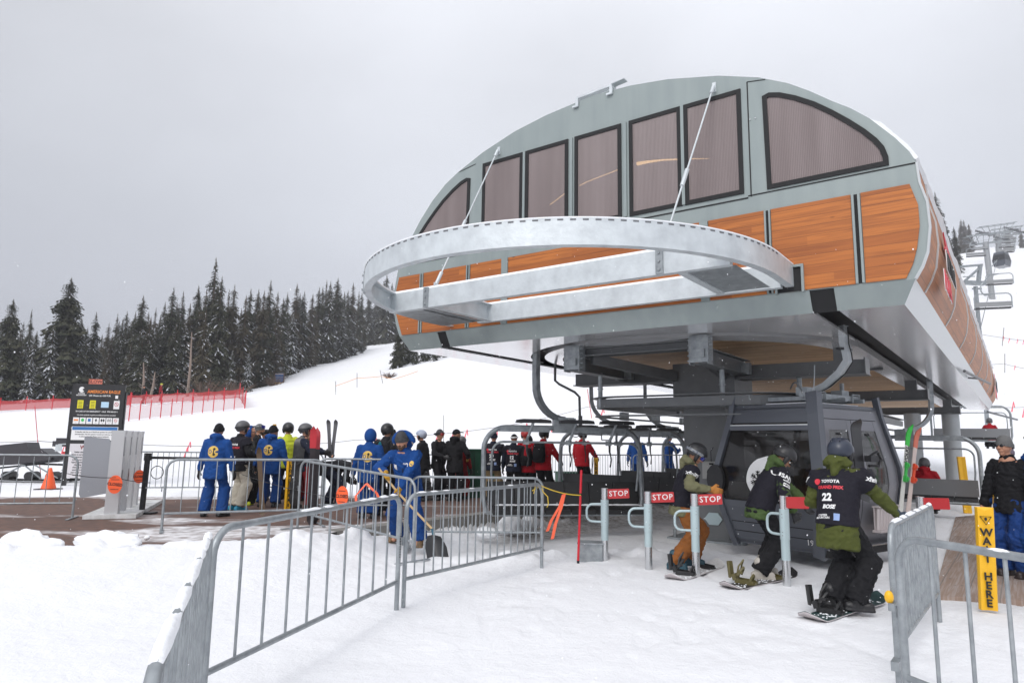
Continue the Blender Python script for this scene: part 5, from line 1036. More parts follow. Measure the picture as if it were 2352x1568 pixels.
m = MB(); pth = [V((-1.2, 0, .1)), V((.2, 0, .05)), V((1.5, 0, .05)), V((1.85, 0, .2)), V((1.8, 0, .45)), V((1.5, 0, .5)), V((.6, 0, .52)), V((-.4, 0, .4)), V((-1.2, 0, .3))]
m.sweep(pth, [(-.19, -.015), (.19, -.015), (.19, .015), (-.19, .015)], up=(0, 1, 0) if False else (0, 0, 1)) if False else None
for i in range(len(pth)): a, b_ = pth[i], pth[(i+1) % len(pth)]; m.beam(a, b_, .38, .04, up=V((0, 1, 0)).cross(b_-a))
for k in range(20):
    a = k/20*2*pi; m.box((1.62+.26*cos(a), 0, .28+.24*sin(a)), (.03, .36, .03))
m.build('track', BLACK, t)
for x in (-.2, .45, 1.05): m = MB(); m.tube([V((x, -.2, .17)), V((x, .2, .17))], .13, 14); m.build('bogie_wheel', BLKP, t, smooth=40)
m = MB(); m.tube([V((-.3, -.22, .15)), V((.3, -.22, .5)), V((.8, -.22, .12))], .025, 6); m.tube([V((.6, -.22, .5)), V((1.3, -.22, .12))], .02, 6); m.build('suspension', GALV, t)
m = MB(); m.box((-1.9, -.4, .08), (1.3, .14, .05)); m.build('ski_runner', BLKP, t)
# ================================================================ green utility cabinets behind the queue
for p, d_, lb in ((V((-.95, 18.6, .2)), (1.25, .6, 1.22), 'dark green utility cabinet left of the numbered racing bibs'), (V((1.9, 21.4, .25)), (.9, .5, .5), 'low dark green box behind the far barriers')):
    t = thing('utility_cabinet', lb, 'cabinet', p, .35, 'dark green cabinets'); m = MB(); m.box((0, 0, d_[2]/2), d_); m.build('housing', GREENB, t); m = MB(); m.box((0, 0, d_[2]+.02), (d_[0]+.06, d_[1]+.06, .04)); m.build('lid', GREENB, t); m = MB()
    for k in range(6): m.box((-d_[0]/2+d_[0]*(k+.5)/6, -d_[1]/2-.006, d_[2]/2), (.015, .012, d_[2]*.85))
    m.build('door_seam', BLKP, t)
# ================================================================ snow clods on the edge of the paving
rnd = random.Random(7)
def clod(c, r, lb, group='loose snow clods along the paving edge'):
    m = MB(); m.ell((0, 0, 0), r, seg=34, rings=20); 
    for i, v in enumerate(m.v): n_ = noise.noise(V(c)+v*6)*.42+noise.noise(V(c)+v*17)*.20+noise.noise(V(c)+v*40)*.07; m.v[i] = v*(1+n_)
    tag(m.build('snow_clod', SNOWCAP, None, smooth=80), lb, 'snow clod', group).location = c
for q, r, lb in (((58, 1252), (.27, .17, .15), 'large snow clod at the left end of the paving edge'), ((110, 1258), (.15, .12, .10), 'snow clod second from the left on the paving edge'), ((258, 1250), (.40, .19, .14), 'broad snow clod on the paving edge below the pallet'), ((338, 1238), (.035, .03, .03), 'tiny round snow lump lying alone on the bricks'), ((225, 1252), (.13, .1, .1), 'snow clod touching the left end of the broad one')):
    p = G(q[0], q[1], .24); clod((p.x, p.y, .26), r, lb)
for q, r, lb in (((1175, 1205), (.3, .2, .18), 'dirty snow chunk under the front chair'), ((1215, 1200), (.17, .15, .2), 'tall dirty snow chunk right of the wider one'), ((1120, 1222), (.2, .15, .1), 'flat snow chunk nearest the shovel by the wall')):
    p = G(q[0], q[1], 0); clod((p.x, p.y-.3, .02), r, lb, 'snow chunks by the retaining wall')
# ================================================================ people
def evalmods(me, mods, name):
    ob = bpy.data.objects.new('tmp', me); COL.objects.link(ob)
    for ty, kw in mods:
        mo = ob.modifiers.new('m', ty)
        for a, b_ in kw.items(): setattr(mo, a, b_)
    dg = bpy.context.evaluated_depsgraph_get(); dg.update(); r = bpy.data.meshes.new_from_object(ob.evaluated_get(dg)); bpy.data.objects.remove(ob); r.name = name; return r
def skin(mb, name, m, parent=None, vox=.012, sm=4, wr=None, label=None, cutf=None):
    me = bpy.data.meshes.new('t'); me.from_pydata([tuple(v) for v in mb.v], [], mb.f); bm = bmesh.new(); bm.from_mesh(me); bmesh.ops.recalc_face_normals(bm, faces=bm.faces); bm.to_mesh(me); bm.free()
    r = evalmods(me, [('REMESH', dict(mode='VOXEL', voxel_size=vox)), ('SMOOTH', dict(factor=.5, iterations=sm))], name)
    if wr:
        amp, fr = wr; off = V((random.random()*50, random.random()*50, 7)); nrm = [v.normal.copy() for v in r.vertices]
        for v, n_ in zip(r.vertices, nrm):
            p = v.co*fr+off; q = V((p.x, p.y, p.z*1.7)); w1 = noise.noise(q+V((noise.noise(p*.7)*1.5,)*3)); f = (1-abs(w1)*2.6)
            v.co += n_*(amp*(f*.75+noise.noise(p*2.7)*.5-.25))
    r.materials.clear(); r.materials.append(m); r.polygons.foreach_set('use_smooth', [True]*len(r.polygons))
    ob = bpy.data.objects.new(name, r); COL.objects.link(ob)
    if parent: ob.parent = parent
    if label: ob['label'] = label
    return ob
def ik(a, b_, l1, l2, hint):
    a = V(a); b_ = V(b_); d = b_-a; L_ = d.length
    if L_ > (l1+l2)*.999: b_ = a+d*((l1+l2)*.999/L_); d = b_-a; L_ = d.length
    x = (l1*l1-l2*l2+L_*L_)/(2*L_); h = sqrt(max(l1*l1-x*x, 0)); dn = d/L_; hn = V(hint); hn = hn-dn*hn.dot(dn)
    if hn.length < 1e-3: hn = dn.orthogonal()
    return a+dn*x+hn.normalized()*h, b_
def hand(mb, w_, d, nrm, side, curl=.9, k=1.0, r=.012, plen=.09):
    """w_ wrist, d direction of the hand, nrm palm normal, side = direction of the thumb"""
    d = V(d).normalized(); nrm = V(nrm); nrm = (nrm-d*nrm.dot(d)).normalized(); s_ = V(side); s_ = (s_-d*s_.dot(d)-nrm*s_.dot(nrm)).normalized(); w_ = V(w_)
    for q in (-.030, -.01, .01, .030): mb.cap(w_+s_*q*.55*k, .019*k, w_+d*plen*k+s_*q*k, (r+.004)*k, seg=8)
    for q, L_ in ((-.032, .062), (-.011, .072), (.011, .078), (.032, .070)):
        p = w_+d*plen*k+s_*q*k; dd = d.copy()
        for j in range(3):
            a = curl*(.75 if j == 0 else 1.0)*.62; dd = (dd*cos(a)+nrm*sin(a)).normalized(); e = p+dd*L_*(.46, .32, .26)[j]*k; mb.cap(p, r*k*(1-.06*j), e, r*k*(.94-.07*j), seg=8); p = e
            nrm_ = nrm
    p = w_+d*.03*k+s_*.03*k; e = p+(s_*.75+d*.55+nrm*.35).normalized()*.045*k; mb.cap(p, r*1.3*k, e, r*1.1*k, seg=8); mb.cap(e, r*1.1*k, e+(d*.75+nrm*.55).normalized()*.04*k, r*.95*k, seg=8)
def decal(tgt, me, c, right, up, m, name='lettering', lift=.0035, sub=.03):
    bv = BVHTree.FromPolygons([v.co.copy() for v in tgt.data.vertices], [p.vertices[:] for p in tgt.data.polygons])
    bm = bmesh.new(); bm.from_mesh(me); bmesh.ops.triangulate(bm, faces=bm.faces)
    for _ in range(2):
        le = [e_ for e_ in bm.edges if e_.calc_length() > sub]
        if le: bmesh.ops.subdivide_edges(bm, edges=le, cuts=1); bmesh.ops.triangulate(bm, faces=bm.faces)
    r = V(right).normalized(); u = V(up); u = (u-r*u.dot(r)).normalized(); n_ = r.cross(u); c = V(c); dead = []
    for v in bm.verts:
        o_ = c+r*v.co.x+u*v.co.y+n_*.4; h, nn, i, d = bv.ray_cast(o_, -n_, 1.0)
        if h is None: dead.append(v)
        else: v.co = h+n_*lift
    if dead: bmesh.ops.delete(bm, geom=dead, context='VERTS')
    r_ = bpy.data.meshes.new(name); bm.to_mesh(r_); bm.free(); r_.materials.clear(); r_.materials.append(m); ob = bpy.data.objects.new(name, r_); COL.objects.link(ob); ob.parent = tgt; return ob
def dtext(tgt, s, size, c, right, up, m, **k): return decal(tgt, text_mesh(s, size, k.pop('bold', .03), 0, 'CENTER', 1.0, k.pop('shear', 0)), c, right, up, m, **k)
def dpoly(tgt, pts, c, right, up, m, name='patch', **k):
    me = bpy.data.meshes.new('p'); me.from_pydata([(a, b_, 0) for a, b_ in pts], [], [tuple(range(len(pts)))]); return decal(tgt, me, c, right, up, m, name=name, **k)
def circ(r, n_=20, cx=0, cy=0): return [(cx+r*cos(2*pi*i/n_), cy+r*sin(2*pi*i/n_)) for i in range(n_)]
BLU = cloth('uniform_blue', (.007, .058, .235)); BLUT = cloth('uniform_blue_trousers', (.007, .050, .205)); BLK = cloth('black', (.010, .010, .012)); CHAR = cloth('charcoal', (.022, .022, .026)); NAVY = cloth('navy', (.012, .016, .032)); RED = cloth('red', (.42, .008, .018)); REDTR = cloth('dark_red', (.22, .008, .012))
OLV = cloth('olive', (.070, .082, .018)); GRN = cloth('moss_green', (.06, .098, .030)); SAGE = cloth('sage', (.16, .155, .085)); BRN = cloth('rust_brown', (.28, .10, .025)); CREAM = cloth('cream', (.50, .46, .38)); KHK = cloth('khaki', (.26, .19, .10)); DARKBIB = cloth('bib_black', (.012, .011, .018)); TEAL = cloth('teal', (.01, .25, .30)); YGR = cloth('acid_yellow', (.55, .62, .04)); JEAN = cloth('jeans_blue', (.01, .045, .19)); GRY = cloth('mid_grey', (.14, .14, .14)); PAT = mat('cloth_patterned', (.014, .014, .015), .8, 0, .25, var=(16, .9, (.10, .10, .09))); KNIT = mat('grey_knit', (.09, .09, .095), .9, 0, .2, bump=(140, .8), var=(30, .6, (.03, .03, .035)))
YG = cloth('yellow_leather', (.50, .27, .03)); LBLU = mat('pale_helmet', (.45, .5, .6), .4, var=(12, .8, (.2, .25, .35))); HELM = mat('helmet_matte', (.020, .020, .022), .38, 0, .5); HELMB = mat('helmet_navy', (.028, .035, .055), .35, 0, .5); HGR = mat('helmet_grey', (.09, .09, .095), .4)
GOG = mat('goggle_blue', (.02, .03, .35), .08, .5, .8, coat=1); GOGR = mat('goggle_red', (.35, .02, .02), .1, .4, .8, coat=1); LENS = mat('dark_lens', (.01, .01, .012), .08, 0, .8); HAIR = mat('brown_hair', (.06, .03, .015), .7); LOGO = mat('logo_yellow', (.70, .46, .10), .6); LOGB = mat('logo_blue', (.01, .05, .22), .7)
def staff_logo(tgt, c, right, up, s=1.0):
    pts = [(.095*s*cos(a), .10*s*sin(a)) for a in np.linspace(.62, 2*pi-.62, 24)]+[(.085*s, -.02*s), (.05*s, -.012*s), (.03*s, 0), (.05*s, .012*s), (.085*s, .02*s)]
    dpoly(tgt, pts, c, right, up, LOGO, 'emblem'); dpoly(tgt, circ(.030*s, 14, -.052*s, .0), c, right, up, LOGB, 'emblem_dot', lift=.0055); dpoly(tgt, circ(.019*s, 12, -.052*s, .0), c, right, up, LOGO, 'emblem_dot', lift=.0075)
    for y in (-.045, .045): dpoly(tgt, circ(.022*s, 10, .018*s, y*s), c, right, up, BLKT, 'emblem_dot', lift=.0055)
    dpoly(tgt, [(.0*s, -.06*s), (.02*s, -.06*s), (.02*s, .06*s), (.0*s, .06*s)], c, right, up, BLKT, 'emblem_bar', lift=.0055)
def person(label, loc, face=0, h=1.76, near=False, jacket=BLK, trousers=BLK, boots=BLKP, gloves=BLKP, head='helmet', hat=HELM, goggles=None, hood=None, bib=None, lean=0, side=0, twist=0, hp=0, hy=0, hr=0, hL=None, hR=None, eL=None, eR=None, fL=None, fR=None, tL=0, tR=0, pel=None, sit=False, build=1.0, hem=.17, back=None, num=None, group=None, logo=False, curl=.8, bare=False, glasses=False, beard=False, hdL=None, hdR=None, kL=None, kR=None, sleeve2=None, wr=None, bibtext=None, arms=True, cutaway=False):
    k = h/1.76; vx = .0125 if near else .020
    root_loc = V(loc); rz = -radians(face)
    pel = V(pel or (0, 0, .93)); R = Matrix.Rotation(radians(-lean), 3, 'X') @ Matrix.Rotation(radians(side), 3, 'Y'); Rt = Matrix.Rotation(radians(-twist), 3, 'Z')
    up = (R @ V((0, 0, 1))).normalized(); rt = (Rt @ R @ V((1, 0, 0))); rt = (rt-up*rt.dot(up)).normalized(); fw = up.cross(rt)
    chest = pel+up*.28; sh = pel+up*.442; nk = pel+up*.53+fw*.01
    rt0 = V((1, 0, 0)); fw0 = V((0, 1, 0))
    Rh = Matrix.Rotation(radians(-hy-twist), 3, 'Z') @ Matrix.Rotation(radians(-hp), 3, 'X') @ Matrix.Rotation(radians(hr), 3, 'Y'); hc = nk+(up*.6+V((0, 0, .4))).normalized()*.135+(Rh @ V((0, .03, 0))); H_ = lambda p: hc+Rh @ V(p)
    S_ = {}; 
    for s_, hd, el in ((-1, hL, eL), (1, hR, eR)):
        a = sh+rt*s_*.170*build; tgt = V(hd) if hd is not None else V((s_*.30*build, .06, .84)); hint = V(el) if el is not None else (V((s_*.5, -.8, -.1)))
        e, w_ = ik(a, tgt, .29, .265, hint); S_[s_] = (a, e, w_)
    F_ = {}
    for s_, ft, ty, kn in ((-1, fL, tL, kL), (1, fR, tR, kR)):
        a = pel+V((s_*.09, 0, -.03)); tgt = V(ft) if ft is not None else V((s_*.115, 0, .10)); e, w_ = ik(a, tgt, .42, .42, V(kn) if kn else V((s_*.15, 1, 0))); F_[s_] = (a, e, w_, ty)
    sc = lambda v: V(v)*k
    def K(mb):
        mb.v = [v*k for v in mb.v]; return mb
    # ---- body: one continuous figure
    m = MB(); m.ell(H_((0, 0, .01)), (.077, .098, .115), Rh, 18, 12); m.cap(H_((0, .028, -.045)), .055, H_((0, .05, -.088)), .030, seg=12); m.cap(H_((0, .088, .012)), .010, H_((0, .108, -.022)), .015, seg=8); m.cap(H_((-.024, .082, -.058)), .010, H_((.024, .082, -.058)), .010, seg=8); m.cap(H_((-.04, .078, .034)), .010, H_((.04, .078, .034)), .010, seg=8)
    for q in (-1, 1): m.ell(H_((q*.077, -.005, -.012)), (.010, .020, .030), Rh, 8, 6); m.cap(H_((q*.034, .068, -.02)), .024, H_((q*.04, .055, -.04)), .020, seg=8)
    m.cap(H_((0, -.01, -.06)), .050, nk-up*.04, .058, seg=12); m.cap(nk-up*.06, .10, chest, .12, rt, .8); m.cap(chest, .12, pel, .125, rt, .8)
    for s_ in (-1, 1):
        a, e, w_ = S_[s_]; m.cap(chest+up*.12, .07, a, .052); m.cap(a, .050, e, .040); m.cap(e, .040, w_, .028); a2, e2, w2, _ = F_[s_]; m.cap(a2, .085, e2, .058); m.cap(e2, .058, w2, .042); m.cap(w2, .04, w2+V((0, .13, -.05)), .035)
    if bare or not near:
        for s_ in (-1, 1):
            a, e, w_ = S_[s_]; dd = (w_-e).normalized(); dd = V(dd if (hdL if s_ < 0 else hdR) is None else (hdL if s_ < 0 else hdR))
            hand(m, w_, dd, V((-s_, .3, 0)), V((0, 1, .1)), curl, 1.0, .0105)
    K(m); t = skin(m, 'person', SKIN, None, .0085 if (near or bare) else .017, 2); tag(t, label, 'person', group); t.location = root_loc; t.rotation_euler = (0, 0, rz)
    # ---- eyes, brows
    if near or bare:
        m = MB()
        for q in (-1, 1): m.ell(H_((q*.031, .083, .008)), (.011, .008, .006), Rh, 8, 6)
        K(m).build('eye', mat('eye_dark', (.03, .02, .015), .2), t, smooth=True)
    if beard: m = MB(); m.cap(H_((-.045, .045, -.06)), .028, H_((0, .075, -.095)), .03); m.cap(H_((.045, .045, -.06)), .028, H_((0, .075, -.095)), .03); m.cap(H_((-.025, .092, -.045)), .008, H_((.025, .092, -.045)), .008); skin(K(m), 'beard', HAIR, t, .009, 2, (.002, 60))
    # ---- trousers
    m = MB(); m.loft([[pel+up*z+rt0*(rx*cos(a))+fw0*(ry*sin(a)) for a in np.linspace(0, 2*pi, 18, endpoint=False)] for z, rx, ry in ((.10, .165*build, .12*build), (0, .175*build, .135*build), (-.10, .165*build, .13*build))])
    for s_ in (-1, 1):
        a, e, w_, _ = F_[s_]; m.cap(a, .105*build, e, .085); 
        dn = (w_-e).normalized(); u_ = dn.orthogonal(); v_ = dn.cross(u_); L_ = (w_-e).length
        m.loft([[e+dn*z+(u_*cos(q)+v_*sin(q))*r_ for q in np.linspace(0, 2*pi, 14, endpoint=False)] for z, r_ in ((-.05, .07), (0, .083), (L_*.5, .077), (L_*.9, .078), (L_*1.02, .080))])
    tr = skin(K(m), 'trousers', trousers, t, vx, 3, wr or (.016 if near else .011, 8.5))
    # ---- boots
    for s_ in (-1, 1):
        a, e, w_, ty = F_[s_]; m = MB(); fd = Matrix.Rotation(radians(-ty), 3, 'Z') @ V((0, 1, 0)); g_ = V((0, 0, -.045)); sd_ = fd.cross(V((0, 0, 1)))
        m.cap(w_+g_-fd*.055, .048, w_+g_+fd*.13, .045, sd_, .95); m.cap(w_+g_+fd*.02, .052, w_+V((0, 0, .10)), .062, sd_); m.box(w_+V((0, 0, -.083))+fd*.04, (.095, .27, .025), Matrix((sd_, fd, V((0, 0, 1)))).transposed()); skin(K(m), 'boot', boots, t, .012 if near else .018, 2, (.003, 25))
    # ---- jacket
    m = MB(); rings = []
    for z, rx, ry, f in ((-hem, .205, .160, 0), (-.06, .198, .15, 0), (.08, .180, .138, 0), (.22, .190, .142, .3), (.34, .196, .138, .7), (.42, .165, .112, 1), (.475, .120, .090, 1), (.52, .08, .078, 1), (.56, .068, .07, 1)):
        rr = rt0.lerp(rt, f).normalized(); uu = up if z > 0 else up.lerp(V((0, 0, 1)), .7*(1 if lean < 60 else 0)).normalized(); ff = uu.cross(rr).normalized(); c = pel+uu*z; 
        rings.append([c+rr*(rx*build*cos(a))+ff*((ry*(build*.5+.5))*sin(a)) for a in np.linspace(0, 2*pi, 22, endpoint=False)])
    m.loft(rings)
    if arms:
        for s_ in (-1, 1):
            a, e, w_ = S_[s_]; m.cap(sh+rt*s_*.08*build-up*.025, .080, a-up*.012, .072); m.cap(a-up*.01, .078*build, e, .069); m.cap(e, .069, w_-(w_-e).normalized()*.035, .051)
    if hood == 'down':
        for q in range(9):
            a = radians(20+140*q/8); b2 = radians(20+140*(q+1)/8)
            f_ = lambda a_: nk+up*(.005+.035*sin(a_))+rt*(.105*cos(a_))-fw*(.02+.095*sin(a_))
            if q < 8: m.cap(f_(a), .038+.014*sin(a), f_(b2), .038+.014*sin(b2), seg=8)
        m.cap(nk-fw*.10+up*.0, .055, nk-fw*.12-up*.10, .03, rt, 1.4)
    jk = skin(K(m), 'jacket', jacket, t, vx, 3, wr or ((.018 if near else .012), 8.0))
    # ---- gloves
    if not bare:
        for s_ in (-1, 1):
            a, e, w_ = S_[s_]; dd = (w_-e).normalized(); hd = hdL if s_ < 0 else hdR; dd = V(hd).normalized() if hd is not None else dd; m = MB(); m.cap(w_-(w_-e).normalized()*.05, .046, w_+dd*.01, .036)
            hand(m, w_, dd, V((-s_, .3, -.1)), V((0, 1, .2)), curl, 1.12, .0145); skin(K(m), 'glove', gloves[0 if s_ < 0 else 1] if isinstance(gloves, tuple) else gloves, t, .0072 if near else .015, 2)
    # ---- head wear
    def shell(c, r, keepf, nm, mt, th=.008, seg=28, rings=20):
        mb = MB(); mb.ell((0, 0, 0), r, None, seg, rings, keepf); mb.v = [H_(V(c)+v) for v in mb.v]; K(mb); me = bpy.data.meshes.new(nm); me.from_pydata([tuple(v) for v in mb.v], [], mb.f); bm = bmesh.new(); bm.from_mesh(me); bmesh.ops.remove_doubles(bm, verts=bm.verts, dist=1e-5); bmesh.ops.delete(bm, geom=[v for v in bm.verts if not v.link_faces], context='VERTS'); bmesh.ops.recalc_face_normals(bm, faces=bm.faces); bm.to_mesh(me); bm.free()
        r_ = evalmods(me, [('SOLIDIFY', dict(thickness=th, offset=-1)), ('SUBSURF', dict(levels=1))], nm); r_.materials.clear(); r_.materials.append(mt); r_.polygons.foreach_set('use_smooth', [True]*len(r_.polygons)); ob = bpy.data.objects.new(nm, r_); COL.objects.link(ob); ob.parent = t; return ob
    if head == 'helmet':
        hm = shell((0, -.014, .032), (.124, .148, .130), lambda v: v.z > .55*v.y-.064, 'helmet', hat, .018); m = MB()
        for q in (-1, 1): m.cap(H_((q*.096, .0, .0)), .034, H_((q*.086, .012, -.058)), .026, V((0, 1, 0)), 1.0)
        K(m).build('ear_pad', BLKP, hm, smooth=True)
        m = MB(); m.tube([H_((q*.078, .02+.0, -.06)) for q in (1,)]+[H_((.055, .05, -.10)), H_((0, .055, -.115)), H_((-.055, .05, -.10)), H_((-.078, .02, -.06))], .006, 5); K(m).build('chin_strap', YGR if bibtext == 'USANA' else BLKP, hm)
        if near:
            m = MB()
            for q in (-.045, 0, .045): m.tube([H_((q, -.014+.146*cos(a), .032+.128*sin(a))) for a in np.linspace(1.1, 2.6, 8)], .006, 6)
            K(m).build('helmet_rib', hat, hm, smooth=True)
    elif head in ('beanie', 'cap', 'band'):
        z0 = .028 if head != 'band' else .0
        hm = shell((0, -.008, .022), (.087, .108, .122 if head == 'beanie' else .104), lambda v: v.z > .20*v.y-.028, 'cap' if head == 'cap' else ('beanie' if head == 'beanie' else 'hair'), hat, .010); m = MB()
        if head == 'beanie': m.sweep([H_((.089*cos(a), -.008+.110*sin(a), .022+.20*.11*sin(a)-.008)) for a in np.linspace(0, 2*pi, 22, endpoint=False)], [(-.006, -.026), (.006, -.026), (.008, 0), (.006, .026), (-.006, .026)], up=Rh @ V((0, 0, 1)), closed=True); K(m).build('cuff', hat, hm, smooth=True)
        elif head == 'cap': m.prism([(-.07, 0), (.07, 0), (.06, .07), (0, .09), (-.06, .07)], lambda a, b_, d: H_((a, .09+b_, .055+d-.2*b_)), -.005, .005); K(m).build('brim', hat, hm)
        else: m.tube([H_((.090*cos(a), -.008+.11*sin(a), .04+.1*.112*sin(a))) for a in np.linspace(0, 2*pi, 22, endpoint=False)], .020, 8, closed=True); K(m).build('headband', WHT, hm, smooth=True)
    if hood == 'up':
        hd_ = shell((0, -.022, .012), (.122, .138, .150), lambda v: v.y < .07+.0*v.z and v.z > -.125, 'hood', jacket if hat is HELM else hat, .014)
    if goggles:
        m = MB(); top = .05 if head != 'beanie' else .045; up_ = goggles[1] if isinstance(goggles, tuple) else 0; gm = goggles[0] if isinstance(goggles, tuple) else goggles
        pts = [(.074*sin(a), .022+.082*cos(a)) for a in np.linspace(-1.15, 1.15, 11)]
        rings = []
        for a, b_ in pts: hh = .032*(1 if abs(a) > .012 else .8); rings.append([H_((a, b_, .012+up_-hh)), H_((a*1.1, b_+.014, .012+up_-hh*.8)), H_((a*1.12, b_+.018, .012+up_)), H_((a*1.1, b_+.014, .012+up_+hh)), H_((a, b_, .012+up_+hh*1.05))])
        m.loft(rings); K(m).build('goggles', gm, t, smooth=True)
        m = MB(); m.sweep([H_((.128*cos(a), -.014+.153*sin(a), .03+up_+.02*(-sin(a))*-1)) for a in np.linspace(pi*.83, pi*2.17, 18)], [(-.003, -.018), (.003, -.018), (.003, .018), (-.003, .018)], up=Rh @ V((0, 0, 1))); K(m).build('goggle_strap', mat('strap_pattern', (.03, .05, .10), .7, var=(40, .9, (.4, .4, .38))) if gm is GOG else BLKP, t)
    if glasses:
        m = MB()
        for q in (-1, 1): m.ell(H_((q*.034, .099, .010)), (.028, .008, .019), Rh, 12, 8); m.tube([H_((q*.058, .09, .014)), H_((q*.078, 0, .016))], .004, 5)
        m.tube([H_((-.01, .104, .014)), H_((.01, .104, .014))], .005, 5); K(m).build('sunglasses', LENS, t, smooth=True)
    # ---- bib
    bo = None
    if bibtext == 'USANA':
        m = MB(); a, e, w_ = S_[1]; m.cap(a, .082, e, .072); m.cap(e, .072, w_-(w_-e)*.35, .062); slv = skin(K(m), 'bib_sleeve', DARKBIB, t, vx, 3, (.010, 9)); d_ = (e-a).normalized()
        for q_, tx in ((.34, 'ANA'), (.62, 'VISA')): c_ = (a+(e-a)*q_+rt*.06); f_ = up.cross(rt); dpoly(slv, [(-.045, -.022), (.045, -.022), (.045, .022), (-.045, .022)], c_*k, f_, up, WHT, 'patch'); dtext(slv, tx, .034*k, c_*k, f_, up, BLKT, lift=.006)
    if bib:
        m = MB(); rings = []
        for z, rx, ry, f in ((-.05, .212, .166, 0), (.08, .200, .155, 0), (.22, .207, .157, .3), (.34, .212, .152, .7), (.42, .178, .124, 1), (.475, .132, .100, 1), (.50, .09, .085, 1)):
            rr = rt0.lerp(rt, f).normalized(); uu = up if z > 0 else up.lerp(V((0, 0, 1)), .7).normalized(); ff = uu.cross(rr).normalized(); c = pel+uu*z; rings.append([c+rr*(rx*build*cos(a))+ff*(ry*sin(a)) for a in np.linspace(0, 2*pi, 22, endpoint=False)])
        m.loft(rings)
        for s_ in (-1, 1): a, e, w_ = S_[s_]; m.cap(sh+rt*s_*.09-up*.02, .088, a-up*.015, .080); d_ = (e-a); u_ = d_.normalized().orthogonal(); v_ = d_.normalized().cross(u_); m.loft([[a+d_*q+(u_*cos(g)+v_*sin(g))*r_ for g in np.linspace(0, 2*pi, 14, endpoint=False)] for q, r_ in ((-.08, .055), (0, .082), (.3, .079), (.52, .078))])
        bo = skin(K(m), 'bib', DARKBIB, t, vx, 3, (.005, 9))
    tg = bo or jk
    bk = lambda z, x=0: (pel+up*z+rt*(x-(.04 if num == '22' else 0))-fw*.15)*k
    if logo: staff_logo(jk, bk(.27, -.0), rt, up, 1.1*k)
    if num:
        for s_, z, sz, mt, bd in (('TOYOTA', .345, .052, WHT, .035), ('GRAND PRIX', .285, .05, REDT, .05), (num, .185, .115, WHT, .05), ('BOSE', .095, .06, WHT, .05)):
            dtext(tg, s_, sz*k*(.86 if num == '22' else 1), bk(z, .01 if s_ != num else -.01), rt, up, mt, bold=bd, shear=.25 if s_ == 'BOSE' else 0)
        dpoly(tg, circ(.030*k, 14, -.125*k, 0), bk(.345), rt, up, REDT, 'round_emblem')
        dtext(tg, 'COPPER\nMOUNTAIN', .028*k, bk(.0, -.05), rt, up, WHT); dpoly(tg, [(-.028, -.035), (.028, -.035), (.028, .035), (-.028, .035)], bk(.0, .09), rt, up, mat('patch_blue', (.25, .35, .6), .6), 'patch')
    if bib:
        for s_, z in ((1, 'xfinity' if bibtext != 'USANA' else 'USANA'), (-1, 'xfinity' if bibtext != 'USANA' else 'USANA')):
            if not near: continue
            a, e, w_ = S_[s_]; d_ = (e-a).normalized(); dd = (fw*1 if False else fw)
            # reads along the shoulder, seen from outside
            outw = (rt*s_); right_ = up.cross(outw).normalized(); right_ = right_ if right_.length else rt
            dtext(tg, z, .07*k, (a+d_*.06+outw*.05)*k, -right_ if False else up.cross(outw), up, WHT, bold=.03)
    for o_ in (jk, tr): pass
    if back: 
        m = MB(); c = pel+up*.25-fw*.2; Rb = Matrix((rt, fw, up)).transposed(); m.loft([[c+up*z_+rt*(rx_*(abs(cos(g))**.5)*(1 if cos(g) > 0 else -1))+fw*(ry_*(abs(sin(g))**.5)*(1 if sin(g) > 0 else -1)) for g in np.linspace(0, 2*pi, 20, endpoint=False)] for z_, rx_, ry_ in ((-.24, .11, .05), (-.22, .145, .085), (-.05, .155, .10), (.15, .14, .085), (.22, .10, .05))]); m.ell(c-fw*.09-up*.07, (.10, .04, .11), Rb, 12, 8); bp = skin(K(m), 'backpack', back[0], t, .02, 3, (.01, 8))
        if back[1]: m = MB(); m.ell(c-fw*.085+up*.02, (.05, .03, .2), Rb, 12, 8); K(m).build('backpack_panel', back[1], bp, smooth=True)
        m = MB()
        for q in (-1, 1): m.tube([pel+up*.44+rt*q*.09-fw*.14, pel+up*.50+rt*q*.09, pel+up*.40+rt*q*.10+fw*.14, pel+up*.22+rt*q*.14+fw*.13, pel+up*.16+rt*q*.17-fw*.1], .016, 6)
        K(m).build('backpack_strap', BLKP, bp)
    t['_'] = 0; del t['_']
    return dict(o=t, jacket=jk, trousers=tr, bib=bo, up=up, rt=rt, fw=fw, pel=pel, k=k, sh=sh, S=S_, F=F_, rz=rz, loc=root_loc)
def at_p(px, py, z=.2): p = G(px, py, z); return (p.x, p.y, z)
random.seed(5)
GB = 'staff in blue uniforms'
person('blue uniform seen from behind, leftmost, black hat, arms hanging, stepping on the bricks', at_p(486, 1186), face=2, hem=.24, h=1.75, jacket=BLU, trousers=BLUT, head='beanie', hat=BLK, hood='down', logo=True, fL=(-.16, 0, .1), fR=(.17, .02, .1), tL=-15, tR=30, build=1.08, hL=(-.33, .05, .82), hR=(.33, .05, .82), group=GB)
person('blue uniform seen from behind with wide shoulders, beside the yellow marker post', at_p(614, 1164), face=4, hem=.24, h=1.77, jacket=BLU, trousers=BLUT, head='beanie', hat=BLK, hood='down', logo=True, fL=(-.15, 0, .1), fR=(.15, 0, .1), build=1.18, hL=(-.36, .05, .84), hR=(.36, .05, .84), hy=25, group=GB)
person('blue uniform with its hood up, seen from behind next to the teal backpack', at_p(842, 1190), face=4, hem=.24, h=1.68, jacket=BLU, trousers=BLUT, head='hood', hat=HELM, hood='up', logo=True, fL=(-.1, 0, .1), fR=(.12, 0, .1), build=1.08, group=GB)
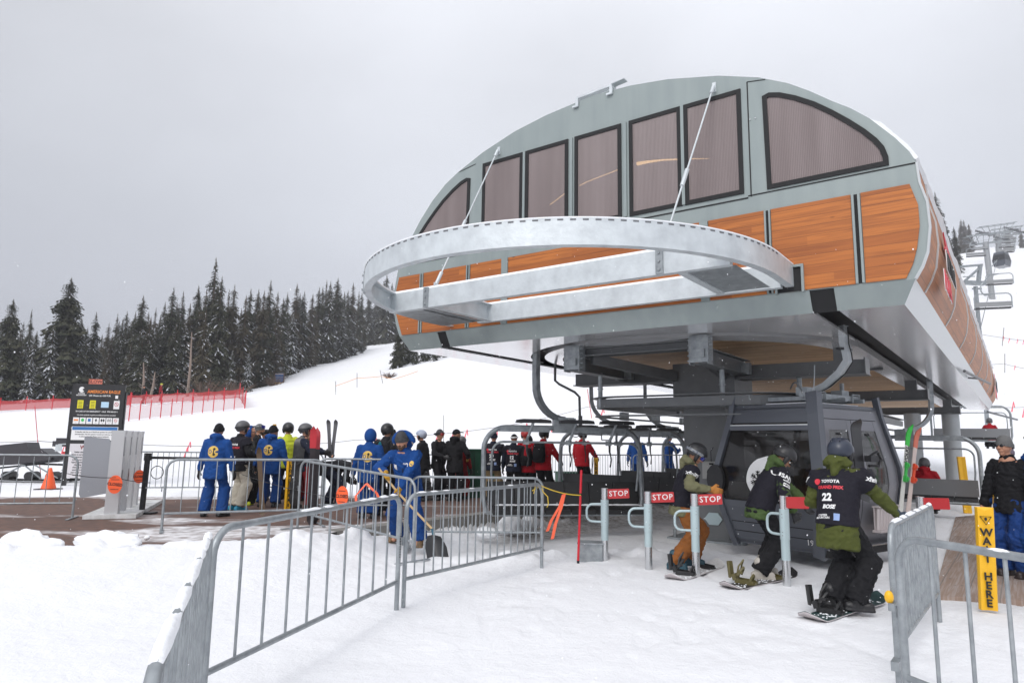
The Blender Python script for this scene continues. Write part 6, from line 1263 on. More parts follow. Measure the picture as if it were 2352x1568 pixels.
person('racer with number 8 bib and grey helmet behind the leftmost blue uniform', at_p(541, 1172), face=38, h=1.82, jacket=BLK, trousers=CREAM, boots=mat('blue_boot', (.02, .25, .4), .5), hat=HGR, goggles=GOGR, bib=True, num='8', hR=(.26, .24, 1.0), hL=(-.26, .22, 1.0), group='racers in black bibs')
person('blue hood up and sunglasses, black patterned jacket, looking right', at_p(561, 1160), face=86, h=1.74, jacket=PAT, trousers=BLK, boots=YGR, head='hood', hat=BLU, hood='up', glasses=True, hR=(.2, .25, 1.0), group='group waiting on the bricks')
person('bearded rider with purple goggles pushed up on the forehead, black jacket', at_p(581, 1152), face=84, h=1.82, jacket=BLK, trousers=BLK, boots=YGR, head='beanie', hat=GRY, goggles=(GOG, .055), beard=True, group='group waiting on the bricks')
person('blue jacket mostly hidden behind the brown box with the yellow mug', at_p(601, 1148), face=190, h=1.70, jacket=BLU, trousers=BLUT, head='cap', hat=BLK, group=GB)
person('black helmet and acid yellow jacket between the wide blue back and the navy skier', at_p(652, 1156), face=330, h=1.84, jacket=YGR, trousers=BLK, hat=HELM, group='group waiting on the bricks')
person('small blue hooded figure half hidden behind the navy skier', at_p(702, 1150), face=200, h=1.66, jacket=BLU, trousers=BLUT, head='hood', hood='up', group=GB)
person('skier in navy jacket and red trousers holding out a gloved arm onto a pole', at_p(688, 1168), face=72, h=1.80, jacket=NAVY, trousers=REDTR, hat=HGR, goggles=GOGR, fL=(-.08, -.12, .1), fR=(.1, .18, .1), hL=(-.10, .50, 1.12), hR=(.22, .42, 1.15), eL=(-.6, 0, -.8), eR=(.6, 0, -.8), build=1.05, group='group waiting on the bricks')
person('dark jacketed person bending forward over ski bindings, knitted hat', at_p(764, 1164), face=58, h=1.76, jacket=CHAR, trousers=NAVY, head='beanie', hat=KNIT, lean=84, hp=25, pel=(0, -.18, .84), hL=(-.15, .35, .55), hR=(.15, .38, .55), fL=(-.13, -.08, .1), fR=(.15, .1, .1), kL=(0, 1, 0), group='people behind the middle barriers')
person('skier with a black and teal backpack carrying skis over the shoulder', at_p(880, 1184), face=14, h=1.80, jacket=CHAR, trousers=BLK, head='helmet', hat=HELM, back=(CHAR, TEAL), hR=(.16, .26, 1.28), eR=(.6, -.1, -.9), group='people behind the middle barriers')
person('rider with pale patterned helmet, black jacket, leaning left', at_p(972, 1150), face=285, h=1.74, jacket=BLK, trousers=BLK, hat=LBLU, lean=8, group='people behind the middle barriers', hR=(.2, .35, 1.05), hL=(-.2, .3, .95))
person('rider in grey knitted hat and goggles holding a pale snowboard', at_p(1003, 1148), face=120, h=1.78, jacket=BLK, trousers=BLK, head='beanie', hat=KNIT, goggles=GOGR, hL=(-.22, .35, 1.1), hR=(.2, .33, 1.05), eL=(-.7, 0, -.6), group='people behind the middle barriers')
person('long black jacket and black cap seen from behind, yellow glove', at_p(1042, 1150), face=14, h=1.80, jacket=BLK, trousers=BLK, head='cap', hat=BLK, hood='down', hem=.26, build=1.05, gloves=(BLKP, YG), hy=50, hR=(.27, .22, 1.02), group='people behind the middle barriers')
person('dark red suited figure right behind the long black jacket', at_p(1056, 1146), face=30, h=1.60, jacket=REDTR, trousers=REDTR, head='helmet', hat=HGR, group='people behind the middle barriers')
person('racer with number 29 bib and tan trousers', at_p(1131, 1150), face=12, h=1.74, jacket=NAVY, trousers=KHK, head='beanie', hat=NAVY, bib=True, num='29', hR=(.26, .3, .98), group='racers in black bibs')
person('racer with number 12 bib and white headband', at_p(1178, 1152), face=16, h=1.70, jacket=NAVY, trousers=BLK, head='band', hat=BLK, bib=True, num='12', hR=(.26, .3, .98), group='racers in black bibs')
person('red and white jacket with black vest, short, between bib 12 and the black backpack', at_p(1213, 1152), face=18, h=1.66, jacket=RED, trousers=BLK, head='beanie', hat=CHAR, back=(BLK, RED), group='coaches in red jackets')
person('tall figure in white and red jacket partly hidden behind the small red and black one', at_p(1206, 1138), face=330, h=1.82, jacket=RED, trousers=BLK, head='helmet', hat=mat('helmet_red', (.35, .02, .02), .4), group='coaches in red jackets')
person('red jacket with large black backpack and black helmet', at_p(1247, 1154), face=34, h=1.82, jacket=RED, trousers=BLK, hat=HELM, back=(BLK, None), hR=(.3, .3, .95), hL=(-.28, .1, .84), build=1.08, group='coaches in red jackets')
person('red jacket holding ski poles, standing alone by the far barriers', at_p(1337, 1136), face=40, h=1.86, jacket=RED, trousers=BLK, hat=HELM, hR=(.24, .36, .98), hL=(-.26, .1, .84), build=1.08, group='coaches in red jackets')
person('blue uniform seen between the second and third parked chairs', at_p(1464, 1122), face=20, h=1.86, jacket=BLU, trousers=BLUT, head='beanie', hat=BLU, group=GB)
person('blue uniform facing right with dark gloves raised, left of the brown trousered snowboarder', at_p(1534, 1120), face=60, h=1.88, jacket=BLU, trousers=BLUT, head='cap', hat=BLK, lean=6, hR=(.2, .33, 1.2), hL=(-.15, .36, 1.2), eR=(.6, 0, -.8), group=GB)
# ---- the man with the shovel
SHL = V((-1.60, 11.0, .05))
sh_ = person('bearded man in blue uniform and grey knitted hat bending to shovel snow', SHL, face=196, h=1.93, near=True, jacket=BLU, trousers=BLUT, boots=mat('tan_boot', (.05, .04, .03), .6, var=(8, .9, (.3, .17, .07))), gloves=YG, head='beanie', hat=KNIT, beard=True, lean=24, hp=24, hy=12, twist=-4, pel=(0.04, -.10, .86), fL=(-.26, .12, .1), fR=(.24, -.22, .1), tL=-20, tR=25, hL=(-.02, .34, .80), hR=(.20, .33, 1.02), eL=(-.9, -.2, -.3), eR=(.9, -.2, -.3), hdL=(-.2, .6, -.9), hdR=(-.3, .6, -.7), curl=1.35, group=GB, build=1.05)
m = MB(); k_ = sh_['k']; up, rt, fw, pel = sh_['up'], sh_['rt'], sh_['fw'], sh_['pel']
# raised lined hood behind the head and chest patches
pts = []
for q in range(13):
    a = pi*q/12; pts.append((pel+up*.60-fw*.03+rt*(.145*cos(a))+up*(.16*sin(a))-fw*.02*sin(a))*k_)
m.tube(pts, [.035]+[.048]*11+[.035], 8); m.ell((pel+up*.62-fw*.10)*k_, (.14, .075, .17), Matrix((rt, fw, up)).transposed(), 16, 10); hd_ = skin(m, 'hood', BLU, sh_['o'], .012, 3, (.006, 9)); m = MB(); m.tube([p+fw*.030-up*.015 for p in pts], .014, 8); skin(m, 'hood_lining', mat('fleece', (.26, .22, .19), .9, bump=(60, .6)), hd_, .010, 2)
dpoly(sh_['jacket'], [(-.03, -.045), (.03, -.045), (.03, .045), (-.03, .045)], (pel+up*.30+rt*.12+fw*.15)*k_, -rt, up, WHT, 'name_patch'); dtext(sh_['jacket'], 'COPPER', .03, (pel+up*.36-rt*.06+fw*.15)*k_, -rt, up, WHT)
m = MB(); m.tube([(pel+up*z+fw*.158)*k_ for z in (-.02, .1, .2, .3)], .005, 5); m.build('zip', BLKP, sh_['jacket'])
a, e, w_ = sh_['S'][-1]; staff_logo(sh_['jacket'], (a+(e-a)*.25-rt*.05)*k_, (up.cross(-rt)+(-rt)*-.0), up, .55) if False else dpoly(sh_['jacket'], circ(.034, 16), (a+(e-a)*.32)*k_, -rt, up, LOGO, 'emblem')
Rw = Matrix.Rotation(sh_['rz'], 3, 'Z'); wL = SHL+Rw @ (sh_['S'][-1][2]*k_); wR = SHL+Rw @ (sh_['S'][1][2]*k_)
blade = G(1000, 1245, .06); blade = V((-1.02, 10.05, .05)); d_ = (wL-blade).normalized()
t = thing('snow_shovel', 'black bladed snow shovel with a wooden handle held by the bending man', 'shovel', blade)
gl_ = (wL+V((-.02, -.05, -.05))); gr_ = wR+V((-.03, -.06, -.03)); ax = (gr_-gl_).normalized(); top = gr_+ax*.12; bot = gl_-ax*.0
bend = blade+V((-.10, .18, .34)); m = MB(); m.tube([p-blade for p in (top, gl_, bend)], .0175, 10); m.build('handle', mat('ash_wood', (.52, .36, .18), .5), t, smooth=60); m = MB(); m.tube([p-blade for p in (bend, bend.lerp(blade, .35))], .02, 8); m.build('ferrule', mat('steel_blue', (.03, .10, .15), .4, .4), t)
m = MB(); ba = (blade-bend).normalized(); bx = ba.cross(V((.25, -1, 0))).normalized(); bx = V((.94, -.12, .0)).normalized(); bn = bx.cross(ba).normalized(); o0 = bend.lerp(blade, .25)-blade; rg = []
for i in range(9):
    s_ = i/8; wd = (.10+.06*min(1, s_*3)); rg.append([o0+ba*(s_*.42)+bx*wd*q+bn*(.05*q*q-.015*(abs(q) < .2)) for q in (-1, -.6, -.15, .15, .6, 1)]+[o0+ba*(s_*.42)+bx*wd*q+bn*(.05*q*q-.015*(abs(q) < .2)-.008) for q in (1, .6, .15, -.15, -.6, -1)])
m.loft(rg); m.build('blade', BLKP, t, smooth=30)
# ---- the three snowboarders at the gate
b1 = V((2.36, 9.52, 0)); b1f = person('snowboarder in sage hooded jacket and rust brown trousers looking down, mitten on the gate post', b1, face=97, h=1.80, near=True, jacket=SAGE, trousers=BRN, boots=mat('teal_boot', (.02, .07, .10), .5), gloves=(BLKP, cloth('orange_mitten', (.48, .20, .05))), head='helmet', hat=HELM, goggles=GOG, hood='down', bib=True, bibtext='xfinity', lean=17, hp=38, pel=(0, -.02, .86), fL=(-.14, .12, .12), fR=(.12, -.14, .11), tL=10, tR=20, hR=(.40, .30, 1.06), eR=(.2, -1, -.1), hL=(-.15, .25, .95), hdR=(-.1, .9, -.25), group='snowboarders at the gate', build=.98)
b2 = V((3.17, 8.95, 0)); b2f = person('snowboarder in moss green jacket bending over the gate post, yellow chin strap', b2, face=82, h=1.86, near=True, jacket=GRN, trousers=BLK, boots=mat('pale_boot', (.42, .39, .35), .6), gloves=BLKP, head='helmet', hat=HELM, goggles=LENS, hood='down', bib=True, bibtext='USANA', lean=30, hp=46, hy=8, pel=(0, .04, .86), fL=(-.10, .10, .12), fR=(.12, -.06, .11), tL=20, tR=20, hR=(.30, .30, .80), hL=(-.10, .74, .86), eR=(.6, -.6, -.2), eL=(-.6, -.6, .2), hdR=(-.2, .5, -.9), hdL=(0, .3, -1), curl=1.1, group='snowboarders at the gate', build=.95)
b3 = V((3.40, 7.22, 0)); b3f = person('snowboarder with number 22 bib and olive jacket seen from behind, arm stretched to the right', b3, face=54, h=1.86, near=True, jacket=OLV, trousers=BLK, boots=BLKP, gloves=mat('blue_glove', (.02, .035, .06), .6), head='helmet', hat=HELMB, hood='down', bib=True, num='22', bibtext='xfinity', hem=.27, lean=15, side=-3, twist=-8, hy=4, hp=14, pel=(-.03, 0.02, .86), fL=(-.10, -.05, .11), fR=(.08, .05, .12), tL=45, tR=55, hR=(.32, .54, .90), eR=(.6, -.6, .1), hL=(-.20, .30, .98), hdR=(.6, .5, -.55), kL=(.2, 1, 0), kR=(.4, 1, 0), curl=.6, group='snowboarders at the gate', build=1.0)
def bpose(a, b_):
    a = G(*a); b_ = G(*b_); c = (a+b_)/2; return V((c.x, c.y, 0)), atan2(-(a-b_).x, (a-b_).y)+pi
_c, _y = bpose((1545, 1334), (1645, 1300))
snowboard(_c, _y, 'snowboard pinned under the rust brown trousered rider, black bindings', top=(.5, .5, .5), L_=1.5, bpos=(.30, .72))
_c, _y = bpose((1670, 1354), (1815, 1322))
snowboard(_c, _y, 'snowboard with empty olive binding under the bending green jacket', top=(.013, .012, .013), bind=(.10, .085, .03), L_=1.54, bpos=(.30, .68))
_c, _y = bpose((1856, 1428), (2012, 1380))
snowboard(_c, _y, 'black snowboard with snowy deck under the rider with bib 22', top=(.012, .03, .03), L_=1.58, bpos=(.32, .66))
# ---- men at the right edge
person('man in dark jacket, grey knitted hat and dark glasses looking left at the right edge', (6.58, 9.15, .03), face=250, h=1.84, near=True, jacket=BLK, trousers=JEAN, boots=mat('boot_dark', (.03, .02, .02), .5), gloves=BLKP, head='beanie', hat=GRY, glasses=True, hy=0, bare=True, hem=.16, hR=(.28, .12, .82), group='men at the right edge')
person('person in purple grey cap almost hidden behind the dark jacketed man', (7.35, 10.2, .03), face=250, h=1.74, jacket=BLU, trousers=BLUT, head='beanie', hat=cloth('mauve', (.16, .13, .17)), group='men at the right edge')
person('blue uniform cut by the right edge of the picture, striped hat and sunglasses', (6.72, 8.75, .03), face=266, h=1.95, near=True, jacket=BLU, trousers=BLUT, head='beanie', hat=mat('striped_knit', (.03, .03, .03), .9, var=(14, .9, (.4, .4, .4))), glasses=True, bare=True, group='men at the right edge')
# ---- chair riders (seated)
def rider(ch, x, label, **k):
    a = ch.rotation_euler.z; R_ = Matrix.Rotation(a, 3, 'Z'); p = ch.location+R_ @ V((x, .02, 0)); 
    return person(label, (p.x, p.y, p.z-.02), face=-math.degrees(a)+180, pel=(0, -.05, .60), fL=(-.1, .42, .16), fR=(.12, .44, .16), kL=(0, .5, 1), kR=(0, .5, 1), hL=(-.2, .3, .75), hR=(.2, .3, .75), **k)
rider(rchair, -.35, 'red jacketed rider with black strap across the back, seated on the leaving chair', h=1.80, jacket=RED, trousers=BLK, hat=HGR, hood='down', group='seated riders', build=1.1)
rider(rchair, .72, 'red jacketed rider partly hidden by the upright skis on the gondola', h=1.78, jacket=RED, trousers=BLK, hat=HGR, group='seated riders', build=1.1)
rider(fchair, -.75, 'tiny red rider on the left of the far leaving chair', h=1.8, jacket=RED, trousers=BLK, hat=HGR, group='seated riders')
rider(fchair, .75, 'tiny red rider on the right of the far leaving chair', h=1.8, jacket=RED, trousers=BLK, hat=GRY, group='seated riders')
Rc = Matrix.Rotation(CA, 3, 'Z'); p = CC+Rc @ V((.1, -.05, 0)); person('figure with green helmet sitting inside the gondola behind tinted glass', (p.x, p.y, .1), face=110, h=1.7, pel=(0, -.05, .72), fL=(-.1, .35, .25), fR=(.1, .35, .25), kL=(0, .5, 1), kR=(0, .5, 1), jacket=BRN, trousers=BLK, hat=mat('helmet_green', (.03, .06, .02), .4), hL=(-.2, .25, .8), hR=(.2, .25, .8))
# two small people behind the red netting
for px_, dd, lb, jc in ((326, 64, 'tiny dark figure standing behind the red netting near the board', BLK), (366, 66, 'tiny red and yellow figure standing behind the red netting', REDTR)):
    c = AT(px_, 930, dd); person(lb, (c.x, dd, ghs(c.x, dd)), face=60, h=1.75, jacket=jc, trousers=BLK, head='cap', hat=BLK if jc is BLK else YGR, group='figures behind the red netting')
# ---- things carried or standing by the queue
def vboard(px, py, z, yaw, label, top, tilt=0, L_=1.5, w_=.27, lines=None):
    p = V(at_p(px, py, z)); t = thing('snowboard', label, 'snowboard', p, yaw, 'snowboards held upright'); m = MB(); rg = []
    for i in range(25):
        x = i/24; e_ = min(x, 1-x); ww = w_/2*(1-.14*sin(pi*x))*(1 if e_ > .1 else max(.05, sqrt(max(0, 1-((.1-e_)/.1)**2)))); yy = .08*max(0, (.13-e_)/.13)**2; rg.append([V((-ww+tilt*x*L_, yy, x*L_)), V((ww+tilt*x*L_, yy, x*L_)), V((ww+tilt*x*L_, yy+.01, x*L_)), V((-ww+tilt*x*L_, yy+.01, x*L_))])
    m.loft(rg); m.build('deck', top, t, smooth=40); m = MB()
    for q in (.33, .66): m.box((tilt*q*L_, -.04, q*L_), (.2, .08, .12)); m.tube(arc((tilt*q*L_, -.07, q*L_), .09, 0, 2*pi, 12, (1, 0, 0), (0, .3, 1)), .015, 6)
    m.build('binding', BLKP, t, smooth=40)
    if lines: m = MB(); m.tube([V((-.05+tilt*.5, -.006, 1.0)), V((.0+tilt*.4, -.006, .45)), V((.07+tilt*.5, -.006, .5))], .006, 4); m.build('line_drawing', lines, t)
vboard(573, 1160, .2, .2, 'dark snowboard with thin yellow lines held upright among the waiting group', CHAR, tilt=-.10, L_=1.15, lines=LOGO)
vboard(672, 1170, .2, -.1, 'black snowboard held upright behind the yellow marker post', mat('deck_black', (.012, .012, .013), .35, var=(8, .8, (.06, .06, .06))), tilt=.05, L_=1.52)
vboard(985, 1150, .2, .4, 'pale grey snowboard held by the rider in grey hat', GRY, tilt=-.18, L_=1.2)
p = V(at_p(712, 1205)); ski(p, (-.02, .0, 1), (.3, -1, 0), 1.68, (.02, .012, .014), 'dark ski with a red tip standing upright before the navy skier', w_=.11, tipcol=(.5, .02, .03), group='skis held upright')
ski(p+V((.05, .12, 0)), (-.03, .0, 1), (-.3, 1, 0), 1.66, (.02, .012, .014), 'second dark ski standing back to back with the red tipped one', w_=.11, tipcol=(.4, .02, .03), group='skis held upright')
p = V(at_p(603, 1185)); ski(p, (-.14, .05, 1), (.3, -1, 0), 1.3, (.10, .06, .03), 'brown ski leaning beside the wide shouldered blue uniform', w_=.10, group='skis held upright')
p = V((-4.0, 15.4, 1.25)); ski(p, (-.10, 0, 1), (0, -1, 0), .85, (.12, .12, .13), 'left one of the crossed pale ski tips above the bending person', w_=.09, group='crossed ski tips'); ski(p+V((.02, .05, 0)), (.07, 0, 1), (0, -1, 0), .85, (.12, .12, .13), 'right one of the crossed pale ski tips above the bending person', w_=.09, group='crossed ski tips')
p = V(at_p(890, 1150)); p.z = .95; ski(p+V((.12, -.3, 0)), (-.14, .1, 1), (.1, -1, 0), 1.05, (.035, .035, .037), 'narrow grey ski tip over the shoulder of the backpacked skier', w_=.10, group='skis over a shoulder'); ski(p+V((.22, -.36, 0)), (-.12, .1, 1), (.1, -1, 0), 1.0, (.012, .012, .013), 'wide black ski over the shoulder of the backpacked skier', w_=.15, group='skis over a shoulder')
def pole(a, b_, label, group='ski poles'):
    t = tag(bpy.data.objects.new('ski_pole', None), label, 'ski pole', group); COL.objects.link(t); t.location = a; m = MB(); d = V(b_)-V(a); m.tube([V((0, 0, 0)), d], .008, 6); m.build('shaft', BLKP, t); m = MB(); m.tube([d*.93, d], .017, 8); m.build('grip', BLKP, t); m = MB(); m.tube([d*.04-V((0, 0, .004)), d*.04+V((0, 0, .004))], .04, 10); m.build('basket', BLKP, t)
p = V(at_p(738, 1180)); pole(p, p+V((.02, 0, 1.15)), 'ski pole under the outstretched glove of the navy skier'); p = V(at_p(1352, 1138)); pole(p, p+V((.18, 0, 1.25)), 'ski pole held by the lone red jacket'); p = V(at_p(1320, 1138)); 
p = V(at_p(1318, 1130)); pole(V(at_p(1266, 1150)), V(at_p(1266, 1150))+V((-.02, 0, 1.1)), 'ski pole right of the red jacket with large black backpack')
# brown box on a stand with a yellow mug
p = V(at_p(612, 1140)); t = thing('notice_box', 'brown grey box on a post behind the wide blue back', 'box', p, .1); m = MB(); m.box((0, 0, 1.52), (.34, .12, .30)); m.build('housing', mat('box_brown', (.12, .09, .07), .7), t); m = MB(); m.box((0, 0, 1.675), (.36, .2, .02)); m.build('shelf', GRY, t); m = MB(); m.box((0, 0, .68), (.06, .06, 1.36)); m.build('post', GALV, t)
t = thing('mug', 'yellow mug standing on top of the brown grey box', 'mug', p+V((.09, 0, 1.69))); m = MB(); m.tube([(0, 0, 0), (0, 0, .13)], .045, 14); m.build('cup', YEL, t, smooth=40); m = MB(); m.tube(arc((-.045, 0, .065), .035, pi*.5, pi*1.5, 8), .008, 6); m.build('handle', YEL, t)
# ---- skis and board standing in the gondola's rack
pb = CC+Rc @ V((.34, -1.02, .62)); dv = (Rc @ V((.30, -.02, 1))); nv_ = Rc @ V((-.2, -1, 0))
ski(pb+Rc @ V((.30, 0, 0)), dv, nv_, 1.45, (.62, .62, .58), 'pair of pale skis with green tips leaning in the gondola rack', w_=.085, tipcol=(.03, .50, .05), bind=(.05, .45, .08), group='skis in the gondola rack', text='VOLKL')
ski(pb+Rc @ V((.46, -.03, 0)), dv+Rc @ V((.03, 0, 0)), nv_, 1.42, (.60, .50, .46), 'pair of pale skis with red orange tips leaning in the gondola rack', w_=.085, tipcol=(.6, .16, .10), bind=(.7, .08, .03), group='skis in the gondola rack')
p = CC+Rc @ V((-.28, -1.0, .9)); t = thing('snowboard', 'black snowboard standing in the gondola rack behind the blue helmet', 'snowboard', p, CA+.0); m = MB(); rg = []
for i in range(25):
    x = i/24; e_ = min(x, 1-x); ww = .14*(1-.14*sin(pi*x))*(1 if e_ > .1 else max(.05, sqrt(max(0, 1-((.1-e_)/.1)**2)))); yy = -.08*max(0, (.13-e_)/.13)**2; rg.append([V((-ww-.1*x, yy, x*1.15)), V((ww-.1*x, yy, x*1.15)), V((ww-.1*x, yy+.01, x*1.15)), V((-ww-.1*x, yy+.01, x*1.15))])
m.loft(rg); m.build('deck', cloth_ski((.02, .02, .022)), t, smooth=40); m = MB(); m.tube([V((.1, -.05, .62)), V((.25, -.1, .70)), V((.34, -.1, .60)), V((.30, -.08, .5)), V((.1, -.05, .5))], .02, 6); m.box((.16, -.06, .6), (.2, .1, .08)); m.build('binding', BLKP, t, smooth=40)
# ================================================================ conifers
def tree_mats():
    def nb(c1, c2):
        def f(t, n, l, b):
            g = n.new('ShaderNodeTexCoord'); a = n.new('ShaderNodeTexNoise'); a.inputs['Scale'].default_value = .9; a.inputs['Detail'].default_value = 5; l.new(g.outputs['Object'], a.inputs['Vector'])
            r = n.new('ShaderNodeMapRange'); r.inputs[1].default_value = .35; r.inputs[2].default_value = .65; l.new(a.outputs[0], r.inputs[0]); x = n.new('ShaderNodeMix'); x.data_type = 'RGBA'; x.inputs[6].default_value = (*c1, 1); x.inputs[7].default_value = (*c2, 1); l.new(r.outputs[0], x.inputs[0]); l.new(x.outputs[2], b.inputs['Base Color']); b.inputs['Roughness'].default_value = .85; b.inputs['Specular IOR Level'].default_value = .15
        return f
    return [coordmix('needles_dark', nb((.038, .044, .028), (.062, .060, .038))), coordmix('needles_brown', nb((.058, .052, .034), (.088, .072, .046)))]
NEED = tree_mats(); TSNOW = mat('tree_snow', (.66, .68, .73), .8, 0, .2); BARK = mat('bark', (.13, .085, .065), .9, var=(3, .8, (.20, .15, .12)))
def conifer_meshes(seed, h=16., R_=1.9, snow=.25, bare=.04, dens=1.0, nm=0):
    rnd = random.Random(seed); vs = []; fs = []; mi = []
    def tri(a, b_, c, m_): k = len(vs); vs.extend([a, b_, c]); fs.append((k, k+1, k+2)); mi.append(m_)
    z = h*(bare+.02); lop = [1+.25*sin(rnd.random()*6+k*2.1) for k in range(6)]
    while z < h*.99:
        f = 1-z/h; prof = (f**.70+.05)*(.82+.18*sin(z*2.3+seed)) if f > .06 else f*1.4+.02
        if z < h*.12: prof *= .6+z/h*3.3
        nb_ = int((6+6*min(1, f*3.4))*dens)
        for k in range(nb_):
            az = rnd.random()*2*pi; L_ = 1.60*R_*prof*(.62+.50*rnd.random())*(.85+.15*lop[int(az)%6]); 
            if L_ < .05: L_ = .08
            d = V((cos(az), sin(az), 0)); s_ = V((-sin(az), cos(az), 0)); dr = (.30+.35*f)*(.7+.6*rnd.random()); sn = rnd.random() < snow*(1.3 if f > .35 else .8)
            seg = 4 if L_ > .8 else 3; pts = [V((0, 0, z))+d*(L_*t/seg)+V((0, 0, -dr*L_*(t/seg)**1.4+.10*L_*(1-(t/seg))*(t/seg)*2)) for t in range(seg+1)]
            for t in range(seg):
                a, b_ = pts[t], pts[t+1]; w_ = (.30 if L_ > .8 else .2)*L_*(1-.55*t/seg)*(.7+.5*rnd.random()); hang = V((0, 0, -w_*(.35+.4*rnd.random())))
                tri(a, b_, a.lerp(b_, .7)+s_*w_+hang, 0); tri(a, b_, a.lerp(b_, .7)-s_*w_+hang, 0)
                tri(a.lerp(b_, .1), b_, a.lerp(b_, .6)+V((rnd.uniform(-.05, .05), rnd.uniform(-.05, .05), -w_*(.6+.4*rnd.random()))), 0)
                if sn and t > 0:
                    u = V((0, 0, .035)); q = .55*w_; tri(a+u, b_+u, a.lerp(b_, .6)+s_*q+hang*.45+u, 1); tri(a+u, b_+u, a.lerp(b_, .6)-s_*q+hang*.45+u, 1)
                    if rnd.random() < .6: tri(b_+u+s_*.06, b_+u-s_*.06, b_+d*.1-V((0, 0, .13)), 1)
        z += (.13+.19*f)*(h/16)*(1.0/dens)*(.8+.4*rnd.random())
    for k in range(26):    # ragged leader
        zz = h*(.90+.10*k/26); rr = R_*.11*(1-k/26)+.03; a = rnd.random()*6.28; p = V((0, 0, zz)); tri(p, p+V((cos(a)*rr*1.6, sin(a)*rr*1.6, -.06)), p+V((cos(a+.8)*rr, sin(a+.8)*rr, -.20)), 0)
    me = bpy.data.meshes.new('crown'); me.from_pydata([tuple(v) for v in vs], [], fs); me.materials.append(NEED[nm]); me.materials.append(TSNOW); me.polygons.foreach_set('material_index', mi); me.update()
    mb = MB(); mb.tube([V((0, 0, -1.2)), V((.03, .02, h*.3)), V((-.02, .03, h*.7)), V((0, 0, h))], [.19, .16, .09, .015], 7); tm = bpy.data.meshes.new('trunk'); tm.from_pydata([tuple(v) for v in mb.v], [], mb.f); tm.materials.append(BARK); tm.polygons.foreach_set('use_smooth', [True]*len(tm.polygons))
    return me, tm
PROTO = [conifer_meshes(11, snow=.02, R_=2.3, bare=.02, dens=1.15), conifer_meshes(12, snow=.05, R_=1.7, nm=1), conifer_meshes(13, snow=.10, R_=1.8), conifer_meshes(14, snow=.20, R_=1.7), conifer_meshes(15, snow=.40, R_=1.9, bare=.02), conifer_meshes(16, snow=.05, R_=1.35, bare=.10), conifer_meshes(17, snow=.08, R_=1.5, bare=.16, nm=1), conifer_meshes(18, snow=.28, R_=1.6)]
KIND = [('broad dark evergreen', 0), ('brownish narrow evergreen', 1), ('dark evergreen lightly dusted with snow', 2), ('evergreen with snow on many branches', 3), ('small snow laden evergreen', 4), ('slender dark evergreen spire', 5), ('brown thin crowned evergreen with bare lower trunk', 6), ('snow dusted evergreen', 7)]
trees = []
def tree(x, y, h, kd, wide=1.0, label=None, group=None):
    z = ghs(x, y)-.15; me, tm = PROTO[kd]; t = bpy.data.objects.new('pine_tree', None); COL.objects.link(t); t.location = (x, y, z); s_ = h/16; t.scale = (s_*wide, s_*wide, s_); t.rotation_euler = (0, 0, random.random()*6.28); t.empty_display_size = .2
    for nm_, m_ in (('crown', me), ('trunk', tm)): o = bpy.data.objects.new(nm_, m_); COL.objects.link(o); o.parent = t
    tag(t, label or KIND[kd][0]+' in the forest edge left of the terminal', 'tree', group or 'trees of the forest edge: '+KIND[kd][0]); trees.append(t); return t
random.seed(77)
def ptree(px, ty, Y, kd, wide=1.0, label=None, group=None, ex=0):
    p = AT(px, ty, Y); h = p.z-ghs(p.x, Y)+.15+ex
    if h > 2: return tree(p.x, Y, h, kd, wide, label, group)
SKY_T = [(32, 685, 72, 0, 1.05), (74, 709, 92, 5, .8), (110, 758, 88, 2, 1.1), (165, 636, 76, 0, 1.25), (202, 751, 84, 3, 1.1), (222, 756, 90, 4, 1.1), (251, 741, 100, 1, .9), (271, 719, 98, 5, .9), (293, 713, 104, 2, 1), (330, 677, 80, 2, 1.15), (359, 705, 100, 6, .7), (380, 692, 104, 3, .9), (400, 658, 86, 2, .95), (422, 668, 92, 5, 1), (438, 695, 84, 6, 1), (457, 655, 90, 2, .95), (475, 664, 86, 1, .9), (497, 591, 82, 5, 1.15), (511, 633, 80, 2, .9), (527, 664, 90, 5, .9), (540, 652, 86, 1, .95), (566, 677, 84, 6, 1), (577, 661, 94, 2, .9), (595, 663, 98, 2, .95), (608, 666, 92, 1, .95), (623, 642, 96, 5, 1.1), (639, 669, 100, 6, 1), (652, 682, 104, 2, .95), (661, 670, 112, 2, .9), (683, 650, 116, 6, 1.1), (700, 668, 118, 3, 1), (719, 674, 122, 1, 1), (734, 658, 128, 2, .95), (742, 657, 132, 2, .8), (751, 641, 134, 5, .8), (760, 644, 130, 3, .95), (777, 636, 138, 2, 1.1), (792, 668, 146, 3, .9), (800, 665, 150, 2, .9), (812, 648, 152, 6, 1.05), (825, 668, 160, 5, .9), (832, 670, 166, 2, .9), (889, 629, 200, 2, 1.1), (901, 648, 205, 3, 1), (862, 690, 215, 3, 1), (848, 682, 210, 2, 1), (915, 650, 210, 2, 1)]
UNI = {0: 'tallest pointed tree at the far left edge of the forest', 3: 'tall broad tree left of the black information board, towering over its neighbours', 17: 'tallest spire of the whole forest, halfway to the lift terminal', 9: 'broad dark crowned tree right above the black information board'}
for i, (px, ty, Y, kd, wd) in enumerate(SKY_T): ptree(px, ty, Y, kd, wd, UNI.get(i), group='skyline trees' if i in UNI else None)
SX = [s_[0] for s_ in sorted(SKY_T)]; SYv = [s_[1] for s_ in sorted(SKY_T)]
def basey(px): return np.interp(px, [0, 560, 662, 803, 832, 845, 930], [74, 80, 106, 146, 158, 196, 215])
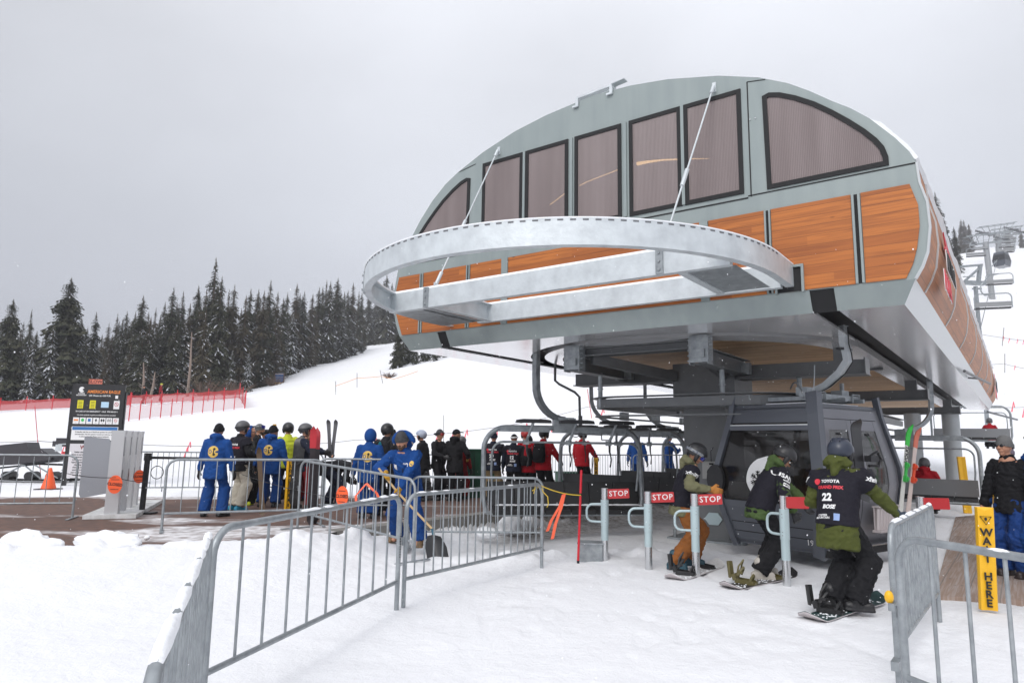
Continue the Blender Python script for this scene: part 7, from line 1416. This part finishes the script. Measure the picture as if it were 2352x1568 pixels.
for i in range(180):
    px = random.uniform(-60, 842); b0 = float(basey(px)); Y = b0+random.random()**1.3*46+2; sy = float(np.interp(px, SX, SYv)); ty = max(sy+random.uniform(14, 90), 655) if px > 120 else sy+random.uniform(30, 110)
    kd = random.choice([1, 2, 2, 3, 3, 4, 5, 6, 7, 7]); ptree(px, min(ty, 800), Y, kd, random.uniform(.85, 1.15))
for i in range(46):   # front row of smaller snowy trees
    px = random.uniform(-30, 838); Y = float(basey(px))+random.uniform(-3, 4); p = AT(px, 900, Y); ptree(px, 0, Y, 4, 1) if False else tree(p.x, Y, random.uniform(4.5, 10.5), random.choice([3, 4, 4, 7, 2, 6]), random.uniform(.9, 1.3))
for i in range(34):
    px = random.uniform(832, 1150); Y = random.uniform(196, 240); p = AT(px, 780, Y); tree(p.x, Y, random.uniform(14, 22), random.choice([2, 3, 4, 7]), random.uniform(.9, 1.2))
for i in range(16):   # clump just below the terminal's left corner
    px = 912+i*11+random.uniform(-4, 4); Y = 82+random.uniform(0, 10); p = AT(px, 850, Y); h = AT(px, np.interp(px, [905, 930, 1000, 1080], [745, 765, 800, 830]), Y).z-ghs(p.x, Y); tree(p.x, Y, max(4, h), random.choice([0, 3, 7, 4]), 1.15, 'snowy evergreen in the clump seen just below the left corner of the terminal', 'clump of evergreens below the terminal corner')
for px, ty, Y, kd, lb in ((2147, 440, 150, 2, 'tall evergreen poking out behind the right slope of the terminal roof'), (2190, 520, 150, 2, 'second evergreen behind the terminal roof, right of the tall one'), (2168, 500, 155, 1, 'evergreen between the two tall ones behind the terminal roof'), (2178, 545, 150, 3, 'lower snowy evergreen behind the terminal roof')): ptree(px, ty, Y, kd, 1, lb, 'evergreens behind the terminal roof')
for i in range(12):
    px = random.choice([random.uniform(2205, 2240), random.uniform(2205, 2240), random.uniform(2345, 2440)]); Y = random.uniform(300, 380); p = AT(px, 580, Y); tree(p.x, Y, random.uniform(14, 20) if px < 2300 else random.uniform(8, 12), 1, 1, 'faint distant evergreen on the misty ridge beside the lift towers', 'distant evergreens on the misty ridge')
# bare leaning trunks
for a, b_, lb in (((345, 905), (357, 845), 'pale leaning bare trunk in front of the forest right of the board'), ((327, 912), (330, 830), 'pale upright bare trunk in front of the forest'), ((432, 892), (442, 745), 'reddish bare trunk with a snowy tip in the forest edge')):
    pa = AT(a[0], a[1], 72); pb = AT(b_[0], b_[1], 72); t = thing('bare_tree', lb, 'tree', (pa.x, 72, ghs(pa.x, 72)-.3)); m = MB(); d_ = pb-pa; m.tube([V((0, 0, 0)), d_*.5+V((.1, 0, .3)), d_+V((0, 0, .3))], [.16, .12, .05], 7)
    for k in range(9): q = .35+.07*k; s_ = random.choice((-1, 1)); m.tube([d_*q, d_*q+V((s_*.5, 0, .35))], [.03, .008], 4)
    m.build('trunk', mat('pale_bark', (.22, .17, .14), .9), t, smooth=60)
def shrub(px, Y, w_, h_, label):
    p = AT(px, 900, Y); t = thing('shrub', label, 'shrub', (p.x, Y, ghs(p.x, Y)-.1), 0, 'leafless brown shrubs'); m = MB(); rnd = random.Random(px)
    for k in range(120):
        a = rnd.random()*6.28; r = rnd.random()*w_; b0 = V((cos(a)*r*.3, sin(a)*r*.3, 0)); e1 = V((cos(a)*r, sin(a)*r, h_*(.4+.6*rnd.random()))); m.tube([b0, b0.lerp(e1, .5)+V((0, 0, .1)), e1], [.02, .014, .006], 3, cap=False)
    m.build('twig', mat('twig_brown', (.12, .075, .055), .9), t)
shrub(628, 88, 1.9, 1.5, 'leafless brown shrub under the blue trail sign'); shrub(470, 72, 3.2, 2.0, 'wide leafless shrub behind the right end of the red netting'); shrub(530, 73, 3.0, 1.8, 'leafless shrub at the forest foot near the end of the red netting'); shrub(893, 72, 1.0, .7, 'small leafless shrub on the crest below the terminal corner')
# ================================================================ red netting
def net(pxs, Y0, Y1, hgt, label, alpha, nst):
    nm = coordmix('red_net_%d' % int(alpha*100), lambda t, n, l, b: (b.inputs['Base Color'].__setattr__('default_value', (.44, .045, .05, 1)), b.inputs['Alpha'].__setattr__('default_value', alpha), b.inputs['Roughness'].__setattr__('default_value', .8)))
    P_ = []
    for i in range(nst+1):
        f = i/nst; px = pxs[0]+(pxs[1]-pxs[0])*f; Y = Y0+(Y1-Y0)*f; p = AT(px, 930, Y); P_.append(V((p.x, Y, ghs(p.x, Y))))
    t = thing('safety_net', label, 'safety netting', P_[nst//2], 0, 'red safety netting'); o_ = t.location.copy(); m = MB()
    for i in range(nst):
        for k in range(4):
            a = P_[i].lerp(P_[i+1], k/4)-o_; b_ = P_[i].lerp(P_[i+1], (k+1)/4)-o_; sg = lambda f_: -.10*sin(pi*f_); m.add([a+V((0, 0, .1)), b_+V((0, 0, .1)), b_+V((0, 0, hgt+sg((k+1)/4))), a+V((0, 0, hgt+sg(k/4)))], [(0, 1, 2, 3)])
    m.build('net', nm, t, fix=False)
    for p in P_: m = MB(); m.tube([p-o_-V((0, 0, .3)), p-o_+V((.02, 0, hgt+.25))], .035, 6); m.build('post', REDP, t)
net((-120, 300), 60, 62, 1.0, 'long red net in front of the trees at the far left', .80, 7); net((262, 548), 63, 65, .95, 'red net along the foot of the trees right of the information board', .72, 8); net((275, 562), 47, 56, 1.1, 'paler red net standing in front of the other on the snow right of the board', .30, 12)
net((548, 563), 66, 56, 1.2, 'short bright red net section closing the right end of the netting', .6, 2)
# ================================================================ ropes with ribbons
PINK = mat('pink_ribbon', (.85, .16, .20), .6); RP = mat('rope_grey', (.22, .20, .19), .8)
def ropeline(pts, label, r=.010, m_=RP, group='boundary ropes on the snow', ribs=(), posts=()):
    W_ = [AT(*p) for p in pts]; t = thing('boundary_rope', label, 'rope', W_[0], 0, group); o_ = W_[0]; m = MB(); pp = []
    for a, b_ in zip(W_, W_[1:]): pp += sag(a-o_, b_-o_, .02*(b_-a).length*.5, 8)[:-1]
    m.tube(pp+[W_[-1]-o_], r, 4); m.build('line', m_, t)
    for q in ribs:
        a = AT(*q); m = MB(); s_ = a.y/24*(1 if a.y < 35 else .5); m.add([a-o_+V((dx*s_, 0, dz*s_)) for dx, dz in ((0, 0), (.03, .02), (-.05, -.36), (-.11, -.36))], [(0, 1, 2, 3)]); m.add([a-o_+V((dx*s_, .01, dz*s_)) for dx, dz in ((0, 0), (.04, -.02), (.06, -.20), (.02, -.2))], [(0, 1, 2, 3)]); m.build('ribbon', PINK, t)
    for px, py0, py1, Y, lean_ in posts: a = AT(px, py0, Y); b_ = AT(px+lean_, py1, Y); m = MB(); m.tube([a-o_, b_-o_+(b_-a)*0], .012*Y/24, 5); m.build('post', REDP if lean_ > 8 else RP, t)
ropeline([(-40, 1016, 22), (84, 1012, 22), (150, 1016, 22.5), (300, 1019, 23), (440, 1024, 23.5), (600, 1022, 24), (735, 1018, 24.5), (815, 1010, 25), (960, 1000, 26), (1110, 985, 27), (1240, 962, 29), (1345, 935, 31), (1440, 918, 33)], 'thin rope with pink ribbons strung across the snow behind the whole crowd', ribs=[(149, 1018, 22.5), (436, 1014, 23.5), (430, 1026, 23.4), (612, 1014, 24), (864, 1006, 25.4), (1005, 996, 26.4), (1040, 994, 26.6), (1072, 986, 26.8), (1140, 985, 27.3), (1209, 972, 28.5), (1272, 968, 29.4), (1385, 935, 32)], posts=[(80, 932, 1110, 21.5, 15), (1019, 953, 1052, 26, 0), (1349, 893, 960, 31, 10)])
ropeline([(771, 886, 64), (820, 868, 64), (876, 864, 65), (905, 870, 65), (960, 852, 66)], 'faint orange rope on thin posts along the crest of the snow slope', r=.03, m_=mat('pale_orange_rope', (.75, .42, .22), .8), posts=[(771, 875, 906, 64, 0), (820, 856, 890, 64, 0), (873, 850, 880, 65, 6)], group='orange ropes on the crest')
ropeline([(2225, 762, 45), (2300, 775, 45), (2352, 782, 45), (2420, 792, 45)], 'upper rope with pink ribbons on the right hand slope', ribs=[(2305, 772, 45), (2318, 776, 45), (2337, 778, 45), (2351, 780, 45)], posts=[(2306, 752, 794, 45, -4)], r=.014)
ropeline([(2250, 838, 38), (2305, 835, 38), (2352, 846, 38), (2420, 858, 38)], 'middle rope with pink ribbons on the right hand slope', ribs=[(2331, 838, 38)], posts=[(2308, 812, 856, 38, 0)], r=.012)
ropeline([(2285, 935, 30), (2352, 935, 30), (2420, 936, 30)], 'lower rope on the right hand slope', ribs=[(2327, 922, 30), (2352, 935, 30)], r=.01)
# ================================================================ far lift towers, chairs, cabin
def tower(px, topy, Y, label, sx=1.0):
    tp = AT(px, topy, Y); g_ = ghs(tp.x, Y); H_ = (tp.z-g_)/sx; t = thing('lift_tower', label, 'lift tower', (tp.x, Y, g_), -.12, 'lift towers on the slope'); t.scale = (sx, sx, sx); sx = 1; m = MB(); m.tube([(.3, 0, -1), (0, 0, H_-.3)], (.27+.14*(t.scale[0] > 1.1))*sx, 12); m.build('column', mat('tower_grey', (.30, .31, .32), .6, .3), t, smooth=60)
    m = MB(); m.beam((-2.2*sx, 0, H_-.7), (2.5*sx, 0, H_-.2), .26, .26); m.build('crossarm', GALV, t)
    m = MB()
    for z_ in (H_+.55, H_+.6): m.beam((-2.9*sx, -.4+(z_-H_-.55)*16, H_+.6), (3.1*sx, -.4+(z_-H_-.55)*16, H_+1.35), .1, .1)
    for q in np.linspace(-2.6, 2.8, 6): m.beam((q*sx, -.4, H_+.95+.13*q), (q*sx*.6, 0, H_-.4+.1*q), .07, .07); m.beam((q*sx, -.4, H_+.95+.13*q), (q*sx, .4, H_+.95+.13*q), .06, .06)
    m.build('catwalk', GALV, t)
    for s_ in (-1, 1):
        m = MB(); c = V((2.3*s_*sx, 0, H_-.6+.25*s_)); m.beam(c+V((0, -1.9, .0)), c+V((0, 1.9, .9)), .12, .2)
        for k in range(8): q = c+V((0, -1.75+.5*k, -.25+.24*k)); m.tube([q-V((.05, 0, 0)), q+V((.05, 0, 0))], .2, 10)
        m.build('sheave_train', STEEL, t)
    return t
tower(2263, 552, 128, 'nearest lift tower on the right hand slope with a lattice crossarm', 1.25); tower(2289, 530, 150, 'second lift tower right behind the nearest one', 1.35); tower(2312, 535, 190, 'faint third lift tower far up the misty slope', 1.5)
fc = None
def farchair(px, py, Y, label, group='far chairs on the cable'):
    global fc
    p = AT(px, py, Y)
    if fc is None:
        fc = thing('lift_chair', label, 'chair', (0, 0, 0), 0, group); m = MB(); pts = [V((-1.5, .3, .1))]+[V((-1.5, .3, .9))]+arc((-1.1, .3, 1.0), .4, pi, pi/2, 4)+arc((1.1, .3, 1.0), .4, pi/2, 0, 4)+[V((1.5, .3, .9)), V((1.5, .3, .1))]; m.tube(pts, .05, 6); m.build('bail', GALV, fc)
        m = MB(); m.box((0, .25, .45), (2.9, .06, .42)); m.build('back_plate', mat('back_plate_far', (.26, .265, .27), .4, .4), fc); m = MB(); m.box((0, 0, .12), (2.9, .5, .12)); m.build('seat', SEAT, fc)
        m = MB(); m.tube([V((0, .3, 1.4))]+arc((0, -.3, 2.0), .75, -pi*.3, pi*.3, 6, (1, 0, 0), (0, 0, 1))+[V((0, .1, 3.2))], .06, 6); m.build('hanger', GALV, fc); r = fc
    else: r = copy_tree(fc)
    r['label'] = label; r['group'] = group; r.location = p; r.scale = (.76, .76, .80); r.rotation_euler = (0, 0, radians(160)); return r
farchair(2280, 711, 48, 'largest of the empty far chairs, low in front of the lift tower'); farchair(2295, 655, 66, 'second largest empty far chair just above the lowest one')
for k, (px, py, Y) in enumerate(((2308, 581, 95), (2312, 569, 108), (2316, 559, 122), (2319, 551, 140), (2318, 574, 150), (2313, 545, 160), (2310, 538, 175))): farchair(px, py, Y, 'small empty chair in the stacked column of far chairs right of the tower')
for k, (px, py, Y, lb) in enumerate(((2242, 590, 88, 'far chair left of the nearest tower, darker and lower'), (2252, 574, 120, 'far chair left of the nearest tower, smaller and higher'))): farchair(px, py, Y, lb)
p = AT(2302, 613, 92); t = thing('gondola_cabin', 'tiny dark gondola cabin hanging on the far cable by the towers', 'gondola', p, .6); m = MB(); m.loft([[V((x*q, y*q, z)) for x, y in ((-1, -.8), (1, -.8), (1, .8), (-1, .8))] for z, q in ((0, .85), (.8, 1), (1.8, .8), (2.0, .75))]); m.build('shell', CG, t); m = MB(); m.loft([[V((x*q*1.01, y*q*1.01, z)) for x, y in ((-1, -.8), (1, -.8), (1, .8), (-1, .8))] for z, q in ((.8, 1), (1.65, .83))]); m.build('window', GLS, t); m = MB(); m.tube([V((0, 0, 2)), V((0, .3, 2.8)), V((0, 0, 3.6))], .06, 6); m.build('hanger', GALV, t)
m = MB(); 
for off in (2.9, -2.7):
    pts = [P(.85 if off > 0 else 7.1, 26, 3.9)]+[AT(px, py, 62) if False else V((AT(2263, 556, 128).x+off*1.05, 128, AT(2263, 556, 128).z-.3))]+[V((AT(2312, 545, 190).x+off*1.2, 190, AT(2312, 545, 190).z-.2)), V((AT(2330, 540, 260).x+off, 260, AT(2330, 540, 260).z))]; m.cut(); m.tube(pts, .03, 5)
for q in m.pieces(): o = q.build('haul_cable', STEEL, None, loc=V(q.v[0])); tag(o, 'steel cable running from the terminal up to the lift towers', 'cable', 'pair of haul cables')
# platform arm beside the first tower
c = AT(2240, 650, 50); t = thing('maintenance_platform', 'grey angled steel bracket with platform left of the lowest far chair', 'platform', c, .1); k_ = 50/1568
for nm_, a, b_, w_ in (('arm', (-35, 38), (22, 45), .14), ('arm', (-25, 5), (20, 42), .14), ('post', (8, 2), (16, 42), .22), ('deck', (-30, 0), (24, 0), .3), ('rail', (-30, 14), (0, 16), .06), ('rail', (-8, -14), (14, -13), .12)): m = MB(); m.beam((a[0]*k_, 0, a[1]*k_), (b_[0]*k_, 0, b_[1]*k_), w_, w_); m.build(nm_, GALV, t)
m = MB(); m.beam((0, 0, -8*k_), (0, 0, ghs(c.x, 50)-c.z-.5), .2, .2); m.build('mast', GALV, t)
# ================================================================ snowflakes in the air
rnd = random.Random(99); vs = []; fs = []
for k in range(1500):
    y = 1.6+rnd.random()**.8*14; c = V((y*rnd.uniform(-.95, .95), y, rnd.uniform(.0, 1.65+y*.30))); r = rnd.uniform(.0012, .0032)*(1+y*.06); n0 = len(vs); d = V((rnd.uniform(-.5, .5), rnd.uniform(-.5, .5), -1)).normalized()*r*1.2; a_ = d.orthogonal().normalized()*r; b_ = d.cross(a_).normalized()*r
    vs += [c+d, c-d, c+a_, c-a_, c+b_, c-b_]; fs += [tuple(n0+q for q in t_) for t_ in ((0, 2, 4), (0, 4, 3), (0, 3, 5), (0, 5, 2), (1, 4, 2), (1, 3, 4), (1, 5, 3), (1, 2, 5))]
m = MB(); m.v = vs; m.f = [list(f) for f in fs]; m.mi = [0]*len(fs); o = m.build('falling_snow', SNOWCAP, fix=False); tag(o, kind='stuff')
# ================================================================ falling mist
hzm = bpy.data.materials.new('haze'); hzm.use_nodes = True; n = hzm.node_tree.nodes; n.remove(n['Principled BSDF']); v = n.new('ShaderNodeVolumePrincipled'); v.inputs['Density'].default_value = .0008; v.inputs['Color'].default_value = (.93, .94, 1.0, 1); hzm.node_tree.links.new(v.outputs[0], n['Material Output'].inputs['Volume'])
m = MB(); m.box((100, 290, 65), (1500, 680, 150)); o = m.build('haze', hzm); tag(o, kind='stuff')
